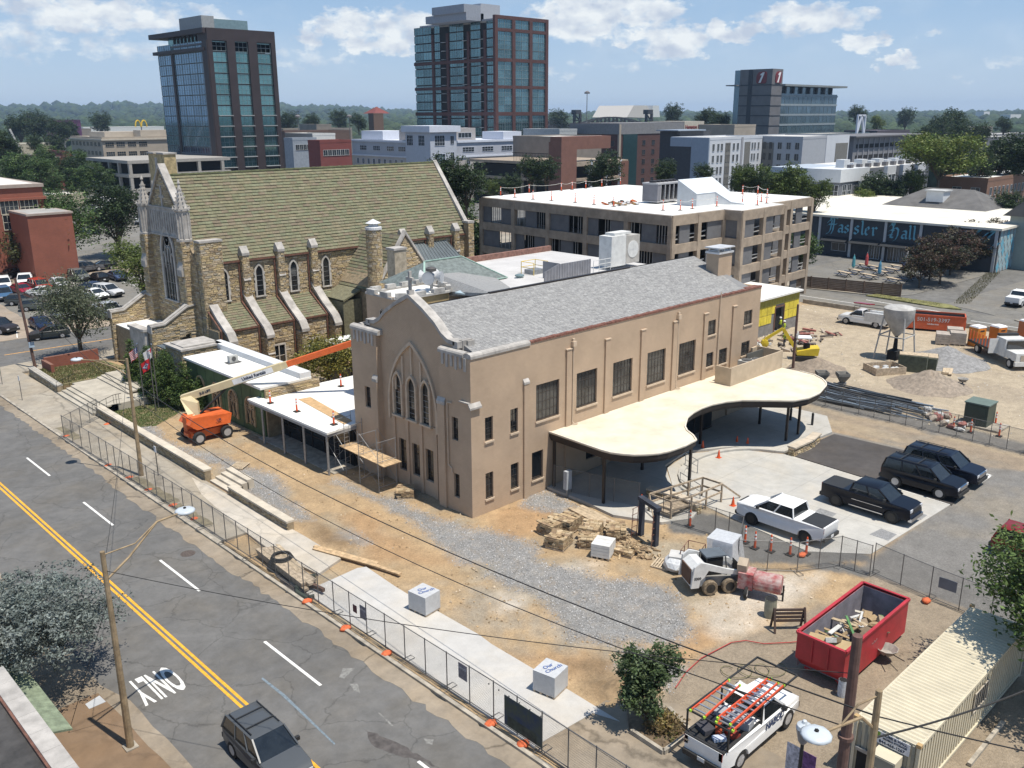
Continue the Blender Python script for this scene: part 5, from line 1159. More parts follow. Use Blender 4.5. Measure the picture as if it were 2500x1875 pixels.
rnd=random.Random(5);z=6.0
while z < 13.2:
 h=rnd.uniform(.14,.26);a=rnd.random();k=0
 while k < 11:
  w=rnd.uniform(.75,1.1)*2*pi/10.5;c=rnd.choice(STC);kk=rnd.uniform(.8,1.15);c=tuple(v*kk*.95 for v in c);vs=[]
  for rr,g in ((.73,.01),(.80+rnd.uniform(-.015,.03),.04)):
   for zz in (z+g*.4,z+h-g*.4):
    for t_ in (a+g,a+w-g): vs.append((54.75+rr*cos(t_),76.6+rr*sin(t_),zz))
  st.add(vs,[(4,5,7,6),(0,1,5,4),(2,6,7,3),(0,4,6,2),(1,3,7,5)],c);a +=w;k +=1
 z +=h
m_=MB();m_.lathe([(.86,13.3),(.86,13.55),(.7,13.6),(.7,13.62)],(54.75,76.6,0),18);m_.lathe([(.5,13.6),(.5,13.95)],(54.75,76.6,0),12);m_.lathe([(.80,13.95),(.05,14.35)],(54.75,76.6,0),12);pt(T,'chimney_cap',m_,mat('cap_white',(.62,.62,.62),rough=.5),1)
pt(T,'stones',st,m_sv,1,stuff=True)
p1(T,'metal_roof','extr',([(63.2,79.5,7.2),(70.6,79.5,7.2),(69.6,83.05,10.3),(64.3,83.05,10.3)],(0,0,-.15),),mat('seam_metal',(.11,.13,.14),rough=.5,metal=.3,var=.15),1,fix=True)
b=MB()
for i in range(15): f__=i/14;b.beam((63.2+7.4*f__,79.5,7.24),(64.3+5.3*f__,83.05,10.34),.05,.08)
pt(T,'seam',b,mat('seam_light',(.17,.20,.21),rough=.5,metal=.3),1,stuff=True);pbox(T,'lean_to_wall',(63.2,79.5,0,70.6,83,7.1),m_mo)
# ================================================================ concrete frame building under refit
m_conc=mat('warm_concrete',(.33,.265,.20),var=.22,scale=.8,bump=.25);m_panel=mat('grey_panel',(.135,.135,.14),var=.12,scale=1.2);m_stud=mat('bare_stud',(.42,.41,.39),metal=.2)
GX0,GY0,GX1,GY1,GZ=85.3,61.8,118.2,95.3,13.3
T=tg('concrete_frame_building','four storey concrete frame building being refitted with white roof and grey infill panels','building',(GX0,GY0,0))
FL=[0,3.35,6.7,10.0,13.3]
bump_=[(GX0,GY0),(95.5,61.6),(95.5,59.15),(106.3,59.7),(106.3,61.9),(GX1,62.4),(GX1,GY1),(86.7,GY1)]
for z in (3.35,6.7,10.0):
 p1(T,'floor_slab','prism',([(GX0+.05,GY0+.05),(95.5,61.7),(95.55,59.2),(106.25,59.75),(106.25,61.95),(GX1-.05,62.45),(GX1-.05,GY1-.05),(86.75,GY1-.05)],z-.25,z,),m_conc,1)
p1(T,'roof_deck','prism',(bump_,GZ-.15,GZ+.0,),m_conc,1)
p1(T,'roof_membrane','prism',([(GX0+.1,GY0+.15),(95.6,61.75),(95.6,59.3),(106.2,59.85),(106.2,62.0),(GX1-.1,62.55),(GX1-.1,GY1-.1),(86.8,GY1-.1)],GZ,GZ+.16,),m_roofw,1)
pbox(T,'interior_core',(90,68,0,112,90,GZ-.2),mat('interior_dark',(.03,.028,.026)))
EG=[((86.7,GY1),(GX0,GY0),5,0),((GX0,GY0),(95.5,61.6),2,1),((95.5,61.6),(95.5,59.15),1,2),((95.5,59.15),(106.3,59.7),2,3),((106.3,61.9),(GX1,62.4),2,4)]
rnd=random.Random(12)
stm=[]
for (p,q,nb,kind) in EG:
 p=V3((*p,0));q=V3((*q,0));u=(q-p).normalized();L=(q-p).length;n=V3((u.y,-u.x,0))
 for k,z in en(FL[1:]):
  h=1.05 if k < 3 else 1.15;p1(T,'spandrel_beam','beam',(p+UZ*(z-h/2+.1)+n*.0,q+UZ*(z-h/2+.1),.35,h,),m_conc,1)
 for j in range(nb+1):
  c=p+u*(L*j/nb);p1(T,'pier','prism',([tuple((c+u*a+n*d)[:2])for a,d in((-.32,-.35),(.32,-.35),(.32,.22),(-.32,.22))],0,GZ-.05,),m_conc,1)
 for j in range(nb):
  for k in range(4):
   z0_,z1_=FL[k]+(.12 if k else 0),FL[k+1]-.98;a0,a1=L*j/nb+.32,L*(j+1)/nb-.32;w=a1-a0
   if kind in (2,): pan=[(0,1)]
   elif kind == 0: pan=[(.0,.28),(.62,1)] if (j+k) % 3 == 0 else [(.32,.68)] if (j+k) % 3 == 1 else [(0,.55)]
   elif kind == 4: pan=[(.28,.62)]
   elif kind == 3: pan=[(.0,.62)]
   else: pan=[(.28,.72)] if j == 0 else [(.35,1)]
   if j == 1 and kind == 3: pan=[(.05,.5)]
   for f0,f1 in pan:
    b=MB();c0=p+u*(a0+w*f0);c1=p+u*(a0+w*f1);b.prism([tuple((c0-n*.05)[:2]),tuple((c1-n*.05)[:2]),tuple((c1-n*.2)[:2]),tuple((c0-n*.2)[:2])],z0_,z1_);pt(T,'infill_panel',b,m_panel,1)
   b=MB();cov=lambda f: any(f0-.02<f<f1+.02 for f0,f1 in pan);any_=False
   for i in range(int(w/.42)):
    f=(i+.5)*.42/w
    if cov(f) or rnd.random() < .25: continue
    c=p+u*(a0+w*f)-n*.25;b.box(c.x-.03,c.y-.03,z0_,c.x+.03,c.y+.03,z1_);any_=True
   if kind in (1,3,4):
    b=MB();any_=False
    for f0 in (0,):
     for zz in (.45,.95):
      for g0,g1 in ((0,pan[0][0]),(pan[0][1],1)):
       if g1-g0 > .1: b.beam(p+u*(a0+w*g0)-n*.3+UZ*(z0_+zz),p+u*(a0+w*g1)-n*.3+UZ*(z0_+zz+rnd.uniform(-.05,.12)),.05,.12);any_=True
   if any_: pt(T,'stud_framing',b,m_stud,1,stuff=True)
# ---- things on that roof
zR=GZ+.16
t=tg('chiller','large grey chiller with fans on top and V-shaped coils on the white roof','chiller',(94.9,71.2,zR))
t.scale.x=.7;p1(t,'control_cabinet','box',(0,0,.35,1.0,2.4,2.55,),mat('chiller_grey',(.20,.20,.22),var=.1))
b=MB();b.box(0,0,.2,7.6,2.4,.4)
for i in range(6): b.box(1.0+i*1.32-.08,-.02,.4,1.0+i*1.32+.08,2.42,2.4)
pt(t,'frame',b,mat('chiller_light',(.40,.40,.41)))
b=MB()
for i in range(5):
 x=1.1+i*1.32
 for s_ in (0,1): b.extr([(x+.08+s_*1.06,.05,2.3),(x+.22+s_*.8,.05,2.3),(x+.62,.05,.6),(x+.56,.05,.6)],(0,2.3,0))
pt(t,'coil',b,mat('chiller_dark',(.04,.04,.045)),fix=True)
p1(t,'deck','box',(-.05,-.05,2.4,7.65,2.45,2.6,),mat('chiller_light',(.4,.4,.41)))
for i in range(6): p1(t,'fan','lathe',([(.52,2.6),(.55,2.85),(.1,2.87)],(.8+i*1.2,1.2,0),14,),mat('chiller_dark',(.04,.04,.045)))
t=tg('roof_penthouse','pale grey metal stair penthouse with a long sloping roof','penthouse',(95.7,63.6,zR))
m_pg=mat('penthouse_grey',(.50,.52,.54),rough=.55,var=.06);b=MB()
b.prism([(0,5.1),(0,2.2),(4,2.2),(5,.5),(6.3,-.7),(7.4,5.1)],0,[3.1,1.5,1.5,.3,.05,3.1]);pt(t,'sloping_housing',b,m_pg,fix=True);b=MB();b.add([(-.05,5.1,3.13),(-.05,2.15,1.53),(4,2.15,1.53),(5,.45,.34),(6.3,-.75,.09),(7.45,5.1,3.13)],[(0,1,2,5),(2,3,4,5)]);pt(t,'roof_sheet',b,mat('penthouse_roof',(.62,.66,.70),rough=.4,var=.05))
rr=random.Random(4);b=MB()
for i in range(30): b.obox((91.2+rr.uniform(-1.6,2.2),73.6+rr.uniform(-1.2,2.2),zR+.12+rr.random()*.2),(rr.uniform(.2,1.1),rr.uniform(.1,.5),rr.uniform(.05,.25)),rr.uniform(0,3),rr.uniform(-.4,.4),rr.uniform(-.4,.4),col=rr.choice([(.06,.06,.06),(.35,.22,.1),(.5,.5,.5),(.08,.08,.1),(.4,.1,.03)]))
solo('roof_scrap',b,vc('scrap_mix',bump=0),'heap of dark sheeting and pipe offcuts beside the chiller on the white roof','scrap',loc=(91,74,zR),kind='stuff')
BP=[(70,245),(180,260),(290,225),(320,275),(462,285),(538,210),(622,200),(645,300),(727,190),(790,315),(850,178),(942,330),(993,163),(1322,360),(1455,360),(1548,348),(1737,328),(1936,232),(1935,310),(2053,235),(2050,320),(2080,295),(2125,262),(2122,305)]
wp=[]
for i,(px,py) in en(BP):
 p=KG(2,1,px,py,zR);wp.append(p);s_='back' if py < 250 else 'front'
 pass
ORD='first second third fourth fifth sixth seventh eighth ninth tenth eleventh twelfth thirteenth fourteenth fifteenth sixteenth seventeenth eighteenth nineteenth twentieth'.split()
bk=sorted([i for i,q in en(BP)if q[1]<240],key=lambda i:BP[i][0]);ft=sorted([i for i,q in en(BP)if q[1]>=240],key=lambda i:BP[i][0])
for i,p in en(wp):
 s_,L_=('back',bk) if i in bk else ('front',ft)
 dl(p.x,p.y,zR,'%s orange warning post from the left along the %s edge of the white roof'%(ORD[L_.index(i)],s_),'orange warning posts on the white roof',1.25)
for (px,py) in ((355,230),(158,465-400+160)):
 pass
for k,(chain,lab) in en((([0,2,5,6,8,10,12],'sagging white warning rope along the back edge of the white roof'),([13,14,15,16],'white warning rope in front of the sloping penthouse'),([17,19,22],'white warning rope at the right back corner of the white roof'),([18,20,21],'white warning rope at the right front corner of the white roof'))):
 b=MB();pts=[]
 for i in range(len(chain)-1):
  a,c=wp[chain[i]]+UZ*1.15,wp[chain[i+1]]+UZ*1.15
  for j in range(8): f=j/8;pts.append(a.lerp(c,f)-UZ*(.9*f*(1-f)))
 pts.append(wp[chain[-1]]+UZ*1.15);b.path(pts,.025,4);solo('warning_rope',b,mat('rope_white',(.6,.58,.52)),lab,'rope',loc=tuple(pts[0]),group='warning ropes')
# ================================================================ yellow sheathed link with workers
T=tg('yellow_sheathed_building','small flat roofed extension sheathed in yellow boards behind the hall','building',(90,52.5,0))
m_yb=mat('yellow_board',(.62,.50,.05),var=.16,scale=2.5,rv=.14);m_yb2=mat('olive_board',(.30,.27,.05),var=.15,scale=2)
b=MB();wg(b,(86.3,52.6,0),UX,-UY,12.4,4.3,[(7.2,0.2,9.0,2.9),(4.1,2.15,4.6,2.8)],.3);pt(T,'wall',b,mat('block_grey',(.22,.21,.20),var=.2,scale=2),1)
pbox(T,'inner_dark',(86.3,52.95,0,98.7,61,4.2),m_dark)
rr=random.Random(8);x=86.3
while x < 98.6:
 w=rr.uniform(.9,1.6)
 for z0_,z1_ in ((1.35,2.35),(2.4,3.35)):
  a0,a1=x,min(x+w-.05,98.65)
  if a0 < 95.3 and a1 > 93.4:
   if z0_ < 2.9: a1=min(a1,93.4) if a0 < 93.4 else a1;a0=95.35 if a0 >= 93.4 else a0
  if a1-a0 < .2: continue
  if rr.random() < .06: continue
  pbox(T,'yellow_board',(a0,52.55,z0_,a1,52.598,z1_),m_yb)
 x +=w
for i in range(22): pbox(T,'fascia_board',(86.3+i*.56,52.5,3.4,86.3+i*.56+.53,52.597,4.3),m_yb2)
p1(T,'roof','prism',([(86.2,52.2),(98.9,52.2),(98.9,61.5),(86.2,61.5)],4.3,4.5,),m_roofw,1)
b=MB();b.box(93.2,52.53,0.2,93.4,52.599,3.0);b.box(95.3,52.53,.2,95.45,52.599,3.0);b.box(93.2,52.53,3.0,95.45,52.599,3.15);pt(T,'door_frame',b,m_copper,1)
# ================================================================ the city behind
m_wf=mat('window_frame_pale',(.45,.45,.44));m_gl2=mat('far_glass',(.03,.038,.045),rough=.12,spec=.7,rv=.35,var=.2)
m_rg=mat('roof_grey',(.34,.33,.31),var=.2,scale=.3);m_rl=mat('roof_light',(.60,.58,.54),var=.12,scale=.3)
def bld(name,label,x0,y0,x1,y1,z,mt,zb=-9,roof=None,par=.45,cat='building'):
 T=tg(name,label,cat,(x0,y0,zb));p1(T,'wall','box',(x0,y0,zb,x1,y1,z-.02,),mt,1)
 b=MB();t=.3
 for q in ((x0-.05,y0-.05,x1+.05,y0+t),(x0-.05,y1-t,x1+.05,y1+.05),(x0-.05,y0+t,x0+t,y1-t),(x1-t,y0+t,x1+.05,y1-t)): b.box(q[0],q[1],z-.3,q[2],q[3],z+par)
 pt(T,'parapet',b,mt,1);p1(T,'roof','box',(x0+t+.01,y0+t+.01,z-.01,x1-t-.01,y1-t-.01,z+.1,),roof or m_rg,1);return T
WM={}
def wins(T,face,c,al,zl,w,h,fm=None,gm=None,cols=2,rows=1,name='window',d=.1):
 fm=fm or m_wf;gm=gm or m_gl2;key=(face,w,h,fm.name,gm.name,cols,rows)
 if key not in WM:
  b=MB();f=.07;me2=MB()
  def R(a0,z0,a1,z1,d0,d1,m):
   if face == 'Y': m.box(a0,-d1,z0,a1,-d0,z1)
   else: m.box(-d1,a0,z0,-d0,a1,z1)
  R(-w/2-f,-h/2-f,-w/2,h/2+f,-.02,d,b);R(w/2,-h/2-f,w/2+f,h/2+f,-.02,d,b);R(-w/2,h/2,w/2,h/2+f,-.02,d,b);R(-w/2,-h/2-f,w/2,-h/2,-.02,d*1.3,b)
  for i in range(1,cols): R(-w/2+w*i/cols-.03,-h/2,-w/2+w*i/cols+.03,h/2,.01,d*.6,b)
  for i in range(1,rows): R(-w/2,-h/2+h*i/rows-.03,w/2,-h/2+h*i/rows+.03,.012,d*.55,b)
  n0=len(b.f);R(-w/2,-h/2,w/2,h/2,-.02,.008,b);me=b.mesh('window');me.materials.append(fm);me.materials.append(gm)
  for p in me.polygons: p.material_index=1 if p.index >= n0 else 0
  WM[key]=me
 locs=[((a-T.location.x,c-T.location.y,z-T.location.z)if face=='Y' else(c-T.location.x,a-T.location.y,z-T.location.z))for z in zl for a in al]
 return rp_(T,name,WM[key],None,locs)
def fr(a,b,n): return [a+(b-a)*(i+.5)/n for i in range(n)]
# --- glass tower, left
m_brn=mat('tower_brown',(.038,.026,.026),rough=.6,var=.15,scale=.3)
m_teal=mat('teal_glass',(.16,.30,.30),rough=.08,metal=.75,var=.22,scale=.12,rv=.12);m_blu=mat('blue_glass',(.15,.24,.33),rough=.06,metal=.8,var=.2,scale=.1,rv=.1);m_mul=mat('mullion_pale',(.22,.27,.28),rough=.4)
T=tg('glass_tower','left high-rise with teal glass strips between dark brown piers and a flat overhanging top','tower',(139.33,276.92,0))
TX0,TY0,TX1,TY1=139.33,276.92,162.6,313.3
pbox(T,'core',(TX0+.5,TY0+.5,-8,TX1-.3,TY1,43.5),m_brn)
for a,c in ((139.33,140.8),(145.7,148.4),(153.0,156.0),(161.1,162.6)): pbox(T,'pier',(a,TY0-.4,0,c,TY0+.6,46.6),m_brn)
pbox(T,'crown',(TX0,TY0-.4,46.6,TX1,TY0+6,50.1),m_brn);pbox(T,'top_canopy',(TX0-1,TY0+.2,48.6,TX1-1,316,50.1),m_brn);pbox(T,'attic',(TX0+2,TY0+3,43.5,TX1-2,308,48.6),m_teal)
pbox(T,'terrace_slab',(TX0-.8,278.2,43.6,TX0+3,314.5,44.6),m_brn);pbox(T,'end_pier',(TX0-.1,301.4,8,TX0+1.2,302.8,44.2),m_brn);pbox(T,'front_pier',(TX0-.3,TY0-.2,4,TX0+1,279.8,46.6),m_brn)
fl=[8.4+3.19*i for i in range(12)]
def panes(T,face,c,spans,zs,h,gm,n,mul=m_mul,nm='glass_panel'):
 for a,e in spans:
  al=fr(a,e,n);wins(T,face,c,al,zs,(e-a)/n-.16,h,mul,gm,cols=3,rows=2,name=nm,d=.12)
panes(T,'Y',TY0+.35,[(140.8,145.7),(148.4,153.0),(156.0,161.1)],[z+1.5 for z in fl],2.7,m_teal,1)
panes(T,'Y',TY0+.35,[(140.9,145.6)],[44.9],2.4,m_teal,1);panes(T,'Y',TY0+.35,[(156.1,161.0)],[44.9],2.4,m_teal,1);panes(T,'Y',TY0+.35,[(148.5,152.9)],[44.9],3.2,m_teal,1)
panes(T,'X',TX0+.35,[(280.4,301.2)],[z+1.5 for z in fl[1:]],2.85,m_blu,4);panes(T,'X',TX0+.35,[(303.0,313.0)],[z+1.5 for z in fl[1:]],2.85,m_blu,2)
b=MB();b.box(TX0-.25,280.0,12.5,TX0+.3,280.4,45.9);b.box(TX0-.25,280.4,45.4,TX0+.3,301.4,45.9);b.box(TX0-.25,280.4,12.2,TX0+.3,301.4,12.8);pt(T,'frame_surround',b,mat('surround_grey',(.13,.13,.14)),1)
for i in range(9): pbox(T,'attic_fin',(TX0+1.6,282+i*2.6,44.6,TX0+2,282.6+i*2.6,48.6),m_brn)
for s_,(a,c) in en(((140.8,145.7),(148.4,153.0),(156.0,161.1))):
 for z in fl[:6]: pbox(T,'balcony',(a,TY0-.9,z-.1,c,TY0+.3,z+.12),mat('balcony_slab',(.32,.33,.33)))
pbox(T,'penthouse',(143,285,50,158,300,53.6),mat('penthouse_teal',(.24,.33,.34),rough=.3,metal=.4));pbox(T,'penthouse_wall',(142,284.5,50,146.2,300,54.3),mat('penthouse_grey2',(.30,.31,.31)))
T=tg('parking_podium','open concrete parking podium with pale slabs in front of the glass tower','parking deck',(107,270,0))
for z in (4.0,8.2,12.1): pbox(T,'deck_slab',(107.2,268,z-.9,139,300,z),mat('deck_pale',(.33,.31,.28),var=.15))
for x in (107.5,113.5,121.0,128.4,136.0): pbox(T,'deck_column',(x,268.05,-6,x+.9,269,11.2),mat('deck_pale',(.33,.31,.28)))
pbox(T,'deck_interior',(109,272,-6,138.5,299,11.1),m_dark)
for y in (275,282,290): pbox(T,'deck_column',(107.25,y,-6,108,y+.9,11.2),mat('deck_pale',(.33,.31,.28)))
# --- brick and glass high-rise, centre
m_rb=mat('tower_redbrick',(.085,.037,.033),var=.15,scale=.4,rough=.8);m_tg2=mat('green_glass',(.13,.22,.24),rough=.07,metal=.75,var=.3,scale=.1,rv=.2);m_pgr=mat('plant_grey',(.27,.29,.33),var=.08)
T=tg('brick_glass_tower','central high-rise with a dark red brick grid and grey plant room on top','tower',(239.57,255.16,0))
pbox(T,'core',(240.2,255.7,-8,267.3,302,56.5),m_dark)
for a,c in ((239.57,241.0),(248.3,249.9),(257.3,258.9),(266,267.5)): pbox(T,'brick_pier',(a,255.0,-8,c,256.2,58.7),m_rb)
for z0_,z1_ in ((57.6,58.8),(53.4,54.5),(43.0,44.2),(33.6,34.7),(24.0,25.3),(14.0,15.2)):
 pbox(T,'brick_band',(239.6,255.05,z0_,267.45,256.1,z1_),m_rb);
 if z0_ < 50: pbox(T,'brick_band',(239.45,256.2,z0_,240.4,302.3,z1_),m_rb)
for z,h,k in ((56.0,3.0,1),(51.8,2.9,0),(48.8,2.9,0),(45.6,2.9,0),(41.6,2.8,0),(38.7,2.8,0),(36.0,2.6,0),(32.2,2.7,0),(29.4,2.7,0),(26.6,2.6,0),(22.6,2.6,0),(19.9,2.6,0),(16.8,2.6,0)):
 for a,c in ((241.0,248.3),(249.9,257.3),(258.9,266)): wins(T,'Y',255.5,fr(a,c,2),[z],(c-a)/2-.14,h,m_mul,m_tg2,cols=3,rows=2,name='glass_panel',d=.12)
ys=[(256.3,259.8,1),(263.2,268.6,1),(272.6,280.6,2),(286.4,289.6,1),(291.5,302,2)]
for a,c,n in ys:
 for z in [55.7]+[52.6-3.12*i for i in range(15)]: wins(T,'X',239.9,fr(a,c,n),[z],round((c-a)/n-.14,2),2.6,m_mul,m_tg2,cols=3,rows=2,name='glass_panel',d=.12)
for a in (260.0,269.2,281.2,290.0): pbox(T,'brick_strip',(239.5,a,-8,240.5,a+1.2,54),m_rb)
for a in (261.3,270.6,283):
 for z in [50.8-3.12*i for i in range(13)]: pbox(T,'balcony',(239.0,a,z,240.4,a+2,z+.18),mat('balcony_slab',(.32,.33,.33)))
pbox(T,'parapet_band',(239.5,256.2,57.0,241,298,57.6),m_pgr);pbox(T,'roof',(240,256.2,56.5,267.3,298,57.0),m_rg)
pbox(T,'plant_room',(232,262,57.0,240.5,285,59.6),m_pgr);pbox(T,'plant_room',(231,262,59.6,239.1,280,62.3),m_pgr);pbox(T,'plant_room',(239.1,262,57.0,248.7,285,63.0),mat('plant_light',(.36,.38,.42),var=.06))
# --- bank office, right
m_gw=mat('bank_grey',(.15,.145,.15),var=.12,scale=.3);m_og=mat('office_glass',(.12,.18,.22),rough=.1,metal=.6,var=.2,scale=.1,rv=.15)
T=tg('bank_tower','grey office block with a taller windowless shaft carrying red number one signs','tower',(395.96,234.12,0))
pbox(T,'shaft',(395.96,234.12,-8,405.4,251.3,44.3),m_gw);pbox(T,'glass_edge',(396.2,251.35,-8,404,254.3,44.1),m_og)
for z in (37.0,32.3,27.7,23.2,18.6,14): pbox(T,'joint_band',(395.85,234.0,z,405.5,251.2,z+.45),mat('joint_dark2',(.04,.045,.055)))
pbox(T,'dark_strip',(395.8,244.4,-8,396.2,246.6,44.1),mat('joint_dark2',(.04,.045,.055)))
pbox(T,'office_wing',(400.4,234.8,-8,461.8,250,33.5),m_og)
for z in (32.6,28.4,23.8,19.2,14.6,10): pbox(T,'floor_band',(400.2,234.5,z-.45,462.0,234.9,z+.35),mat('band_pale',(.26,.30,.32)))
wins(T,'Y',234.7,fr(401,461.5,14),[30.4,26.0,21.4,16.9,12.3],4.0,3.2,m_mul,m_og,cols=3,name='glass_panel')
pbox(T,'attic',(402,236.5,33.5,458,249,36.8),m_og);pbox(T,'roof_overhang',(405.5,232.5,36.8,467.5,252,37.7),mat('overhang_grey',(.22,.24,.24)))
for i in range(7): pbox(T,'attic_column',(411+i*7.6,235.5,33.5,412.2+i*7.6,236.6,36.8),mat('joint_dark2',(.04,.045,.055)))
pbox(T,'side_canopy',(393,251.3,37,398,257,37.5),m_gw)
m_lred=mat('sign_red',(.17,.015,.02),rough=.5);m_sw=mat('sign_white',(.75,.75,.75))
def logo(T,o,u,n,s):
 o=V3(o)-T.location;u=V3(u);n=V3(n);pts=[]
 for cx_,cz_,t0 in ((s-.9,s-.9,0),(-s+2.2,s-2.2,90),(-s+.9,-s+.9,180),(s-.9,-s+.9,270)):
  r_=.9 if t0 != 90 else 2.2
  for k in range(5): t_=R_(t0+22.5*k);pts.append(o+u*(cx_+r_*cos(t_))*1.0+UZ*(cz_+r_*sin(t_)))
 p1(T,'logo_panel','extr',(pts,n*.35,),m_lred,fix=True)
 b=MB();q=[(-1.3,-2.3),(-.2,-2.3),(1.3,1.4),(1.6,2.3),(.7,2.3),(-.5,1.5),(-.7,1),(.2,1)];b.extr([o+u*a+UZ*z+n*.37 for a,z in q],n*.12);pt(T,'logo_numeral',b,m_sw,fix=True)
logo(T,(395.94,239.6,40.5),-UY,-UX,2.6);logo(T,(401.2,234.1,40.6),UX,-UY,2.6)
# --- beige office
m_bei=mat('beige_wall',(.36,.31,.25),var=.1,scale=.3)
T=bld('beige_office','beige four storey office with rows of dark windows left of the glass tower',144.4,383.7,176,418.3,15.8,m_bei,roof=m_rl)
wins(T,'Y',383.7,[147.2,151.6,156.2,160.8],[13.3,9.6,5.9,2.2],3.4,1.7,mat('band_beige',(.42,.37,.30)),m_gl2,cols=4,rows=2);wins(T,'X',144.4,fr(385,417.5,8),[13.4,9.9,6.2,2.6],2.5,1.6,mat('band_beige',(.42,.37,.30)),m_gl2,cols=3)
pbox(T,'cornice',(143.9,383.1,14.9,176.5,418.8,15.5),mat('cornice_cream',(.50,.45,.37)));pbox(T,'penthouse',(150,395,15.8,176,412,18),m_bei);pbox(T,'penthouse',(162,388,15.8,176,395,18.6),m_bei)
# --- white hotel
m_wh=mat('hotel_white',(.40,.42,.47),var=.08,scale=.3);m_wh2=mat('hotel_cream',(.43,.40,.38),var=.08,scale=.3);m_trim=mat('hotel_trim',(.58,.61,.68),var=.05)
T=bld('white_hotel','pale grey and white hotel with a square glazed corner tower behind the church roof',196,240,239.3,285,15.6,m_wh,roof=m_rg)
pbox(T,'lower_wall',(195.9,239.9,-9,239.0,285,10.4),m_wh2);pbox(T,'string_course',(195.6,239.6,10.4,239.4,285.2,10.9),m_trim);pbox(T,'cornice',(195.6,239.6,15.3,239.4,285.2,15.9),m_trim)
wins(T,'Y',239.9,[212.4,216.3,220.4,224.9,229.8,234.4],[8.9,5.5,2.5,-.6,-3.6],1.4,1.8,m_trim,m_gl2);wins(T,'Y',240,[212.5,221.5,230.7],[13.0],5.2,1.5,m_trim,m_gl2,cols=4,rows=2);wins(T,'Y',240,[236.6],[13.2],1.3,1.6,m_trim,m_gl2)
wins(T,'X',195.9,fr(254,283,9),[8.6,5.2],1.3,1.8,m_trim,m_gl2);wins(T,'X',196,[255.5,262,270,278],[13.2],4.0,1.5,m_trim,m_gl2,cols=4,rows=2)
pbox(T,'corner_tower',(195.2,239.2,-9,206.6,252.3,18.9),mat('hotel_tower',(.44,.47,.53),var=.06));pbox(T,'tower_crown',(194.2,238.2,18.9,207.6,253.3,20.9),m_trim)
wins(T,'Y',239.2,[199.2],[16.2],4.2,3.2,m_trim,m_gl2,cols=4,rows=3);wins(T,'Y',239.2,[204.6],[16.3,11.0,7.8],1.5,2.6,m_trim,m_gl2);wins(T,'X',195.2,[243.7,249.9],[16.2],3.2,3.2,m_trim,m_gl2,cols=4,rows=3);wins(T,'Y',239.2,[199.2],[10.6,7.2,3.8],4.4,2.6,m_trim,m_og,cols=4,rows=2)
pbox(T,'upper_block',(206.6,244,15.9,219.5,262,20.0),mat('upper_beige',(.36,.335,.32)));wins(T,'Y',244,[214.5],[17.6],6,1.6,m_trim,m_gl2,cols=4);pbox(T,'upper_block',(200,253.3,15.9,212,262,19.6),mat('upper_beige',(.36,.335,.32)))
pbox(T,'stair_head',(230,241,15.9,239,252,18.6),m_trim);pbox(T,'stair_head',(200,271.5,15.9,212,284.5,18.9),m_trim)
pbox(T,'end_pier',(239.3,239.7,-9,240.6,285,15.9),m_trim)
# --- brick parking deck and brown hotel
m_rbk=bm_('red_brick_far',(.21,.095,.068),(.19,.085,.06),(.16,.10,.08),bw=.4,bh=.15,bump=.1);m_dkb=bm_('dark_brick_far',(.10,.045,.038),(.085,.04,.034),(.08,.05,.045),bw=.4,bh=.15,bump=.1)
T=tg('brick_parking_deck','parking deck with red brick stair towers and open concrete floors in the middle distance','parking deck',(190.8,176.6,-8))
pbox(T,'brick_tower',(190.8,176.63,-9,197.2,181.5,17.0),m_rbk);pbox(T,'brick_tower',(216.8,176.5,-9,220.4,180,11),m_rbk);pbox(T,'brick_parapet',(190.9,176.7,14.9,212,181,18.4),m_rbk)
for z in (-2.6,2.0,6.4,11.0): pbox(T,'deck_slab',(197.2,176.6,z-.8 if z>10 else z-.35,220.2,215,z+.4),m_conc)
for z in (-2.6,2.0,6.4,11.0): pbox(T,'deck_slab',(190.4,181.5,z-.35,197.2,215,z+.4),m_conc)
for x in (203.3,210.1,216.6): pbox(T,'deck_column',(x,176.55,-8,x+.7,177.4,11.4),m_trim)
for y in (186.5,191.5): pbox(T,'deck_column',(190.35,y,-8,191,y+.7,11.4),m_conc)
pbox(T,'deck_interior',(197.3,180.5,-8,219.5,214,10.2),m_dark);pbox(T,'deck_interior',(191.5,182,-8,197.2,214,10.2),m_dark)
b=MB()
for i in range(24): b.box(190.6,181.6+i*.6,11.4,190.66,181.66+i*.6,13.8)
b.box(190.6,181.6,13.7,190.68,196,13.85);pt(T,'railing',b,m_dark,1,stuff=True)
T=bld('brown_hotel','dark brown brick hotel with a cream sign band and red lettering',255.3,209.2,297,232,20.9,m_dkb,roof=m_rl)
pbox(T,'grey_band',(255.1,209.0,17.6,293.2,232.1,21.3),mat('band_grey',(.20,.20,.205)));pbox(T,'sign_band',(293.2,208.8,17.7,306,225,21.7),mat('band_cream',(.46,.42,.35)));pbox(T,'orange_wing',(293,209.05,-9,305.8,225,17.7),mat('orange_brick',(.30,.13,.08)));pbox(T,'glass_slot',(257.5,208.98,-9,265.5,209.4,17.6),mat('slot_glass',(.02,.05,.055),rough=.2));pbox(T,'pale_pier',(255.2,208.9,-9,256.2,209.6,20.9),m_bei)
pbox(T,'glass_corner',(301.5,208.85,5,305.9,209.4,17.2),m_gl2)
put_text(T,'sign_lettering','Hampton Inn',2.0,(299-T.location.x,208.7-T.location.y,19.6-T.location.z),UX,UZ,mat('letter_red',(.20,.03,.03)),.1,.02)
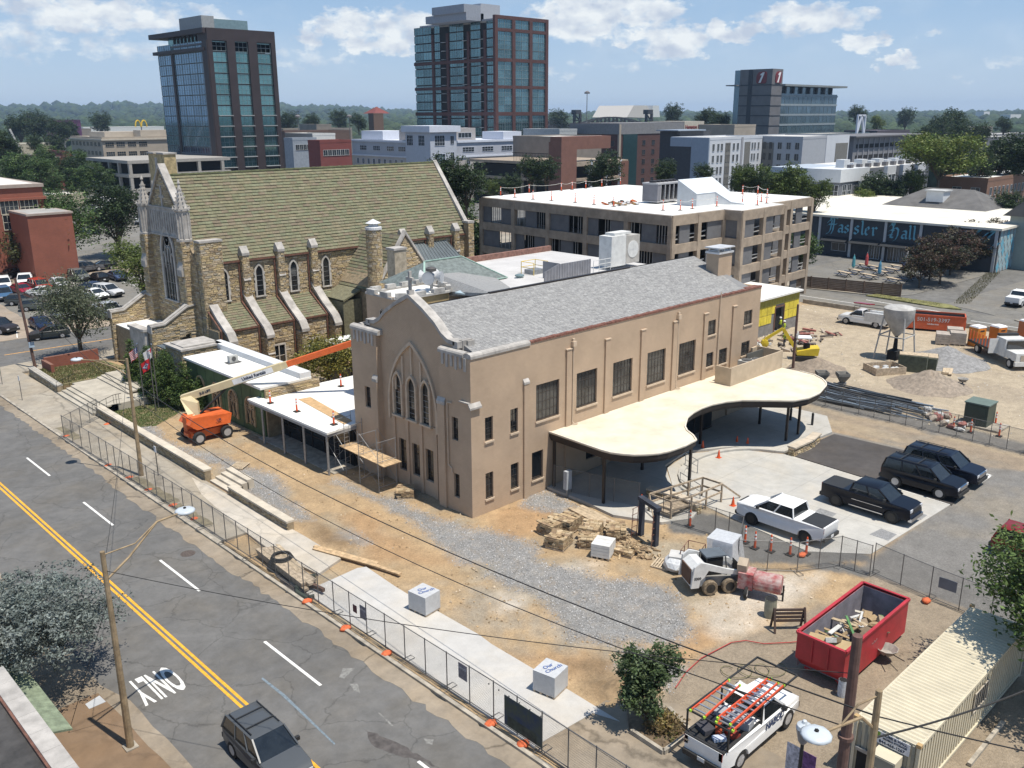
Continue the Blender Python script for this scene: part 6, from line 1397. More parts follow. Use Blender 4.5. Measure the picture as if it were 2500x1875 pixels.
wins(T,'Y',209.2,[269.5,275,281,286.5,291],[14.5,11.2,7.9,4.6,1.3],1.7,1.7,mat('fr_brown',(.15,.11,.10)),m_gl2);wins(T,'X',255.3,[212,215],[14.5,11.2,7.9],1.4,1.7,mat('fr_brown',(.15,.11,.10)),m_gl2)
# --- white apartments
m_wa=mat('apt_white',(.55,.57,.60),var=.05,scale=.3);m_ab=mat('apt_blue',(.25,.30,.37),var=.05);m_ad=mat('apt_dark',(.045,.05,.06));m_at=mat('apt_taupe',(.17,.165,.15),var=.1)
T=bld('white_apartments','white five storey apartments with a plain blue-grey end wall',223.95,150.8,252,163.8,17.6,m_wa,roof=m_rl)
pbox(T,'blue_end',(223.7,150.7,-9,224.2,156.6,17.9),m_ab);pbox(T,'blue_band',(223.6,156.6,15.4,224.2,163.9,17.9),m_ab);pbox(T,'dark_end',(223.8,156.6,-9,224.2,163.8,15.4),m_ad);pbox(T,'canopy',(226,163,19.6,240,171,19.9),m_ab);pbox(T,'stair_tower',(228,163.8,-9,244,171,19.5),m_ad)
zs=[15.2,12.0,8.8,5.7,2.5];wins(T,'Y',150.8,[226.2,228.6,230.4,236.6,238.7],zs,.9,1.9,m_wf,m_gl2);pbox(T,'taupe_strip',(232.2,150.7,-9,234.8,150.82,16.4),m_at);wins(T,'Y',150.72,[232.9,234.1],zs,.7,1.8,m_at,m_gl2)
pbox(T,'grey_slot',(240.4,150.65,-9,241.4,151,17.8),mat('slot_grey',(.30,.30,.32)));pbox(T,'taupe_strip',(242.4,150.7,-9,245.4,150.82,16.4),m_at);wins(T,'Y',150.8,[246.6,248,250],zs,.7,1.9,m_wf,m_gl2)
T=bld('grey_apartments','grey and white apartment wing with a white end and recessed dark stair strip',252.4,137.65,281,160,17.5,mat('apt_grey',(.37,.385,.41),var=.05),roof=m_rl)
pbox(T,'white_end',(266.5,137.5,-9,281.1,137.7,17.9),m_wa);pbox(T,'taupe_panel',(272.5,137.4,-9,280.3,137.6,15.6),m_at);wins(T,'X',252.4,[139.3,142.1,145,155,158],zs,1.3,1.9,m_wf,m_gl2);pbox(T,'dark_strip',(252.3,147,-9,252.5,151,16),m_at);wins(T,'X',252.28,[148,150],zs,.8,1.9,m_at,m_gl2)
T=bld('plant_canopy_building','beige rooftop pavilion with a slanted roof behind the white apartments',268,171,281,185,20.5,m_bei,roof=m_rl)
T=bld('grey_parking_deck','long grey parking deck with thin overhanging roof right of the bank',297,143.7,346,160,16.6,mat('deck_grey',(.20,.20,.21)),roof=m_rg)
for z in (13.2,9.6,5.8): pbox(T,'opening_band',(299,143.55,z,343,143.75,z+1.3),m_dark)
for i in range(12): pbox(T,'deck_mullion',(300+i*3.9,143.45,3,300.5+i*3.9,143.8,16.2),mat('deck_grey2',(.27,.27,.29)))
pbox(T,'roof_overhang',(295,142,16.8,351,161,17.2),m_gw)
T=bld('blue_glass_block','low blue-grey glazed block beside the bank tower',372,196,420,215,15.5,m_og,roof=m_rg);
T=tg('truss_sign','white crossed steel truss on the roof right of the bank','truss',(388,187,15));b=MB()
for a in ((0,0,7,0),(7,0,7,8.5),(7,8.5,0,8.5),(0,8.5,0,0),(0,0,3.5,8.5),(3.5,8.5,7,0)): b.beam((a[0],0,a[1]),(a[2],0,a[3]),.7,.7)
pt(T,'truss',b,m_trim);p1(T,'base','box',(-1,-1,-18,8,1,0,),m_gw)
# --- modern grey row with balconies
m_mg=mat('row_white',(.56,.58,.60),var=.05);m_md=mat('row_dark',(.13,.14,.16),var=.08)
T=tg('grey_row_apartments','row of grey and white three storey apartments with flat roofs and balconies','apartments',(192,95.5,-6))
pbox(T,'wall',(192.64,95.5,-6,240,103.0,12.4),m_md);pbox(T,'wall',(197.6,103,-6,230,115.2,12.2),m_md)
pbox(T,'white_head',(192.3,95.2,9.9,206,103.2,12.7),m_mg);pbox(T,'white_head',(197.3,104.2,10.2,215,115.4,12.4),mat('row_blue',(.36,.41,.47)));pbox(T,'balcony_slab',(205.5,93.8,9.7,214,96,10.1),m_mg);pbox(T,'balcony_slab',(205.5,93.8,5.6,214,96,6.0),m_mg);pbox(T,'balcony_slab',(205.5,93.8,1.6,214,96,2.0),m_mg)
for x in (214,222.5,231): pbox(T,'white_bay',(x,94.6,-6,x+4.6,95.6,12.6),m_mg);wins(T,'Y',94.6,[x+1.4,x+3.3],[9.4,5.4,1.4],1.4,2.5,m_mg,m_gl2,rows=2)
wins(T,'Y',95.5,[195,197.4],[8.0,3.9,0],1.6,2.6,m_mg,m_gl2,rows=2);wins(T,'Y',95.5,[208,211],[7.8,3.9],1.5,2.4,m_mg,m_gl2,rows=2);wins(T,'X',192.64,[97,101],[8.0,3.9,0],2.6,2.6,m_mg,m_gl2,cols=3,rows=2);wins(T,'X',197.6,[105.5,108.2,112.6],[8.0,3.9],2.0,2.6,m_mg,m_gl2,cols=3,rows=2)
pbox(T,'roof',(192.7,95.6,12.4,240,103,12.5),m_rl);pbox(T,'roof',(197.7,103,12.2,230,115,12.3),m_rl)
pbox(T,'white_pier',(201.5,95.1,-6,202.6,95.6,9.9),m_mg)
rr=random.Random(2)
for i in range(9): x=199+i*4.4;pbox(T,'roof_box',(x,98,12.5,x+rr.uniform(1.5,2.8),100,12.5+rr.uniform(1,2)),m_mg);pbox(T,'roof_condenser',(x+.2,96.4,12.5,x+1.4,97.4,13.4),m_gw)
# --- right hand brick and hipped houses
T=bld('brown_brick_block','brown brick building with a bright white flat roof at the right',217.9,73.6,260,84.2,10.2,bm_('brown_brick',(.24,.12,.075),(.21,.105,.065),(.2,.14,.1),bump=.2),roof=m_roofw)
wins(T,'Y',73.6,fr(219,245,10),[7.6,4.4,1.2],1.1,1.7,m_wf,m_gl2);wins(T,'X',217.9,[76,80],[7.4,3.6],1.8,2.0,m_wf,m_gl2,cols=2)
T=tg('hipped_brick_house','tan brick building with a low grey hipped roof and white dormer','house',(180,60.6,0));m_tb=bm_('tan_brick',(.40,.29,.16),(.34,.24,.13),(.34,.28,.2),bump=.2)
pbox(T,'wall',(181,61.6,-2,196,79,6.9),m_tb);b=MB();hip(b,180,60.4,197,80.2,7.0,10.2,'y',rl=5.5);pt(T,'roof',b,mat('hip_grey',(.12,.115,.11),var=.2,scale=.6,bump=.5,bscale=3),1)
pbox(T,'eave_band',(179.95,60.35,6.8,197.05,80.25,7.0),m_wf);wins(T,'X',181,[64,68,71.5,75.5],[4.6,1.6],1.1,1.6,m_wf,m_gl2);wins(T,'Y',61.6,[184,187.5,191],[4.6,1.6],1.1,1.6,m_wf,m_gl2)
pbox(T,'dormer',(182.2,69.2,8.0,185.5,72.4,10.0),m_mg);pbox(T,'dormer_roof',(181.9,68.9,10.0,185.8,72.7,10.2),m_wf)
T=bld('green_grey_house','tall grey-green clapboard end wall at the right edge',162.3,38,178,50.6,8.6,mat('clapboard',(.27,.31,.29),var=.06));p1(T,'gable_roof','extr',([(161.6,37,8.4),(161.6,44.4,14.6),(161.6,51.6,8.4)],(17,0,0),),mat('hip_grey',(.12,.115,.11)),1,fix=True)
# --- blackletter beer hall
T=tg('beer_hall','long dark blue-grey beer hall with big blue blackletter name and a cream flat roof','beer hall',(155.0,49.4,0))
m_fh=bm_('hall_block',(.045,.055,.068),(.042,.05,.062),(.035,.042,.05),bw=.4,bh=.2,bump=.3);m_fb=mat('hall_blue',(.14,.38,.50),var=.12,scale=2);m_fl=mat('hall_pale',(.30,.42,.46),var=.12,scale=2);m_pil=mat('hall_pilaster',(.42,.44,.46),var=.08)
HX=155.0;pbox(T,'front_wall',(HX,49.5,0,HX+.4,100,6.7),m_fh);pbox(T,'end_wall',(HX+.4,49.5,0,200,49.9,6.7),mat('hall_end',(.30,.32,.33),var=.1,scale=1));pbox(T,'rear',(HX+.4,49.9,0,199.8,100,6.6),m_fh)
p1(T,'roof','prism',([(HX-.5,49.1),(200.4,49.1),(200.4,100.4),(HX-.5,100.4)],6.7,7.05,),mat('cream_roof',(.68,.64,.55),var=.14,scale=.25),1)
PX_=[PX(S(3,1,x,480),HX).y for x in(640,885,1150,1425,1705,2015)]
for y in PX_+[86.5,93]: pbox(T,'pilaster',(HX-.22,y-.22,0,HX,y+.22,6.7),m_pil)
def nib(T,strokes,oy,oz,s,x=HX-.03,wn_=.24):
 b=MB();nv=(wn_*cos(R_(42)),wn_*sin(R_(42)))
 for st_ in strokes:
  for (a0,z0_),(a1,z1_) in zip(st_,st_[1:]):
   P=[(a0-nv[0]/2,z0_-nv[1]/2),(a0+nv[0]/2,z0_+nv[1]/2),(a1+nv[0]/2,z1_+nv[1]/2),(a1-nv[0]/2,z1_-nv[1]/2)]
   A_=sum(P[i][0]*P[(i+1)%4][1]-P[(i+1)%4][0]*P[i][1]for i in range(4))
   if abs(A_) < 1e-4: continue
   x_=x-.004*(len(b.f)%5);b.extr([(x_,oy-a*s,oz+z*s)for a,z in P],(-.02,0,0))
 return pt(T,'letter',b,m_fb,1,fix=True)
LET={'F':[[(.75,1.75),(.35,1.95),(.25,1.7),(.4,1.55)],[(.45,1.5),(.3,.2),(.05,-.2),(-.25,-.35)],[(.35,1.75),(.9,1.9),(1.25,1.75)],[(.75,1.75),(.72,.9),(.65,.2),(.45,-.3)],[(.1,.85),(.4,1.0),(.8,.92),(1.15,1.05)],[(-.15,1.1),(.05,1.4),(.3,1.45)],[(-.2,.7),(.05,.95),(.3,.95)]],
 'a':[[(.15,.85),(.45,1.0),(.65,.82),(.62,.15),(.78,0)],[(.62,.55),(.2,.5),(.12,.18),(.35,0),(.6,.18)]],'s':[[(.62,.85),(.4,1.0),(.18,.8),(.25,.6),(.6,.45),(.6,.18),(.35,0),(.1,.18)]],
 'l':[[(.12,1.65),(.25,1.55),(.25,.15),(.4,0),(.5,.1)]],'e':[[(.2,.5),(.58,.72),(.42,1.0),(.18,.8),(.15,.2),(.38,0),(.62,.2)]],'r':[[(.1,.95),(.25,.82),(.25,.12),(.35,0)],[(.25,.7),(.5,1.0),(.68,.82)]],
 'H':[[(-.2,1.3),(.1,1.65),(.35,1.5),(.3,.7),(.05,.1),(.4,0)],[(.35,1.1),(.75,1.25),(1.0,1.0),(.95,.3),(.75,-.2),(.4,-.45)],[(.05,1.75),(.5,1.85),(.45,1.5)],[(-.2,.75),(.1,.95),(.5,.9)],[(-.25,.2),(0,.35),(.3,.3)]]}
def word(w,px0,px1,base,s):
 y0_=PX(S(3,1,px0,530),HX).y;adv={'F':1.3,'H':1.35,'l':.52,'r':.75};tot=sum(adv.get(c,.85)for c in w);y1_=PX(S(3,1,px1,530),HX).y;s=(y0_-y1_)/tot;a=0
 for c in w: nib(T,LET[c],y0_-a*s,base,s,wn_=.26);a +=adv.get(c,.85)
zf=PX(S(3,1,760,525),HX).z;word('Fas',700,868,zf,1);word('sler',895,1080,zf-.05,1);word('Hall',1180,1385,zf-.1,1)
for (x_,y_) in ((1480,650),(1540,620),(1440,700),(1620,600),(1680,560),(1740,540),(1800,600),(1860,520),(1900,600),(1840,640),(1960,540),(1980,640),(1780,660),(1920,560),(1370,700)):
 c=PX(S(3,1,x_,y_),HX);b=MB();b.extr([(HX-.03,c.y+.9,c.z-.55),(HX-.03,c.y-.1,c.z+.1),(HX-.03,c.y-.9,c.z+.6),(HX-.03,c.y+.2,c.z-.05)],(-.02,0,0));b2=MB()
 b2.extr([(HX-.035,c.y+1.1,c.z-.7),(HX-.035,c.y+.2,c.z-.55),(HX-.035,c.y-1.0,c.z+.75),(HX-.035,c.y-.1,c.z+.6)],(-.02,0,0));pt(T,'lozenge',b2,m_fb,1,fix=True)
for i in range(6):
 for j in range(5):
  x=HX+1+i*1.5+(j%2)*.7;z=.8+j*1.25
  if x > HX+9-j*.5 and rr.random() < .5: continue
  p1(T,'lozenge','extr',([(x,49.48,z-.9),(x+.7,49.48,z),(x,49.48,z+.9),(x-.7,49.48,z)],(0,-.02,0),),m_fl if(i+j)%3 else m_fb,1,fix=True)
m_awn=mat('awning_black',(.02,.022,.025),rough=.6)
for x0_,x1_ in ((660,850),(880,1100),(1120,1365)):
 a=PX(S(3,1,x0_,600),HX);c=PX(S(3,1,x1_,640),HX);zt=3.35;p1(T,'awning','extr',([(HX,a.y,zt),(HX-1.3,a.y,zt-.7),(HX-1.3,c.y,zt-.7),(HX,c.y,zt)],(0,0,-.06),),m_awn,1,fix=True)
wins(T,'X',HX,[PX(S(3,1,780,665),HX).y],[1.6],2.6,1.3,m_pil,m_gl2,cols=2);wins(T,'X',HX,[PX(S(3,1,x,690),HX).y for x in(1035,1075)],[1.35],.9,2.3,m_pil,m_gl2,name='door');wins(T,'X',HX,[PX(S(3,1,x,720),HX).y for x in(1180,1225,1265,1305)],[1.4],1.0,2.6,m_pil,m_gl2,name='door')
# --- red brick house on the left edge
m_lb=bm_('left_brick',(.28,.085,.05),(.25,.075,.045),(.22,.11,.08),bw=.3,bh=.1,bump=.3)
L0=PD(S(0,1,350,350),165);T=tg('red_brick_building','red brick building with cream sash windows at the left edge','building',(L0.x,L0.y,0));LX,LY,LZ=L0.x,L0.y,L0.z
zt=PX(S(0,1,300,160),0+LX).z if False else 17.0
e0=PY(S(0,1,350,360),LY);e1=PY(S(0,1,325,150),LY)
pbox(T,'wall',(LX-.0-30,LY,-1,e0.x,LY+25,e1.z-.5),m_lb);pbox(T,'cornice',(LX-30,LY-.4,e1.z-2.4,e0.x+.3,LY+25.3,e1.z-2.0),m_lb);pbox(T,'parapet_cap',(LX-30,LY-.3,e1.z-.5,e0.x+.2,LY+25.2,e1.z),mat('left_cap',(.34,.28,.24)))
b=MB();hip(b,LX-29,LY+1,e0.x-1,LY+24,e1.z,e1.z+2.6,rl=10);pt(T,'roof',b,m_rl,1);pbox(T,'chimney',(LX-7.5,LY+8,e1.z,LX-6,LY+9.5,e1.z+4.4),m_lb)
for px,py,w_ in ((72,330,2),(225,330,2),(95,450,2),(118,605,1)):
 c=PY(S(0,1,px,py),LY);wins(T,'Y',LY,[c.x],[c.z],2.5 if w_==2 else 1.5,2.2 if py<500 else 2.4,mat('sash_cream',(.62,.58,.46)),m_gl2,cols=2*w_ if w_==2 else 1,rows=2)
e2=PY(S(0,1,550,365),LY-9);e3=PY(S(0,1,205,392),LY-9)
T=tg('red_brick_annex','plain red brick block with a flat roof beside the sash windowed building','building',(e3.x,LY-9,0));pbox(T,'wall',(e3.x,LY-9,-1,e2.x,LY-.5,e2.z-.3),m_lb);pbox(T,'parapet_cap',(e3.x-.15,LY-9.15,e2.z-.3,e2.x+.15,LY-.45,e2.z),mat('left_cap',(.34,.28,.24)));pbox(T,'roof',(e3.x+.4,LY-8.6,e2.z-.3,e2.x-.4,LY-1,e2.z+.01),m_rg)
b=MB();b.box(18,161.5,0,44,161.7,2.3);T=tg('screen_fence','grey screened fence in front of the red brick building','fence',(18,161.5,0));pt(T,'screen',b,mat('screen_fabric',(.30,.31,.32),var=.1),1)
for i in range(9): pbox(T,'post',(18+i*3.2,161.4,0,18.1+i*3.2,161.5,2.4),m_st)
# --- filler blocks, described one by one: (name, label, corner px, distance, left px, right px, material, roof)
m_redd=bm_('dull_red',(.20,.045,.04),(.18,.04,.036),(.15,.06,.05),bump=.1);m_wrm=mat('warm_grey_wall',(.24,.21,.18),var=.12,scale=.3);m_wht=mat('white_shed',(.60,.60,.58),var=.06)
def fil(name,lab,cpx,dist,lpx,rpx,mt,roof=None,wn=0,wz=(),cat='building',face='Y'):
 c=PD(S(*cpx),dist);r=PY(S(*rpx),c.y);l=PX(S(*lpx),c.x) if lpx else V3((c.x,c.y+18,c.z));T=bld(name,lab,c.x,c.y,max(r.x,c.x+3),max(l.y,c.y+3),c.z,mt,roof=roof,cat=cat)
 if wn: wins(T,'Y',c.y,fr(c.x+1,r.x-1,wn),[c.z-q for q in wz],1.4,1.5)
 return T
fil('low_red_building','dull red building with a stair tower behind the church ridge',(1,0,570,1095),265,(1,0,480,1110),(1,0,815,1120),m_redd,m_rl,6,(3.,))
fil('grey_flat_building','blue-grey flat roofed building right of the glass tower',(1,0,360,1075),290,(1,0,295,1080),(1,0,545,1080),mat('bluegrey_wall',(.26,.29,.33)),m_rg,5,(2.4,))
fil('white_plant_block','white rooftop block behind the dull red building',(1,0,515,1040),330,None,(1,0,690,1045),m_wht,m_rl)
fil('brown_warehouse','long brown building with small windows left of the hotel',(1,0,300,1020),420,None,(1,0,810,1030),mat('brown_wall',(.13,.085,.07)),m_wrm,10,(5,))
fil('tan_long_roof','long low tan roofed station building far behind',(1,0,290,1000),560,None,(1,0,820,1010),m_wrm,mat('tan_roof',(.38,.34,.24)))
fil('grey_stone_block','square grey-brown block beyond the station roofs',(1,0,545,965),540,None,(1,0,660,965),m_wrm,m_rg)
T=fil('brick_station_tower','slim brick clock tower with a red pyramid roof',(1,0,985,880),520,(1,0,945,880),(1,0,1060,880),mat('station_brick',(.15,.095,.07)),m_rg,cat='tower');b=MB();L_=T.location;b.lathe([(7.5,0),(.1,3.6)],(0,0,0),4);o=pt(T,'pyramid_roof',b,m_redd);o.rotation_euler.z=pi/4;o.location=(6.5,6,PD(S(1,0,985,880),520).z+9.3)
fil('left_office_low','low red brick building with a grey metal roof at the far left',(0,0,440,1225),330,(0,0,235,1190),(0,0,560,1220),m_redd,m_rl,3,(2.5,))
fil('left_office_low','long red brick shed with a grey roof left of the beige office',(0,0,480,1180),355,(0,0,325,1155),(0,0,556,1175),m_redd,m_rg)
fil('white_warehouse','long white warehouse under the far wooded hill',(0,0,640,985),900,None,(0,0,1265,985),m_wht,m_wht)
fil('white_warehouse','pale industrial shed with a white roof far left',(0,0,420,1000),820,None,(0,0,700,985),m_wrm,m_wht)
fil('white_warehouse','white roofed store by the far car parks',(0,0,120,1115),560,None,(0,0,420,1075),mat('cream_wall',(.42,.37,.27)),m_wht)
fil('dark_office','dark office block at the right edge beyond the viaduct',(3,0,1790,1075),470,None,(3,0,2230,1050),mat('dark_office_wall',(.14,.14,.16),var=.15),m_rg,9,(4,8))
fil('dark_office','long low grey building right of the far trees',(3,0,1950,1045),620,None,(3,0,2330,1030),mat('dark_office_wall',(.14,.14,.16)),m_rg)
fil('grey_roof_house','low house with purple-grey hipped roof behind the parking deck',(3,0,1080,1015),520,None,(3,0,1330,1015),mat('purple_roof',(.09,.075,.09)),mat('purple_roof',(.09,.075,.09)))
fil('white_shed','white shed roof among the trees at the right',(3,0,1780,985),760,None,(3,0,1970,985),m_wrm,m_wht)
fil('beige_block','beige rooftop beyond the brick parking deck',(2,0,480,1065),290,None,(2,0,850,1050),m_wrm,m_rl)
T=fil('white_sign_block','long white rooftop sign board right of the central tower',(2,0,525,1005),330,None,(2,0,660,1003),mat('signboard',(.4,.42,.42)),m_rl,cat='sign')
fil('cream_wall_building','cream wall building behind the two street trees at left',(0,1,350,255),285,None,(0,1,665,270),mat('cream_wall',(.42,.37,.27)),m_rl)
fil('far_office','white box building on the horizon left of the tower',(0,0,180,905),1700,None,(0,0,330,895),m_wht,m_wht);fil('far_office','pale box building on the right horizon',(3,0,1905,862),2400,None,(3,0,1950,860),m_wht,m_wht);fil('far_office','white domed store at the right horizon',(3,0,2110,884),2000,None,(3,0,2190,884),m_wht,m_wht)
# --- arena, truss bridge, lamp mast, viaduct, river, signs
c=PD(S(2,0,1045,905),1250);r=PY(S(2,0,1290,905),c.y);Lx=r.x-c.x
T=tg('arena','white stepped roof arena on the far tree line','arena',tuple(c));p1(T,'roof','extr',([(0,0,0),(Lx*.75,0,-1),(Lx*.62,0,15),(Lx*.2,0,15)],(0,60,0),),mat('arena_cream',(.56,.52,.47)),fix=True);p1(T,'end_block','extr',([(Lx*.72,-2,0),(Lx,-2,0),(Lx*.95,-2,15),(Lx*.76,-2,15)],(0,50,0),),m_wht,fix=True)
def trussbridge(lab,px0,px1,py,dist,hh):
 a=PD(S(2,0,px0,py),dist);e=PD(S(2,0,px1,py),dist*1.05);T=tg('truss_bridge',lab,'bridge',tuple(a));L_=(e-a);L_.z=0;u=L_.normalized();n=16;b=MB();st_=L_.length/n
 arch=lambda i: hh*(.35+.65*sin(pi*i/n))
 for i in range(n):
  p0,p1=u*st_*i,u*st_*(i+1)
  for s_ in (0,8):
   o_=V3((-u.y,u.x,0))*s_;b.beam(p0+o_,p1+o_,1,1.2);b.beam(p0+o_+UZ*arch(i),p1+o_+UZ*arch(i+1),1,1);b.beam(p0+o_,p0+o_+UZ*arch(i),.7,.7);b.beam(p0+o_ if i%2 else p0+o_+UZ*arch(i),p1+o_+UZ*arch(i+1)if i%2 else p1+o_,.6,.6)
 pt(T,'truss',b,mat('bridge_black',(.03,.03,.035)))
trussbridge('long arched black truss bridge right of the central tower',690,1180,990,900,10);trussbridge('sloping end span of the black truss bridge beside the tower',430,610,1000,860,8)
for k,(x_,lab) in en(((660,'black lift tower at the left end of the truss bridge'),(1210,'black lift tower at the right end of the truss bridge'))):
 a=PD(S(2,0,x_,1010),890);T=tg('bridge_tower',lab,'bridge tower',tuple(a));b=MB()
 for dx in (-8,8): b.box(dx*.5-1,-1,-10,dx*.5+1,1,15);
 for z in (2,9,15): b.box(-5,-1,z,5,1,z+1)
 b.beam((-4,0,2),(4,0,9),1,1);b.beam((4,0,9),(-4,0,15),1,1);b.box(-5,-3,15,2,3,19);pt(T,'lattice',b,mat('bridge_black',(.03,.03,.035)))
def mast(px,pyt,dist,zb,lab,rad=.35):
 a=PD(S(*px),dist);T=tg('light_mast',lab,'light mast',(a.x,a.y,zb));h=a.z-zb;p1(T,'pole','tube',((0,0,0),(0,0,h),rad,6,rad*.5,),m_gw);p1(T,'lamp_head',lambda m:m.lathe([(rad*4,h-rad*2),(rad*4,h),(rad,h+rad*2)],n=8),m_gw);return T
mast((2,0,738,712),0,620,-8,'tall thin light mast above the truss bridge',.45);mast((1,0,797,895),0,430,-8,'thin street light mast right of the left tower',.3);mast((1,0,400,895),0,430,-8,'thin street light mast near the left tower',.3)
T=tg('viaduct','grey elevated road with cars at the right','viaduct',(330,60,0));a=KG(3,0,1380,1110,4);e=KG(3,0,2500,1180,4)
b=MB();u=(e-a).normalized();b.beam(a+UZ*0,e,14,1.2);pt(T,'deck',b,mat('viaduct_grey',(.24,.24,.23),var=.1),1);b=MB();n_=V3((-u.y,u.x,0));b.beam(a-n_*7+UZ*1,e-n_*7+UZ*1,.3,1.1) if (a-n_*7).length < (a+n_*7).length else b.beam(a+n_*7+UZ*1,e+n_*7+UZ*1,.3,1.1);pt(T,'barrier',b,m_conc,1)
b=MB();P=[KG(3,0,*q,-9.5)for q in((1760,955),(2100,940),(2600,935),(2600,985),(2100,1000),(1780,975))];b.prism([tuple(q[:2])for q in P],-11,-2.4);stc('river',b,mat('river_water',(.25,.28,.30),rough=.2,var=.05))
c=PD(S(0,0,345,925),800);T=tg('billboard','dark purple electronic billboard on posts at the far left','billboard',(c.x,c.y,-8));p1(T,'screen','box',(0,0,c.z+8-13,26,1,c.z+8,),mat('billboard_purple',(.10,.03,.10),var=.6,scale=.2));p1(T,'post','tube',((12,.5,0),(12,.5,c.z-5),1,8,),m_gw)
c=PD(S(0,0,1085,935),760);T=tg('arches_sign','small yellow double arch sign on a pole above the white warehouse','sign',(c.x,c.y,-8));b=MB()
for s_ in (-1,1): b.path([(s_*2.3-2.0+2.0*(1-cos(pi*k/10)),0,c.z+4+4.6*sin(pi*k/10))for k in range(11)],.5,6)
pt(T,'arches',b,mat('sign_yellow',(.75,.48,.03)));p1(T,'pole','tube',((0,0,0),(0,0,c.z+5),.4,6,),m_gw)
c=PD(S(0,0,40,1080),380);T=tg('bridge_pier','grey bridge pier with pale angled struts at the left edge','bridge pier',(c.x,c.y,-8));b=MB();b.box(-8,-2,14,8,2,19)
for x_ in (-6,5): b.box(x_,-1,0,x_+1.5,1,14)
b.beam((-6,0,2),(6,0,13),.6,.6);b.beam((6,0,2),(-6,0,13),.6,.6);pt(T,'frame',b,m_gw);b=MB();b.beam((2,0,19),(-4,0,30),.6,.6);b.beam((5,0,19),(2,0,28),.6,.6);pt(T,'strut',b,m_wf)
# ================================================================ wooded hills and tree masses far away
def blobmass(name,pts,mt,seed,sub=1):
 rnd=random.Random(seed);bm=bmesh.new();bmesh.ops.create_icosphere(bm,subdivisions=sub,radius=1);bv=np.array([v.co[:]for v in bm.verts]);bm.verts.index_update();bf=[tuple(v.index for v in f.verts)for f in bm.faces];bm.free()
 rs=np.random.RandomState(seed);N=len(pts);nv=len(bv);V=np.zeros((N*nv,3));Cc=np.zeros((N*nv,4));Cc[:,3]=1
 for i,(x,y,z,r,c) in en(pts):
  V[i*nv:(i+1)*nv]=bv*[r,r,r*.8]*(1+rs.uniform(-.28,.28,(nv,1)))+[x,y,z];k=rs.uniform(.7,1.3,(nv,1));Cc[i*nv:(i+1)*nv,:3]=np.array(c)*k*rs.uniform(.8,1.2)
 F=(np.array(bf)[None]+np.arange(N)[:,None,None]*nv).reshape(-1,3)
 me=bpy.data.meshes.new(name);me.vertices.add(len(V));me.vertices.foreach_set('co',V.ravel());me.loops.add(len(F)*3);me.loops.foreach_set('vertex_index',F.ravel().astype(np.int32));me.polygons.add(len(F));me.polygons.foreach_set('loop_start',np.arange(len(F))*3);me.update()
 ca=me.color_attributes.new('Col','FLOAT_COLOR','POINT');ca.data.foreach_set('color',Cc.ravel().astype(np.float32));o=link(name,me,mt);o['kind']='stuff';return o
m_wood2=vc('far_woods',scale=.12,var=.25,bump=0,bscale=1.0)
rs=np.random.RandomState(9);pts=[];GC=[(.030,.052,.022),(.038,.062,.022),(.045,.068,.028),(.026,.045,.024)]
for i in range(11000):
 a=rs.uniform(R_(8),R_(84));r=430+4200*rs.rand()**1.7;x,y=r*cos(a),r*sin(a)
 if fbm(np.array([x]),np.array([y]),.006)[0] > .60 and r < 1500: continue
 k=fbm(np.array([x]),np.array([y]),.012)[0];z=-9+max(0,r-900)/1500*8 if r < 2400 else -1+(r-2400)*.004
 if math.degrees(a) > 49 and r > 2600: z +=(r-2600)*.022*min(1,(math.degrees(a)-49)/9)*(.6+.8*fbm(np.array([math.degrees(a)*9.]),np.array([0.]),.08)[0])
 if r < 900 and rs.rand() < .55: continue
 rad=(5+4*rs.rand())*(1+r/2600);pts.append((x,y,z+rad*.35+4,rad,GC[rs.randint(4)]))
blobmass('distant_woods',pts,m_wood2,4)
hz=[]
b=MB();rs=np.random.RandomState(5);ring_=[(R_(2+i*1.5))for i in range(64)]
V=[];
for j,(rr_,zz_) in en(((2300,-3),(3300,4),(4600,24),(5600,52))):
 for a in ring_:
  hill=np.clip((math.degrees(a)-50)/10,0,1)*(.65+.7*fbm(np.array([math.degrees(a)*9.]),np.array([0.]),.08)[0]);base=16 if j == 3 else zz_*.35
  z=zz_*hill+base*(1-hill) if j > 1 else zz_;V.append((rr_*cos(a),rr_*sin(a),z))
n=len(ring_);F=[(j*n+i,j*n+i+1,(j+1)*n+i+1,(j+1)*n+i)for j in range(3)for i in range(n-1)]
b.add(V,[f[::-1]for f in F]);stc('hills',b,mat('hill_woods',(.030,.048,.028),var=.4,scale=.02,bump=0),smooth=True)
# ---------------------------------------------------------------- air
HAZE=mat('haze_air',(1,1,1),var=0);hn=HAZE.node_tree;hn.nodes.clear();pv=hn.nodes.new('ShaderNodeVolumePrincipled');pv.inputs['Density'].default_value=1.05e-4;pv.inputs['Color'].default_value=(.55,.74,1.0,1);pv.inputs['Anisotropy'].default_value=.1
mo=hn.nodes.new('ShaderNodeOutputMaterial');hn.links.new(pv.outputs[0],mo.inputs['Volume'])
b=MB();b.box(-1700,-2700,-13.5,6500,6700,96);stc('haze',b,HAZE,kind='stuff')
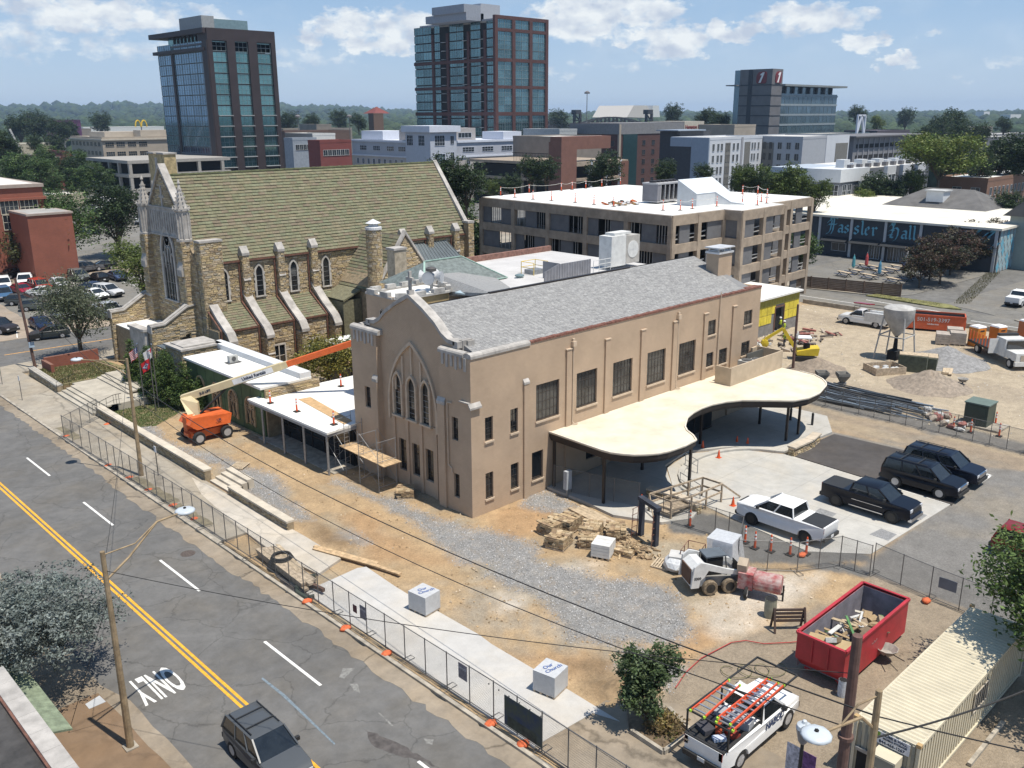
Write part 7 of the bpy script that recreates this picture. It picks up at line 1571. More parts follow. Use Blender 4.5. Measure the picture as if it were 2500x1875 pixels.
# ================================================================ trees
m_leaf=vc('leaves',rough=.55,scale=2,var=.15,bump=0,bscale=4,spec=.35);m_bark=mat('bark',(.10,.075,.05),var=.35,scale=5,bump=.6)
for _m in (m_leaf,):
 _n=_m.node_tree.nodes;_b=_n['Principled BSDF'];_t=_n.new('ShaderNodeBsdfTranslucent');_x=_n.new('ShaderNodeMixShader');_x.inputs[0].default_value=.22
 _o=[q for q in _n if q.type=='OUTPUT_MATERIAL'][0];_s=_b.inputs['Base Color'].links[0].from_socket;_m.node_tree.links.new(_s,_t.inputs[0]);_m.node_tree.links.new(_b.outputs[0],_x.inputs[1]);_m.node_tree.links.new(_t.outputs[0],_x.inputs[2]);_m.node_tree.links.new(_x.outputs[0],_o.inputs[0])
def crown(seed,lobes,n,size,cols,per=26,spread=.34,flat=.0,shell=.55):
 r=np.random.RandomState(seed);L=np.array(lobes,float);vol=L[:,3]*L[:,4]*L[:,5];pk=r.choice(len(L),n//per,p=vol/vol.sum());C=[]
 for i in pk:
  d=r.normal(size=3);d /= np.linalg.norm(d);rad=(shell+(1-shell)*r.rand()) if r.rand() < .85 else r.rand();C.append((L[i,:3]+d*L[i,3:6]*rad))
 C=np.array(C);nc=len(C);ck=r.uniform(.65,1.3,nc)[:,None]*np.array(cols)[r.randint(len(cols),size=nc)];N=nc*per
 P=np.repeat(C,per,0)+r.normal(size=(N,3))*spread*[1,1,.6];col=np.repeat(ck,per,0)*r.uniform(.75,1.25,(N,1))
 a=r.normal(size=(N,3));a[:,2] *= .5;a /= np.linalg.norm(a,axis=1)[:,None];b=np.cross(a,r.normal(size=(N,3)));b[:,2] *= .8;b /= np.linalg.norm(b,axis=1)[:,None]
 s=size*r.uniform(.6,1.3,(N,1));V=np.stack([P-a*s,P-b*s*.45+a*s*.1,P+a*s,P+b*s*.45+a*s*.1],1).reshape(-1,3)
 me=bpy.data.meshes.new('crown');me.vertices.add(len(V));me.vertices.foreach_set('co',V.ravel());me.loops.add(4*N);me.loops.foreach_set('vertex_index',np.arange(4*N));me.polygons.add(N);me.polygons.foreach_set('loop_start',np.arange(N)*4);me.update()
 ca=me.color_attributes.new('Col','FLOAT_COLOR','POINT');q=np.ones((4*N,4));q[:,:3]=np.repeat(col,4,0);ca.data.foreach_set('color',q.ravel().astype(np.float32));me.materials.append(m_leaf);return me,C
GD=[(.062,.112,.032),(.08,.135,.04),(.05,.09,.028),(.10,.155,.045)];GY_=[(.13,.17,.035),(.10,.15,.03),(.16,.19,.04)];GB_=[(.19,.22,.20),(.24,.27,.25),(.13,.155,.14)];GO=[(.12,.14,.085),(.095,.12,.065),(.14,.155,.10)];GR=[(.06,.045,.03),(.075,.06,.03),(.05,.06,.03),(.09,.05,.035)];GYO=[(.20,.17,.03),(.12,.13,.03),(.16,.15,.03)]
def mk(name,label,loc,H_,R,th,cols,n,size,seed,group=None,lean=(0,0),flat=1.0,nl=9,cat='tree',per=26,spread=None,shell=.55):
 rnd=random.Random(seed);T=tg(name,label,cat,loc,0,group);hc=H_-th;lobes=[]
 for i in range(nl):
  a=i*2.4+rnd.random();rr_=R*rnd.uniform(.25,.68) if i else 0;z=th+hc*rnd.uniform(.25,.8) if i else th+hc*.55;s_=rnd.uniform(.38,.55)
  lobes.append((lean[0]+rr_*cos(a),lean[1]+rr_*sin(a),z,R*s_,R*s_,hc*.5*s_*1.25*flat))
 me,C=crown(seed,lobes,n,size,cols,per=per,spread=spread or R*.085,shell=shell)
 o=NWO('crown',me);LKO(o);o.parent=T
 b=MB();tr=max(.09,H_*.022);b.path([(0,0,-.1),(lean[0]*.2,lean[1]*.2,th*.5),(lean[0]*.6,lean[1]*.6,th+hc*.2),(lean[0],lean[1],th+hc*.6)],[tr*1.25,tr,tr*.7,tr*.3],7)
 for l in lobes[1:]: b.path([(lean[0]*.3,lean[1]*.3,th*.75),V3((l[0]*.55,l[1]*.55,th*.75+(l[2]-th*.75)*.6)),l[:3]],[tr*.5,tr*.35,tr*.12],5)
 for c in C[::max(1,len(C)//40)]:
  l=min(lobes,key=lambda q:(q[0]-c[0])**2+(q[1]-c[1])**2+(q[2]-c[2])**2);b.tube(l[:3],tuple(c),tr*.10,3,tr*.04,caps=False)
 pt(T,'trunk',b,m_bark);return T
def g0(c,r,x,y,z=0): p=KG(c,r,x,y,z);return (p.x,p.y,z)
mk('blue_cedar','spreading blue-grey cedar at the near left edge over the street',(7.6,40.2,0),5.6,5.0,1.3,GB_,36000,.085,11,flat=.4,nl=19,lean=(1.0,-.1),per=30,spread=.17,shell=.3)
mk('street_tree','big green tree overhanging the container at the right edge',(40.1,8.5,0),9.7,3.85,3.0,[(.11,.17,.045),(.08,.13,.035),(.14,.20,.055)],26000,.12,12,nl=13,lean=(.5,-.3))
mk('planter_bush','leafy dark green bush in the corner planter by the pickup',(26.4,19.2,.1),3.6,1.35,.5,[(.08,.12,.045),(.06,.09,.035),(.12,.16,.075)],9000,.085,13,nl=7,cat='bush',lean=(.2,.3),shell=.35)
mk('courtyard_tree','yellow-green tree in the courtyard between the church and the annex',(44.2,70,0),5.2,3.6,1.2,GYO,9000,.13,14,flat=.9)
mk('courtyard_tree','dark green shrub behind the yellow-green courtyard tree',(48.5,72.5,0),3.6,2.2,.8,GD,3500,.13,15,cat='shrub')
mk('street_tree','thin grey-green tree at the street corner beside the traffic light pole',(31.9,97.9,0),10.0,4.3,2.6,GO,12000,.13,16,nl=11,per=16,shell=.3)
P=g0(0,1,1010,1190);mk('street_tree','bright yellow-green tree left of the church front',(47,117,0),9.5,4.6,2.5,[(.12,.16,.035),(.09,.13,.03),(.14,.17,.045)],9000,.17,17)
mk('car_park_tree','large dark tree between the parked red pickup and minivan',(50.5,156.8,0),13.6,7.2,3,GD,12000,.25,18,nl=12);mk('car_park_tree','brownish green tree at the left end of the back row of cars',(45.5,155.6,0),8.5,4.4,2,[(.075,.085,.03),(.06,.075,.028),(.09,.085,.035)],6500,.2,19)
mk('car_park_tree','dense dark green tree beside the church gable',(63.2,166.4,0),14.5,5.4,3,[(.03,.055,.02),(.025,.045,.018),(.04,.065,.022)],12000,.23,20,nl=12);mk('street_tree','tall green tree behind the far end of the church roof',(86,92.5+8,0),14,5.0,3,GD,10000,.22,21,nl=11);mk('street_tree','second tree hanging over the corner of the concrete frame building',(88,99,0),10,4.2,2,GD,6500,.2,22)
mk('street_tree','round green tree on the pavement left of the beer garden',(128,68.6,0),7.6,3.3,2,GD,6000,.2,23)
def pd(c,r,x,y,dist): p=PD(S(c,r,x,y),dist);return p
FT=[(0,0,400,1440,300,1,.72),(0,0,620,1420,300,0,.8),(0,0,900,1420,300,0,.82),(0,0,180,1290,330,2,.7),(0,0,60,1200,360,2,.9),(0,0,270,1120,420,2,.7),(0,0,820,1300,335,2,.55),(0,0,110,1330,280,0,.8),(0,0,300,1330,290,1,.75),(0,0,520,1330,310,2,.8),(0,0,720,1380,300,1,.8),(0,0,20,1120,340,2,.9),(0,0,350,1230,330,0,.7),(0,0,600,1260,330,1,.7),(0,0,250,960,700,2,1.6),(0,0,540,1010,650,2,1.2),(0,0,460,1020,620,2,1.3),(0,0,150,1000,640,2,1.5),(0,0,330,990,650,2,1.3),(0,0,780,960,800,2,1.6),(0,0,430,1120,500,2,1.),
 (1,1,1560,130,130,2,.62),(1,1,1700,180,128,2,.55),(1,0,1900,1460,210,3,.45),(1,0,2050,1440,210,2,.5),(2,0,300,1330,205,2,.62),(2,0,420,1330,205,2,.6),(2,0,860,1340,190,2,.75),(2,0,1340,1340,190,2,.5),(2,0,1640,1350,190,2,.4),(2,0,1930,1400,165,3,.5),(2,0,2050,1420,165,2,.4),
 (3,0,40,1400,170,2,.5),(3,0,300,1450,178,3,.8),(3,0,430,1440,180,3,.65),(3,0,600,1510,178,3,.6),(3,0,960,1560,216,4,.5),(3,0,1030,1490,222,2,.8),(3,0,1180,1510,222,2,.75),(3,0,1340,1430,225,3,.7),(3,0,1880,1290,240,2,.8),(3,0,2030,1250,250,2,1.1),(3,0,2180,1220,250,2,1.),(3,0,2100,1600,200,2,.55),(3,0,1680,980,520,2,1.5),(3,0,1560,1010,500,2,1.2),(3,0,1450,1060,430,2,.9),(3,0,1850,1060,430,2,1.),(3,0,1700,1060,430,2,1.),(3,0,2060,975,600,2,.9),(3,0,1080,960,600,4,.9),
 (1,0,330,950,640,2,1.3),(1,0,500,960,640,2,1.2),(1,0,720,930,700,2,1.4),(1,0,870,950,640,2,1.1),(2,0,1400,900,700,2,1.6),(2,0,1650,930,520,2,1.1),(2,0,1760,960,480,2,1.),(2,0,520,930,800,2,1.6),(3,0,930,900,800,2,1.5),(3,0,1300,920,800,2,1.5)]
NM=['mid green','mid green','dark green','yellow-green','bright lime green'];PR={}
lobk=[(GD,31),(GD,32),([(.038,.065,.022),(.030,.052,.02),(.05,.08,.026)],33),([(.09,.13,.03),(.075,.11,.028),(.11,.15,.035)],34),(GY_,35)]
def where(x): return ['at the far left','left of centre','behind the middle buildings','right of centre','at the right'][min(4,int(x/500))]
seen={}
for k,(c,r,x,y,dist,kd,sc_) in en(FT):
 p=pd(c,r,x,y,dist);H__=13*sc_;zb=p.z-H__*.55;X_=S(c,r,x,y)[0]
 lab='%s tree about %s, standing %s' % (NM[kd],['ten','fifteen','twenty'][0 if H__<9 else 1 if H__<14 else 2]+' metres tall',where(X_));seen[lab]=seen.get(lab,0)+1
 l2=(('tall ' if H__>13 else 'small ' if H__<8 else 'middling ')+NM[kd]+' tree among the town trees '+where(X_));seen[l2]=seen.get(l2,0)+1;lab=ORD[seen[l2]-1]+' '+l2
 if kd not in PR: PR[kd]=mk('town_tree',lab,(p.x,p.y,zb),13,5.6,2.6,lobk[kd][0],7000,.30,lobk[kd][1],group='town trees',nl=11);PR[kd].scale=(sc_,)*3
 else: dup(PR[kd],(p.x,p.y,zb),k*1.3,label=lab,group='town trees',scale=(sc_*(.9+.25*((k*7)%5)/4),sc_*(.9+.25*((k*3)%5)/4),sc_))
p=pd(3,0,1545,1440,226);mk('oak_tree','broad bright lime green tree with bare lower limbs right of the grey apartments',(p.x,p.y,p.z-2.5),14.5,8.6,5,GY_,15000,.3,41,nl=16,flat=.8)
pr=None
for k,(x,y) in en(((1400,960),(1480,900),(1560,930),(1640,860),(1710,820),(1790,820),(1850,780),(1930,770))):
 q=g0(3,1,x,y);lab='%s purplish-brown crape myrtle from the left in the row beside the beer hall' % ORD[k]
 if pr is None: pr=mk('crape_myrtle',lab,q,5.2,2.9,1.3,GR,6500,.15,51,group='crape myrtles by the beer hall',nl=9)
 else: dup(pr,q,k*1.7,label=lab,group='crape myrtles by the beer hall',scale=1.15+.3*((k*5)%4)/4)
for k,(x,y,h,rr_) in en(((31.2,82.3,4.6,1.2),(31.9,80.4,4.0,1.3),(32.0,84.0,3.4,1.0),(30.8,77.6,4.9,1.1),(31.6,75.6,4.7,1.15),(32.1,73.8,3.9,1.1),(33.0,72.6,2.6,.9),(32.6,78.6,4.0,1.2))):
 T=tg('juniper','%s dense pointed juniper from the left by the church steps'%ORD[[0,1,2,3,5,6,7,4][k]],'conifer',(x,y,.1),0,'junipers by the church');lob=[(0,0,h*f,rr_*(1.05-f)**.6,rr_*(1.05-f)**.6,h*.2)for f in(.18,.38,.58,.75,.88)]
 me,C=crown(60+k,lob,6500,.09,[(.075,.12,.028),(.05,.09,.022),(.095,.14,.035)],per=20,spread=.14,shell=.7);o=NWO('crown',me);LKO(o);o.parent=T;p1(T,'trunk','tube',((0,0,-.1),(0,0,h*.85),.1,6,.03,),m_bark)
me,C=crown(80,[(0,0,.25,.9,.9,.35)],900,.09,[(.20,.15,.05),(.12,.12,.04),(.16,.11,.05)],per=20,spread=.15,shell=.1)
T=tg('dry_weeds','dry golden weeds in front of the planter bush','weeds',(26.7,18.5,.08));o=NWO('foliage',me);LKO(o);o.parent=T
b=MB()
for k in range(40): a=k*2.4;b.tube((0,0,0),(cos(a)*.7,sin(a)*.7,.5),.008,3)
pt(T,'stalks',b,mat('straw',(.35,.27,.13)))
b=MB()
for P_ in (((25.5,17.7),(27.3,17.6)),((27.3,17.6),(27.9,19.2)),((25.5,17.7),(25.6,19.4))): b.beam((*P_[0],.14),(*P_[1],.14),.16,.22)
T=tg('planter_kerb','low concrete kerb around the corner planter','kerb',(26.5,18,0));pt(T,'kerb_stones',b,m_kerb,1);p1(T,'soil','prism',([(25.6,17.8),(27.2,17.7),(27.8,19.4),(26.8,20.6),(25.7,19.6)],0,.12,),mat('planter_soil',(.14,.10,.06),var=.4,scale=5),1)
def grass(name,poly,n,h,cols,seed):
 r=np.random.RandomState(seed);P_=np.array(poly);lo_,hi_=P_.min(0),P_.max(0);X=r.uniform(lo_[0],hi_[0],n*3);Y=r.uniform(lo_[1],hi_[1],n*3);ins=poly_sd(X,Y,poly) < 0;X,Y=X[ins][:n],Y[ins][:n];N=len(X);a=r.uniform(0,6.28,N);hh=h*r.uniform(.5,1.3,N);w=.03
 V=np.stack([np.stack([X-np.cos(a)*w,Y-np.sin(a)*w,np.full(N,.0)],1),np.stack([X+np.cos(a)*w,Y+np.sin(a)*w,np.full(N,.0)],1),np.stack([X+r.normal(size=N)*.05,Y+r.normal(size=N)*.05,hh],1)],1).reshape(-1,3)
 me=bpy.data.meshes.new(name);me.vertices.add(3*N);me.vertices.foreach_set('co',V.ravel());me.loops.add(3*N);me.loops.foreach_set('vertex_index',np.arange(3*N));me.polygons.add(N);me.polygons.foreach_set('loop_start',np.arange(N)*3);me.update()
 ca=me.color_attributes.new('Col','FLOAT_COLOR','POINT');q=np.ones((3*N,4));q[:,:3]=np.repeat(np.array(cols)[r.randint(len(cols),size=N)],3,0);ca.data.foreach_set('color',q.ravel().astype(np.float32));o=link(name,me,m_leaf);o['kind']='stuff';return o
LAWN=[(26.3,72.0),(26.0,76.6),(29.2,78.4),(32.0,76.4),(31.2,73.2),(28.2,71.2)]
b=MB();b.prism(wob(LAWN,.1,.6,3),-.1,.03);b.prism([(25.6,87.0),(25.8,94.4),(32.5,93.0),(33.5,84),(31,87.2)],-.1,.6);stc('lawn',b,mat('lawn_soil',(.10,.13,.04),var=.35,scale=1.2,col2=(.26,.19,.11)))
grass('lawn_grass',LAWN,9000,.12,[(.07,.12,.03),(.09,.14,.035),(.12,.14,.05)],3);o=grass('bank_grass',[(25.8,87.2),(25.9,94.2),(32,92.8),(32.5,87.4)],6000,.16,[(.09,.13,.035),(.17,.15,.06),(.2,.16,.08)],4);o.location.z=.6
grass('island_grass',[(122.2,45),(124.2,46),(124.3,54),(122.8,55),(122,50)],2500,.2,[(.2,.19,.07),(.13,.15,.05)],5);grass('verge_weeds',[(21.95,49.5),(22.6,49.5),(22.8,70),(21.95,70)],2600,.16,[(.16,.15,.06),(.10,.12,.04),(.2,.17,.09)],6);grass('myrtle_bed',[(125.5,44.6),(127,43),(156,48.9),(154,50.4)],2500,.25,[(.13,.13,.05),(.2,.17,.09)],7)
# ================================================================ vehicles
m_paint=mat('car_paint',(1,1,1),rough=.3,var=.04,scale=3,objcol=True,coat=.08,spec=.25);m_cgl=mat('car_glass',(.015,.018,.02),rough=.05,spec=.9,var=.3,scale=2);m_tyre=mat('tyre',(.018,.018,.018),rough=.85);m_rim=mat('alloy_rim',(.45,.45,.46),metal=.3,rough=.4);m_mud=mat('muddy_tyre',(.20,.155,.105),var=.4,scale=9);m_rimb=mat('black_rim',(.02,.02,.02),rough=.4);m_chr=mat('chrome',(.55,.55,.57),metal=1,rough=.15);m_red=mat('tail_lamp',(.35,.01,.01),rough=.2,coat=.5);m_hl=mat('head_lamp',(.65,.66,.68),rough=.12,coat=.6);m_plas=mat('black_plastic',(.025,.025,.025),rough=.6);m_plate=mat('number_plate',(.6,.6,.6))
CK={'suv':(4.85,1.94,-1.42,1.42,.39,.32,[(-2.42,.55),(-2.40,.98),(-2.28,1.10),(.85,1.12),(1.2,1.06),(2.15,.96),(2.38,.78),(2.42,.5)],-2.3,1.1,-2.05,.25,1.10,1.76),
 'bigsuv':(5.2,2.03,-1.48,1.46,.41,.36,[(-2.58,.55),(-2.60,1.12),(-2.52,1.24),(1.1,1.26),(1.4,1.22),(2.3,1.15),(2.54,1.02),(2.6,.5)],-2.5,1.42,-2.3,.62,1.24,1.93),
 'sedan':(4.7,1.82,-1.38,1.40,.33,.26,[(-2.34,.5),(-2.34,.86),(-2.2,.96),(-1.5,1.0),(.9,.94),(1.9,.80),(2.28,.62),(2.33,.4)],-1.75,1.05,-.95,.15,.96,1.42),
 'hatch':(4.3,1.78,-1.28,1.3,.33,.27,[(-2.1,.5),(-2.12,.95),(-1.95,1.0),(.85,.98),(1.75,.84),(2.08,.66),(2.14,.4)],-1.98,1.0,-1.6,.1,.98,1.52),
 'pickup':(5.85,2.02,-1.85,1.82,.43,.44,[(-2.92,.62),(-2.94,1.32),(-.95,1.34),(1.2,1.34),(1.5,1.32),(2.55,1.25),(2.86,1.16),(2.94,.6)],-.98,1.62,-.82,.78,1.34,1.96),
 'regcab':(5.85,2.0,-1.75,1.85,.42,.42,[(-2.92,.62),(-2.92,1.26),(-.2,1.28),(1.2,1.26),(1.4,1.22),(2.55,1.12),(2.84,.92),(2.90,.55)],-.15,1.5,.02,.80,1.26,1.90)}
WH={}
def wheel(T,x,y,r,black=False,w=.24):
 key=(round(r,2),black,w)
 if key not in WH:
  b=MB();b.lathe([(r*.62,-w/2),(r*.93,-w/2),(r,-w*.3),(r,w*.3),(r*.93,w/2),(r*.62,w/2)],n=22,ax='y',caps=False);t_=b.mesh('tyre',smooth=False);smooth_angle(t_,35);t_.materials.append(m_mud if black and w==.3 else m_tyre)
  q=MB();q.lathe([(r*.62,-w*.46),(r*.55,-w*.34),(.04,-w*.30)],n=18,ax='y');q.lathe([(.04,w*.30),(r*.55,w*.34),(r*.62,w*.46)],n=18,ax='y')
  for k in range(5):
   for s_ in (-1,1): a=k*2*pi/5;q.obox((r*.32*cos(a),s_*w*.40,r*.32*sin(a)),(r*.56,.04,.09),0,0,-a)
  q_=q.mesh('rim');q_.materials.append(m_rimb if black else m_rim);WH[key]=(t_,q_)
 t=NWO('wheel',WH[key][0]);LKO(t);t.parent=T;t.location=(x,y,r);q=NWO('rim',WH[key][1]);LKO(q);q.parent=t
def vh(name,label,cat,kind,loc,rz,color,group=None,blackrim=False,cover=None,rails=False,openbed=False,bedh=None):
 L,Wd,xr,xf,wr,sill,top_,gb0,gb1,gt0,gt1,zb,zr=CK[kind];T=tg(name,label,cat,loc,rz,group);hw=Wd/2;T.color=(*color,1)
 def arch(x): return [(x+(wr+.07)*cos(t),max(sill,wr+(wr+.07)*sin(t)))for t in[pi*(1-k/8)for k in range(9)]]
 out=top_[::-1]+[(top_[0][0]+.05,sill+.1)]+arch(xr)+arch(xf)+[(top_[-1][0]-.03,sill+.1)]
 tri=tessellate_polygon([[V3((p[0],p[1],0))for p in out]]);n=len(out);b=MB();ys=[-hw,-hw+.06,hw-.06,hw];cxm,czm=0,.75
 for y in ys:
  for x,z in out:
   k=.965 if abs(abs(y)-hw) < 1e-6 else 1;zz=z if z < .5 else z-(.05 if k<1 else 0);tp=1-.10*abs(x/(L/2))**4;b.v.append((x*k,y*tp,zz))
 for j in range(3):
  for i in range(n): i2=(i+1) % n;b.f.append((j*n+i,j*n+i2,(j+1)*n+i2,(j+1)*n+i))
 for t in tri: b.f.append(tuple(t));b.f.append(tuple(3*n+i for i in t))
 if openbed:
  pass
 o=pt(T,'body',b,m_paint,fix=True,ang=38,color=color)
 wb,wt=hw-.07,hw-.22;g=MB();B0=[(gb0,-wb,zb-.03),(gb1,-wb,zb-.03),(gb1,wb,zb-.03),(gb0,wb,zb-.03)];T0=[(gt0,-wt,zr-.05),(gt1,-wt,zr-.05),(gt1,wt,zr-.05),(gt0,wt,zr-.05)]
 g.add(B0+T0,[(0,1,5,4),(1,2,6,5),(2,3,7,6),(3,0,4,7),(4,5,6,7)]);pt(T,'windows',g,m_cgl,fix=True)
 r_=MB();e=.03;r_.add([(gt0-e,-wt-e,zr-.06),(gt1+e,-wt-e,zr-.06),(gt1+e,wt+e,zr-.06),(gt0-e,wt+e,zr-.06),(gt0+.1,-wt+.1,zr),(gt1-.15,-wt+.1,zr),(gt1-.15,wt-.1,zr),(gt0+.1,wt-.1,zr)],[(0,1,5,4),(1,2,6,5),(2,3,7,6),(3,0,4,7),(4,5,6,7)]);o=pt(T,'roof_panel',r_,m_paint,fix=True,ang=30,color=color)
 p_=MB()
 for s_ in (-1,1):
  for a,c in (((gb0,s_*wb,zb),(gt0,s_*wt,zr-.05)),((gb1,s_*wb,zb),(gt1,s_*wt,zr-.05))): p_.beam(a,c,.07,.09)
  for f in ((.36,.68)if kind in('suv','bigsuv')else(.5,)if kind!='regcab' else()):
   p_.beam((gb0+(gb1-gb0)*f,s_*(wb+.004),zb),(gt0+(gt1-gt0)*f,s_*(wt+.004),zr-.05),.05,.07)
 pt(T,'pillars',p_,m_paint,color=color)
 for x in (xr,xf):
  for s_ in (-1,1): wheel(T,x,s_*(hw-.13),wr,blackrim)
  p1(T,'wheel_well','lathe',([(wr+.05,-hw+.1),(wr+.05,hw-.1)],(x,0,wr),14,'y',),m_dark)
 fx,rx_=top_[-1][0],top_[0][0];zf=top_[-2][1]
 for s_ in (-1,1):
  p1(T,'headlight','obox',((fx-.10,s_*(hw-.33),zf-.10),(.16,.34,.18),),m_hl);p1(T,'tail_light','obox',((rx_+.06,s_*(hw-.22),top_[1][1]-.18),(.12,.16,.36 if kind!='sedan' else.2),),m_red)
  p1(T,'mirror','obox',((gb1-.28,s_*(hw+.08),zb+.06),(.14,.2,.17),),m_plas)
 p1(T,'grille','obox',((fx-.02,0,zf-.12),(.10,hw*1.0,.26),),m_chr if kind in('pickup','bigsuv')and not blackrim or kind=='bigsuv' else m_plas)
 p1(T,'front_bumper','obox',((fx-.02,0,.5),(.22,Wd*.84,.22),),m_chr if kind=='pickup' and color[0]<.1 else m_plas);p1(T,'rear_bumper','obox',((rx_+.0,0,.55),(.22,Wd*.86,.22),),m_plas if color[0]<.5 or kind!='pickup' else m_plas);p1(T,'number_plate','obox',((rx_-.12,0,.62),(.02,.32,.16),),m_plate)
 if cover: p1(T,'bed_cover','box',(rx_+.08,-hw+.12,1.29,gb0-.06,hw-.12,1.335,),m_plas)
 if openbed: p1(T,'bed_floor','box',(rx_+.1,-hw+.14,1.255,gb0-.08,hw-.14,1.27,),m_plas)
 if rails:
  for s_ in (-1,1): p1(T,'roof_rail','tube',((gt0+.15,s_*(wt-.08),zr+.05),(gt1-.2,s_*(wt-.08),zr+.05),.025,6,),m_plas)
  for f in (.3,.7): p1(T,'cross_bar','box',(gt0+(gt1-gt0)*f-.03,-wt+.08,zr+.04,gt0+(gt1-gt0)*f+.03,wt-.08,zr+.07,),m_plas)
 return T
HPI=pi/2;BLK=(.006,.007,.012);WHT=(.78,.78,.77)
vh('suv','dark grey SUV driving down the street at the bottom left','car','suv',(14.0,28.3,.005),-HPI,(.075,.082,.09),rails=True).scale=(.9,.9,.93)
t=vh('pickup_truck','white crew-cab pickup with black bed cover nearest the delineators','pickup truck','pickup',(47.38,24.85,.04),HPI,WHT,blackrim=True,cover=True)
t=vh('pickup_truck','black crew-cab pickup with chrome bumper parked beside the white pickup','pickup truck','pickup',(53.75,22.5,.04),-HPI,BLK,blackrim=True,cover=True)
for s_ in (-1,1): q=MB();q.box(-.9,s_*.985,.46,1.3,s_*1.10,.52);q.box(-.8,s_*.97,.86,1.2,s_*1.0,.89);pt(t,'side_step',q,m_chr)
t=vh('suv','black SUV with silver wheels and roof bars next to the black pickup','car','bigsuv',(59.65,21.55,.03),-HPI,BLK,rails=True)
vh('suv','large dark blue-black SUV parked farthest from the white pickup','car','bigsuv',(62.85,21.5,.03),-HPI,(.008,.011,.022),rails=True)
T=vh('contractor_pickup','white regular-cab pickup with orange ladders on a black rack at the bottom','pickup truck','regcab',(28.65,16.05,.06),0,WHT)
p1(T,'bed_liner','box',(-2.78,-.84,1.27,-.25,.84,1.275,),m_plas);q=MB()
for s_ in (-1,1): q.box(-2.86,s_*.84-.04,1.24,-.22,s_*.84+.06,1.33)
q.box(-2.9,-.9,1.24,-2.8,.9,1.32);pt(T,'bed_rails',q,m_plas)
q=MB()
for s_ in (-.93,.93):
 q.beam((-2.75,s_,2.22),(2.35,s_,2.22),.06,.07)
 for x in (-2.7,-.3): q.beam((x,s_,1.28),(x,s_,2.2),.06,.06)
for x in (-2.7,-.3,2.33): q.beam((x,-.93,2.23),(x,.93,2.23),.06,.07)
pt(T,'ladder_rack',q,m_plas);put_text(T,'door_lettering','NABCO',.42,(.68,-1.005,.98),UX,UZ,mat('lettering_navy',(.03,.05,.12)),.01,.012,sx=.95)
put_text(T,'tailgate_badge','RAM',.12,(-2.98,.75,1.1),-UY,UZ,m_chr,.01,.004);q=MB()
for x,y,sx_,sy_,h,c in ((-1.0,-.1,.5,1.5,.35,(.35,.36,.38)),(-2.2,.4,.5,.6,.2,(.06,.06,.07)),(-1.7,-.5,.5,.4,.15,(.3,.05,.03)),(-2.3,-.3,.5,.3,.12,(.5,.55,.65)),(-1.5,.5,.4,.5,.18,(.02,.02,.03)),(-1.9,0,.6,.25,.2,(.35,.06,.02))): q.obox((x,y,1.29+h/2),(sx_,sy_,h),x*3,col=c)
o=pt(T,'bed_clutter',q,vc('scrap_mix',bump=0));
m_fib=mat('ladder_orange',(.62,.085,.03),rough=.5);m_alu=mat('aluminium_rung',(.45,.47,.50),metal=.7,rough=.35);m_lime_p=mat('lime_plastic',(.45,.70,.05),rough=.5)
def ladder(lab,p,q,w,grp,n=10,rails=m_fib):
 t=tg('ladder',lab,'ladder',tuple(p),0,grp);p,q=V3(p),V3(q);u=(q-p).normalized();s_=V3((-u.y,u.x,0)).normalized();L_=(q-p).length
 for k,sg in en((-1,1)): p1(t,'side_rail','beam',(p+s_*sg*w/2*(1-.0),q+s_*sg*w/2*.8,.05,.09,),rails,1)
 for i in range(n): f=(i+.5)/n;ww=w/2*(1-.2*f);p1(t,'rung','beam',(p+u*L_*f-s_*ww,p+u*L_*f+s_*ww,.07,.035,),m_alu,1)
 for e,ww in ((p,w/2),(q,w/2*.8)):
  for sg in (-1,1): p1(t,'end_cap','obox',(e+s_*sg*ww,(.12,.07,.09),math.atan2(u.y,u.x),),m_lime_p,1)
ladder('orange stepladder on the far side of the pickup rack',(25.9,16.5,2.36),(28.6,16.6,2.36),.62,'ladders on the pickup',7);ladder('long orange extension ladder on the near side of the pickup rack',(26.0,15.35,2.36),(29.9,15.4,2.36),.72,'ladders on the pickup',11);ladder('second orange ladder stacked on the long extension ladder',(26.1,15.45,2.48),(29.7,15.5,2.48),.55,'ladders on the pickup',10)
CP={}
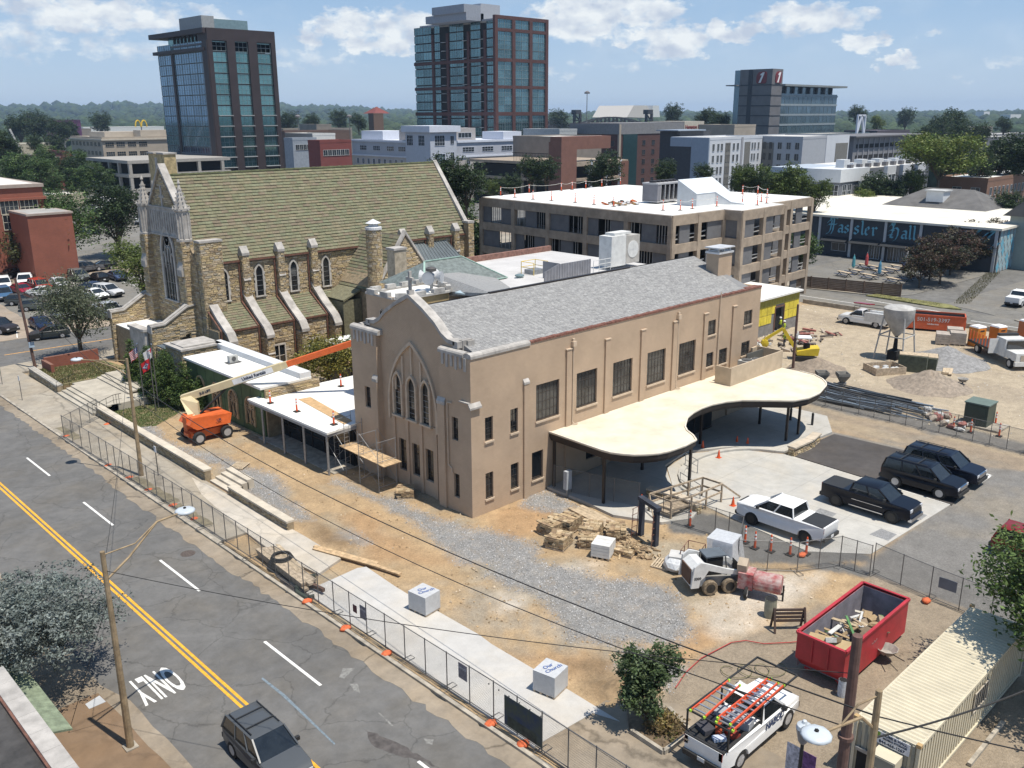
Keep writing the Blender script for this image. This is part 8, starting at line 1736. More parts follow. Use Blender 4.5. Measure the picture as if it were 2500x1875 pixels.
CARS=[(0,1,130,875,'sedan',.2,(.012,.012,.013),'black sedan at the left end of the back row'),(0,1,390,855,'pickup',2.95,(.10,.02,.02),'dark red pickup under the brownish tree'),(0,1,200,945,'pickup',-1.9,WHT,'white pickup behind the utility pole'),(0,1,35,965,'suv',-1.8,WHT,'white SUV at the far left edge'),(0,1,172,1000,'sedan',-1.5,(.28,.02,.04),'crimson sedan behind the utility pole'),(0,1,35,1045,'suv',-1.7,(.05,.11,.20),'blue SUV at the left edge'),
 (0,1,185,1085,'hatch',-.5,(.05,.055,.055),'dark grey hatchback with a green windscreen shade'),(0,1,290,1125,'hatch',-.3,(.075,.085,.08),'grey-green small SUV left of the thin tree'),(0,1,315,980,'suv',-1.5,(.33,.035,.02),'bright red SUV in the middle rows'),(0,1,320,1270,'sedan',-1.6,(.012,.02,.05),'navy sedan with a white sunshade'),(0,1,385,1345,'hatch',2.9,(.03,.035,.035),'dark hatchback at the kerb under the thin tree'),(0,1,0,1300,'suv',-1.2,(.03,.025,.025),'dark maroon SUV cut by the left edge'),
 (0,1,612,900,'suv',-1.45,(.12,.125,.12),'grey SUV facing the camera in the middle row'),(0,1,765,910,'hatch',1.6,(.015,.013,.013),'black hatchback beside the grey SUV'),(0,1,680,832,'suv',.1,(.10,.10,.105),'grey minivan in the back row'),(0,1,790,815,'sedan',2.9,(.01,.01,.012),'black sedan at the right end of the back row'),(0,1,1050,787,'suv',3.1,WHT,'white SUV beside the church tower'),(0,1,910,895,'sedan',-1.6,(.05,.07,.13),'blue sedan with its nose to the camera'),
 (0,1,460,950,'sedan',-1.6,(.55,.56,.57),'silver sedan half hidden by the thin tree'),(0,1,730,985,'sedan',-1.2,(.03,.045,.10),'dark blue sedan right of the thin tree'),(0,1,740,1040,'sedan',-1.4,WHT,'white sedan behind the thin tree'),(0,1,840,1020,'suv',-1.3,(.5,.5,.5),'silver SUV left of the yellow-green tree'),(0,1,840,1180,'pickup',-1.55,(.36,.38,.41),'silver pickup at the foot of the yellow-green tree'),(0,1,490,1190,'sedan',-1.5,(.6,.62,.62),'pale sedan behind the thin tree trunk'),(0,1,350,1020,'sedan',-.6,(.55,.56,.55),'white sedan seen through the thin tree'),(0,1,560,1080,'sedan',-1.4,(.12,.12,.13),'charcoal sedan seen through the thin tree'),
 (0,1,700,545,'hatch',.2,(.16,.22,.23),'pale teal hatchback in the second car park'),(0,1,690,455,'sedan',.4,(.03,.05,.08),'dark blue car in the second car park'),(0,1,755,462,'hatch',.5,(.28,.02,.02),'red hatchback in the second car park'),(0,1,815,305,'pickup',2.9,WHT,'white van on the far street between the trees'),(0,1,690,355,'sedan',2.9,(.25,.26,.26),'silver car by the clipped hedge'),(0,1,800,360,'suv',2.9,WHT,'white car by the clipped hedge'),(0,1,770,395,'suv',.5,(.02,.03,.05),'dark SUV in front of the hedge'),(0,1,1080,460,'pickup',1.2,WHT,'white truck behind the church pinnacle'),(0,1,820,470,'suv',1.2,(.5,.5,.5),'silver SUV beyond the red hatchback'),
 (3,1,2170,1085,'pickup',0,WHT,'white pickup at the right edge on the beer hall drive'),(3,0,1500,1125,'suv',0,(.6,.6,.6),'white car on the elevated road'),(3,0,1610,1118,'sedan',0,(.35,.35,.36),'silver car on the elevated road'),(3,0,1860,1147,'sedan',0,(.02,.02,.02),'dark car on the elevated road'),(3,3,2330,70,'suv',-1.57,(.20,.02,.02),'dark red car cut by the right edge')]
_vl=(PY(S(3,0,1500,1125),0)if False else None)
for (c,r,x,y,kd,hd,colr,lab) in CARS:
 z=4.7 if 'elevated' in lab else 0;p=KG(c,r,x,y,z);lab=lab+(', in the car park' if len(lab.split())<6 else '')
 if kd not in CP: CP[kd]=vh('parked_car' if kd!='pickup' else 'parked_pickup',lab,'pickup truck' if kd=='pickup' else 'car',kd,(p.x,p.y,z+.01),hd,colr,'cars in the background')
 else: dup(CP[kd],(p.x,p.y,z+.01),hd,label=lab,group='cars in the background',color=colr)
# ================================================================ retaining wall, steps, kerbs along the site
RW=[(25.85,77.0),(25.8,70),(25.8,64.5),(25.75,56.9)]
def bandwall(name,lab,pts,h,w,capw,ncap,seed,capm):
 T=tg(name,lab,'wall',(*pts[0],0));c_=MB();st=MB()
 for i in range(len(pts)-1):
  p,q=V3((*pts[i],0)),V3((*pts[i+1],0));u=(q-p).normalized();L_=(q-p).length;n=V3((u.y,-u.x,0))
  if n.x > 0: n=-n
  c_.beam(p+UZ*h/2,q+UZ*h/2,w,h);stonewall(T,st,p+n*(w/2),u,n,L_,h,seed=seed+i,rh=(.07,.12),lw=(.2,.5));k=max(1,round(L_/1.9))
  for j in range(k): p1(T,'cap_stone','beam',(p+u*(L_*j/k+.005)+UZ*(h+.06),p+u*(L_*(j+1)/k-.005)+UZ*(h+.06),capw,.13,),capm,1)
 pt(T,'core',c_,m_mo,1);pt(T,'stones',st,m_sv,1,stuff=True)
m_buff=mat('buff_cap2',(.52,.46,.37),rv=.06,var=.15)
bandwall('retaining_wall','long low stone retaining wall with pale capstones beside the sidewalk',RW,.82,.4,.62,7,400,m_buff)
bandwall('retaining_wall','stone wall with capstones left of the wide church steps',[(26.0,94.6),(25.75,86.0)],.75,.45,.6,4,410,mat('grey_cap',(.40,.37,.32),rv=.05,var=.15))
bandwall('retaining_wall','unfinished end of the stone wall wrapped in plastic sheet',[(25.75,53.6),(25.7,50.5),(25.65,45.9)],.62,.4,.55,4,420,m_buff)
T=tg('stone_steps','three new buff stone steps cut into the retaining wall','steps',(26,55,0))
for k in range(4): pbox(T,'step',(25.75+k*.42,53.75,0,26.25+k*.42,56.75,.17*(k+1)),m_buff)
T=tg('church_steps','wide concrete steps leading from the sidewalk up to the church','steps',(25.5,80.5,0));m_stp=mat('step_concrete',(.42,.38,.31),var=.15,scale=1)
for k in range(4): pbox(T,'step',(25.4+k*.42,77.3,.0,27.6,85.9,.14+.13*(k+1)),m_stp)
pbox(T,'landing',(27.05,77.3,.0,31.6,86.6,.67),m_stp)
for k in range(3): pbox(T,'upper_step',(29.3+k*.42,79.3,.5,31.8,86.6,.67+.13*(k+1)),m_stp)
def rail(lab,pts,h=.9,grp=None):
 t=tg('handrail',lab,'handrail',pts[0],0,grp);b=MB();P=[V3(p)for p in pts];b.path([p+UZ*h for p in P],.025,5);b.path([p+UZ*h*.5 for p in P],.015,4);pt(t,'top_rail',b,m_dark,1)
 for i in range(len(P)-1):
  for f in (0,.33,.66): q=P[i].lerp(P[i+1],f);p1(t,'baluster','tube',(q,q+UZ*h,.018,5,),m_dark,1)
rail('black iron handrail on the right side of the church steps',[(25.4,77.1,.14),(27.2,77.1,.67),(27.9,77.1,.67)]);rail('black iron handrail on the left side of the church steps',[(25.5,86.0,.3),(27.2,86.0,.8)])
T=tg('brick_sign_wall','low dark red L-shaped brick wall on the corner bank','wall',(27.3,94,.5));pbox(T,'long_leaf',(27.2,94.3,.3,32.4,94.6,1.6),m_lb);pbox(T,'short_leaf',(27.0,91.9,.3,27.3,94.6,1.4),m_lb)
# ================================================================ chain-link fence
m_wire=mat('chain_wire',(.20,.20,.19),metal=.3,rough=.5);m_post=mat('fence_post',(.16,.155,.15),metal=.4,rough=.5);m_bag=mat('orange_sandbag',(.60,.13,.045),var=.3,scale=8)
FPM={}
def fpanel(L_,H_=1.83):
 key=round(L_,1)
 if key in FPM: return FPM[key]
 w=MB();t=.0045;s_=.075;k=-H_
 while k < L_:
  for sg in (1,-1):
   a0,z0_,a1,z1_=k,0,k+H_,H_
   if a0 < 0: z0_=-a0;a0=0
   if a1 > L_: z1_ -= a1-L_;a1=L_
   if a1-a0 < .05: continue
   if sg < 0: z0_,z1_=H_-z0_,H_-z1_
   w.quad((a0,0,z0_-t),(a1,0,z1_-t),(a1,0,z1_+t),(a0,0,z0_+t))
  k +=s_
 me=w.mesh('chain_link');me.materials.append(m_wire);f=MB();f.tube((0,0,H_),(L_,0,H_),.021,6);f.tube((0,0,.08),(L_,0,.08),.021,6)
 fm_=f.mesh('rails');fm_.materials.append(m_post);q=MB();q.tube((0,0,0),(0,0,H_+.04),.026,7);pm=q.mesh('post');pm.materials.append(m_post);FPM[key]=(me,fm_,pm);return FPM[key]
def fence(lab,pts,grp='construction fence runs',feet=True,H_=1.83,z=0.0):
 T=tg('chain_link_fence',lab,'fence',(*pts[0],z),0,grp)
 for i in range(len(pts)-1):
  p,q=V3((*pts[i],0)),V3((*pts[i+1],0));L_=(q-p).length;k=max(1,round(L_/3.05));l=L_/k;u=(q-p)/L_;rz=math.atan2(u.y,u.x)
  for j in range(k):
   o=p+u*l*j-V3((*pts[0],0));ms=fpanel(l);sc_=l/round(l,1)
   for nm,me in zip(('mesh_panel','frame','post'),ms): ob=NWO(nm,me);LKO(ob);ob.parent=T;ob.location=o;ob.rotation_euler.z=rz;ob.scale.x=sc_ if nm != 'post' else 1
   for f in (.5,1): ob=NWO('post',ms[2]);LKO(ob);ob.parent=T;ob.location=o+u*l*f;
   if feet: b=MB();c=o;n=V3((-u.y,u.x,0));b.path([c-n*.45-u*.15,c+n*.45-u*.15,c+n*.45+u*.15,c-n*.45+u*.15,c-n*.45-u*.15],.015,4);ft_=pt(T,'foot_frame',b,m_post);ft_.location.z=.03
 return T
def sandbag(p,lab,s=1):
 t=tg('sandbag',lab,'sandbag',(p[0],p[1],p[2]if len(p)>2 else 0),0,'orange sandbags on the fence feet');p1(t,'bag','blob',((0,0,.1),(.3*s,.22*s,.12*s),2,.16,),m_bag,smooth=True);p1(t,'tied_neck','blob',((.28*s,.05,.09),(.09,.07,.06),1,.2,),m_bag)
FL_=[(21.7,73.2),(21.85,66),(21.95,58),(22.0,50),(22.05,41.5),(22.1,33),(22.15,24),(22.1,15.5),(22.15,9.5)]
for k in range(8): fence('stretch of grey chain-link fence along the sidewalk, %s from the far end'%ORD[k],FL_[k:k+2],z=.13 if k<4 else.08)
fence('chain-link panel turning from the kerb to the retaining wall',[(21.7,73.2),(25.4,76.0)]);fence('chain-link fence round the shaded porch corner',[tuple(KG(2,2,*q)[:2])for q in((480,1095),(755,1165),(1135,1240))],feet=False)
fence('chain-link fence between the dirt yard and the delineators',[tuple(KG(2,2,*q)[:2])for q in((1320,1330),(1720,1450),(1930,1520))]+[(40.9,24.1),(43.0,21.6),(45.4,20.3),(45.5,18.6)]);fence('chain-link gate panels right of the red dumpster',[(45.9,18.6),(45.4,15.3),(45.1,12.2),(45.2,6)]);fence('long chain-link fence in front of the steel piles',[(71.7,44),(72.0,32),(72.0,24),(71.8,19),(71.9,8)]);fence('short fence corner by the green transformer',[(72,19),(79,15)])
for k,q in en(((0,2,835,915),(0,2,1000,1010),(0,2,1150,1105),(0,2,1335,1225),(0,2,1500,1330),(1,3,478,385),(1,3,770,592),(1,3,1088,790),(1,3,1890,1330),(1,3,2140,1490),(3,3,1455,380),(0,2,510,690),(0,2,830,598),(3,3,500,1615-1590))): sandbag(tuple(KG(*q)),'orange sandbag, %s along the fence feet from the church end'%ORD[k]if k<10 else 'orange sandbag %s'%('under the gate by the red dumpster','at the far corner post of the sidewalk fence','on the cross panel beside the retaining wall','beside the delineator row')[k-10])
def sheetsign(px,w,h,mt,lab,txt=None):
 p=KG(*px[:4]);y=p.y;c=PX(S(*px[:4]),22.08);T=tg('fence_sign',lab,'sign',tuple(c),0);p1(T,'panel','box',(-.02,-w/2,-h/2,0,w/2,h/2,),mt)
 if txt: put_text(T,'lettering',txt,.13,(-.03,0,h*.2),-UY,UZ,mat('notice_white',(.6,.6,.6)),.004)
 return T
m_ntc=mat('notice_grey',(.22,.20,.22),var=.3,scale=9);sheetsign((1,3,905,460),.5,.7,m_ntc,'red and grey notice sheet on the sidewalk fence','NOTICE');sheetsign((1,3,843,430),.32,.4,mat('notice_dark',(.12,.05,.05)),'small dark red notice on the sidewalk fence');sheetsign((1,3,1675,917),.55,.75,m_ntc,'second red and grey notice sheet nearer the banner','NOTICE')
c0,c1=PX(S(1,3,2000,1200),22.05),PX(S(2,3,395,1420),22.05);T=tg('fence_banner','dark printed banner hung on the sidewalk fence at the bottom','banner',(22.03,c1.y,.1))
_m=mat('banner_print',(.035,.05,.09),var=.5,scale=1.6,col2=(.075,.085,.05));p1(T,'banner_sheet','box',(-.02,0,.25,0,c0.y-c1.y,1.65,),_m);p1(T,'printed_ground','box',(-.025,.3,.25,-.02,c0.y-c1.y-.2,.75,),mat('banner_green',(.05,.06,.045),var=.4,scale=3))
for k in range(6): p1(T,'eyelet','obox',((0,.1+k*.6,1.68),(.04,.04,.06),),m_post)
T=tg('blank_sign','blank grey sign panel on the gate right of the dumpster','sign',tuple(PX(S(3,3,1625,245),45.3)),0);p1(T,'panel','box',(-.03,-.45,-.3,0,.45,.3,),mat('blank_grey',(.17,.18,.20)))
# ================================================================ poles, lamps, wires
m_pole=mat('weathered_pole',(.30,.22,.13),var=.3,scale=3);m_polebr=mat('brown_pole',(.13,.075,.06),var=.25,scale=3);m_head=mat('lamp_head_grey',(.50,.54,.57),rough=.4)
def cobra(name,lab,base,h,head,r=.15,mt=m_pole):
 T=tg(name,lab,'street lamp',(*base,0));p1(T,'pole','tube',((0,0,0),(0,0,h),r,10,r*.6,),mt);hd=V3(head)-T.location;d=V3((hd.x,hd.y,0));b=MB()
 b.path([(0,0,h-1.2),d*.3+UZ*(h-.7),d*.7+UZ*(hd.z+.05),hd],.045,6);b.path([(0,0,h-.15),d*.4+UZ*(h-.25),d*.7+UZ*(hd.z+.06)],.03,6);pt(T,'arm',b,mt)
 u=d.normalized();b=MB();b.blob(hd+u*.3,(.42,.42,.12),2,0);o=pt(T,'lamp_head',b,m_head,smooth=True);p1(T,'photocell','blob',(hd+u*.3+UZ*.13,(.07,.07,.06),1,0,),m_dark);p1(T,'base_plate','obox',((0,0,.08),(.5,.5,.16),),m_kerb);return T
hA=KG(0,2,590,100,8.2);cobra('street_lamp','weathered street lamp pole behind the retaining wall sidewalk',(22.72,60.93),8.7,(hA.x+.2,hA.y-.2,8.3));hB=KG(0,2,1380,1275,9.0);cobra('street_lamp','tall street lamp pole at the near left with its arm over the road',(10.47,32.93),8.8,tuple(hB))
PT,PB=V3((21.6,8.2,0)),V3((23.9,9.9,0));hC=KG(3,3,680,1380,8.9);cobra('street_lamp','light brown lamp pole with a long curved arm at the bottom right',tuple(PT[:2]),9.7,(hC.x,hC.y,8.9));T=tg('utility_pole','thick dark brown pole in front of the red dumpster','utility pole',tuple(PB));p1(T,'pole','tube',((0,0,0),(0,0,9.6),.19,12,.15,),m_polebr);b=MB()
for z in (2.2,3.1,6): b.lathe([(.24,z),(.24,z+.12)],n=10)
pt(T,'collar',b,m_polebr)
T=tg('utility_pole','leaning brown utility pole with a traffic signal box at the left corner','utility pole',(27.0,96.8,0));p1(T,'pole','tube',((0,0,0),(-.5,.2,9.3),.16,8,.11,),m_polebr);p1(T,'signal_housing','obox',((.25,-.3,3.4),(.9,.45,.45),),m_dark);p1(T,'street_sign','obox',((-.1,-.25,2.6),(.5,.1,.55),),mat('sign_bluewhite',(.35,.45,.55)))
T=tg('utility_pole','dark wooden pole beside the yellow excavator','utility pole',(80.7,43.0,0));p1(T,'pole','tube',((0,0,0),(.1,.1,6.6),.15,8,.11,),m_polebr);p1(T,'notice','obox',((0,-.15,3.5),(.35,.1,.4),),m_wf)
al_=KG(3,3,510,1400,4.3);T=tg('acorn_lamp','black acorn street lamp with a purple banner at the bottom edge','street lamp',(al_.x,al_.y,0));p1(T,'post','tube',((0,0,0),(0,0,3.95),.06,10,),m_plas);p1(T,'globe',lambda m:m.lathe([(.10,3.95),(.16,4.05),(.26,4.5),(.25,4.55)],n=16),mat('globe_grey',(.20,.20,.21),rough=.3));p1(T,'cap',lambda m:m.lathe([(.27,4.55),(.24,4.68),(.10,4.76),(.07,4.85),(.02,4.88)],n=16),m_head)
for s_,c_ in ((-1,(.16,.07,.18)),(1,(.50,.47,.50))): p1(T,'banner','box',(-.01+s_*.02,s_*.08,2.5,.01+s_*.02,s_*.55,3.7,),mat('banner_p%d'%s_,c_,var=.5,scale=7))
m_cab=mat('cable_black',(.03,.028,.026),rough=.7)
def wire(lab,a,e,sag,r=.02,n=28):
 a,e=V3(a),V3(e);b=MB();b.path([a.lerp(e,i/n)-UZ*(4*sag*(i/n)*(1-i/n))for i in range(n+1)],r,4);solo('overhead_wire',b,m_cab,lab,'wire','overhead wires',loc=tuple(a))
PL=V3((26.6,97,8.8));wire('upper overhead wire crossing the whole building site',PL,(PT.x,PT.y,8.9),3.6,.024);wire('lower overhead wire crossing the whole building site',PL-UZ*.6,(PB.x,PB.y,6.4),4.6,.02);wire('thin wire from the near left lamp to the brown pole',(10.47,32.93,8.0),(PB.x,PB.y,8.3),.5,.014);wire('wire from the far lamp to the near left lamp',(22.72,60.93,8.5),(10.47,32.93,8.2),.6,.014);wire('thick sagging cable from the bottom right pole past the container',(PT.x,PT.y,8.2),(41,4,6.5),.8,.03);wire('wire running out of frame from the bottom right pole',(PT.x,PT.y,8.9),(30,-6,8.5),.4,.02);wire('guy wire from the near left lamp down to the pavement',(10.5,32.9,7.0),(9.0,35.6,.1),.0,.012,2)
def signpost(lab,base,h,mt=m_post,pan=(.3,.45)):
 T=tg('street_sign',lab,'sign',(*base,.13));p1(T,'post','tube',((0,0,0),(0,0,h),.03,6,),mt);p1(T,'panel','box',(-.03,-pan[0]/2,h-pan[1],-.0,pan[0]/2,h,),m_sw)
signpost('white parking sign on a post by the kerb',(22.5,86.0),2.3);signpost('white sign cut by the left edge',(22.8,92.8),2.6);signpost('black post with a small white sign beside the far lamp',(23.6,60.2),2.2,m_plas)
def flag(lab,x,y,h,kind):
 T=tg('flagpole',lab,'flag',(x,y,.1));p1(T,'pole','tube',((0,0,0),(0,0,h),.05,8,.035,),m_post);p1(T,'finial','blob',((0,0,h+.05),.08,1,0,),m_chr)
 Wf,Hf,N,K=1.35,.95,13,13;b=MB();dx,dy,dz=-.45,.35,-.35
 P=lambda i,j: V3((dx*Wf*i/N+.07*sin(i*.9+j*.2),dy*Wf*i/N+.07*cos(i*.8),h-.15-Hf*j/K+dz*i/N*1.6))
 for i in range(N):
  for j in range(K):
   if kind == 'us': c=(.03,.04,.14) if i < 5 and j < 7 else ((.42,.02,.03)if j%2==0 else(.6,.6,.6));c=(.6,.6,.6) if i < 5 and j < 7 and (i+j) % 2 == 0 and j % 2 and i % 2 else c
   elif kind == 'ar': u_,v_=abs(i-6)/5.2,abs(j-6)/5.2;s_=u_+v_;c=(.6,.6,.6) if s_ < .68 else (.03,.05,.2) if s_ < .95 else (.45,.025,.03);c=(.03,.05,.2) if s_ < .68 and j == 6 and 3 < i < 9 else c
   else: c=(.6,.6,.6);c=(.45,.03,.04) if i < 6 and j < 6 and (i==2 or j==2) else (.03,.04,.14) if i < 6 and j < 6 and (i==5 or j==5) and False else c
   b.quad(P(i,j),P(i+1,j),P(i+1,j+1),P(i,j+1),c)
 pt(T,'flag',b,vc('flag_cloth',bump=0,var=.05),smooth=False)
flag('flagpole with a red white and blue striped flag by the church',29.6,76.6,5.6,'us');flag('flagpole with a white flag bearing a red cross',30.4,75.6,5.6,'ch');flag('flagpole with a red flag bearing a white diamond',29.8,74.8,4.9,'ar')
# ================================================================ boom lift
m_jo=mat('lift_orange',(.66,.13,.03),rough=.45,var=.12,scale=2);m_jc=mat('lift_cream',(.62,.52,.32),rough=.5,var=.08)
T=tg('boom_lift','orange and cream telescopic boom lift parked on the dirt beside the green building','boom lift',(29.9,65.5,0))
for x in (-1.15,1.15):
 for y in (-1.05,1.05): wheel(T,x,y,.5,False,.36)
b=MB();b.box(-1.5,-.75,.42,1.5,.75,.95);b.box(-1.7,-.4,.5,1.7,.4,.8);pt(T,'chassis',b,m_jo);p1(T,'turntable',lambda m:m.lathe([(.6,.95),(.6,1.12)],n=18),m_plas)
b=MB();b.extr([(-1.2,-.95,1.15),(1.5,-1.1,1.15),(1.75,-1.0,1.9),(1.3,-.9,2.15),(-1.4,-.9,2.15),(-1.75,-.9,1.6)],(0,.62,0));b.extr([(-1.2,.35,1.15),(1.5,.35,1.15),(1.6,.35,2.0),(-1.4,.35,2.1),(-1.75,.35,1.6)],(0,.62,0));b.box(-1.7,-.3,1.15,-1.0,.35,2.1);pt(T,'counterweight_hood',b,m_jo,fix=True)
B0_,B1_,B2_=V3((-1.0,1.6,3.1)),V3((4.9,-3.7,5.65)),V3((9.5,-7.8,7.6))
p1(T,'boom_riser','extr',([(-1.2,.0,1.6),(-.5,.0,1.6),(-.4,.3,2.9),(-.6,.9,3.4),(-1.3,1.3,3.2)],(.3,.34,0),),m_jc,fix=True);p1(T,'main_boom','beam',(B0_,B1_,.46,.56,),m_jc);p1(T,'boom_collar','beam',(B1_-(B1_-B0_)*.02,B1_+(B2_-B1_)*.08,.40,.5,),m_jc);p1(T,'telescoping_boom','beam',(B1_,B2_,.36,.44,),m_jo)
p1(T,'hydraulic_ram','tube',((-.3,.4,1.9),B0_.lerp(B1_,.45)-UZ*.3,.09,8,),m_plas)
u=(B1_-B0_).normalized();n_=V3((-1,-1,0));side=V3((u.y,-u.x,0)).normalized();side=side if side.x < 0 else -side;upv=(-u.cross(side)).normalized();upv=upv if upv.z > 0 else -upv
p1(T,'name_panel','beam',(B0_.lerp(B1_,.52)+side*.24,B0_.lerp(B1_,.92)+side*.24,.012,.42,),m_sw);put_text(T,'boom_lettering','United Rentals',.36,B0_.lerp(B1_,.73)+side*.25,u,upv,mat('letter_dark',(.02,.03,.06)),.01,.012,sx=.92);put_text(T,'boom_lettering','JLG LIFT',.26,B0_.lerp(B1_,.24)+side*.245-upv*.02,u,upv,mat('letter_dark',(.02,.03,.06)),.01,.012);put_text(T,'hood_lettering','UR',.3,(.6,-1.09,1.6),UX,UZ,mat('letter_dark',(.02,.03,.06)),.01,.01)
# ================================================================ scaffold
T=tg('scaffold','steel frame scaffold with a plank deck at the corner of the tan hall','scaffold',(34,49.5,0));b=MB()
FRY=[46.9,49.2,51.2,53.0]
for y,x0_ in ((46.9,33.0),(49.1,33.0),(51.2,33.3),(53.0,33.6)):
 for x in (x0_,x0_+1.5):
  p1(T,'upright','tube',((x,y,0),(x,y,3.9 if y>50 or x<34 else 3.6),.025,6,),m_st,1)
 for z in (.4,1.9,2.2,3.6): p1(T,'transom','tube',((x0_,y,z),(x0_+1.5,y,z),.02,5,),m_st,1)
 b=MB();[b.tube((x0_,y,z),(x0_+.4,y,z),.014,4)for z in(.7,1.0,1.3,2.5,2.8,3.1)];b.tube((x0_+.4,y,.4),(x0_+.4,y,3.6),.014,4);pt(T,'ladder_frame',b,m_st,1)
for (ya,yb) in ((46.9,49.1),(51.2,53.0)):
 for x in (33.1,34.6):
  for z0_,z1_ in ((.4,1.9),(2.3,3.7)): b=MB();b.tube((x,ya,z0_),(x,yb,z1_),.014,4);b.tube((x,ya,z1_),(x,yb,z0_),.014,4);pt(T,'cross_brace',b,m_st,1)
for k in range(6): p1(T,'plank','beam',((33.15+k*.25,46.3,2.05),(33.35+k*.25,51.8,2.05),.235,.05,),m_wood,1)
# ================================================================ stone and block pallets
STB=[(.46,.34,.20),(.40,.30,.18),(.50,.39,.25),(.34,.24,.14),(.30,.21,.13)]
def jit(r): k=r.uniform(.8,1.2);return tuple(v*k for v in r.choice(STB))
def stonepallet(lab,x,y,w,d,h,rz,seed,loose=0):
 t=tg('stone_pallet',lab,'stone pallet',(x,y,0),rz,'pallets of building stone');r_=random.Random(seed);b=MB()
 for k in range(4): b.box(-w/2,-d/2+k*(d-.1)/3,.08,w/2,-d/2+k*(d-.1)/3+.1,.12)
 for k in range(3): b.box(-w/2+k*(w-.1)/2,-d/2,0,-w/2+k*(w-.1)/2+.1,d/2,.08)
 pt(t,'pallet',b,m_ww);z=.13;st=MB()
 while z < h:
  hh=r_.uniform(.06,.12)
  for side_ in range(2):
   x_=-w/2
   while x_ < w/2-.05:
    l=r_.uniform(.12,.3);yy=-d/2
    while yy < d/2-.08:
     q=r_.uniform(.18,.4);
     if r_.random() < .95 and side_ == 0: st.obox((x_+l/2+r_.uniform(-.03,.03),min(yy+q/2,d/2-.05),z+hh/2),(l*.95,q*.93,hh*.9),r_.uniform(-.04,.04),r_.uniform(-.03,.03),0,col=jit(r_))
     yy +=q
    x_ +=l
  z +=hh
 for k in range(loose): a=r_.uniform(0,6.28);rr_=abs(r_.gauss(0,.8));st.obox((cos(a)*rr_+.3,sin(a)*rr_-.2,max(.06,.55-rr_*.45)),(r_.uniform(.2,.45),r_.uniform(.08,.14),.09),r_.uniform(0,3),r_.uniform(-.4,.4),r_.uniform(-.5,.5),col=jit(r_))
 pt(t,'stones',st,m_sv,stuff=True)
for k,(x,y,w,d,h,lab) in en(((37.0,34.6,1.5,1.2,.75,'stone pallet at the left back of the group'),(37.9,34.2,1.4,1.2,.8,'tallest stone pallet at the back of the group'),(35.95,33.1,1.3,1.2,.7,'stone pallet nearest the tan corner, front left of the group'),(38.3,32.6,1.5,1.1,.75,'stone pallet in the middle of the group'),(37.3,31.9,1.2,1.1,.6,'low stone pallet beside the white block stack'),(39.2,31.4,1.3,1.1,.7,'stone pallet at the right back of the group'),(34.1,45.4,1.3,1.1,.5,'single stone pallet by the foot of the scaffold'))): stonepallet(lab,x,y,w,d,h,.15*k,500+k)
stonepallet('collapsed heap of loose building stone at the right of the pallets',38.1,29.7,1.2,1.0,.35,.3,520,90)
def bs(name,lab,x,y,z,w,d,h,rz,lay,mt,wrap=True,txt=None):
 t=tg(name,lab,'block stack',(x,y,z),rz);b=MB()
 for k in range(4): b.box(-w/2,-d/2+k*(d-.1)/3,0,w/2,-d/2+k*(d-.1)/3+.1,.12)
 pt(t,'pallet',b,m_ww);
 for i in range(lay):
  for j in range(3): p1(t,'block','box',(-w/2+j*w/3+.008,-d/2,.13+i*h/lay,-w/2+(j+1)*w/3-.008,d/2,.13+(i+1)*h/lay-.02,),mt)
 if wrap: p1(t,'plastic_wrap','box',(-w/2-.012,-d/2-.012,.1,w/2+.012,d/2+.012,.13+h+.01,),mat('wrap_film',(.62,.63,.64),rough=.3,alpha=.72,var=.08,scale=5))
 if txt:
  for k,w_ in en(txt.split()): put_text(t,'handwriting',w_,.30,(.02,.15-k*.3,.16+h),(1,-.3,0),(.3,1,0),mat('marker_blue',(.03,.10,.35)),.006)
m_blk=mat('grey_block',(.50,.49,.47),var=.1);bs('wrapped_block_stack','wrapped pallet of pale blocks standing alone on the new sidewalk',25.65,32.95,.08,1.05,1.2,.95,.12,4,m_blk,True,'Our Church');bs('wrapped_block_stack','wrapped pallet of pale blocks on the sidewalk nearest the bush',25.35,23.75,.08,1.1,1.1,.95,.2,4,m_blk,True,'Our Church');bs('white_block_stack','bare stack of white blocks in front of the stone pallets',36.9,30.5,0,1.25,1.1,.8,.4,4,mat('white_block',(.58,.57,.54),var=.1),False)
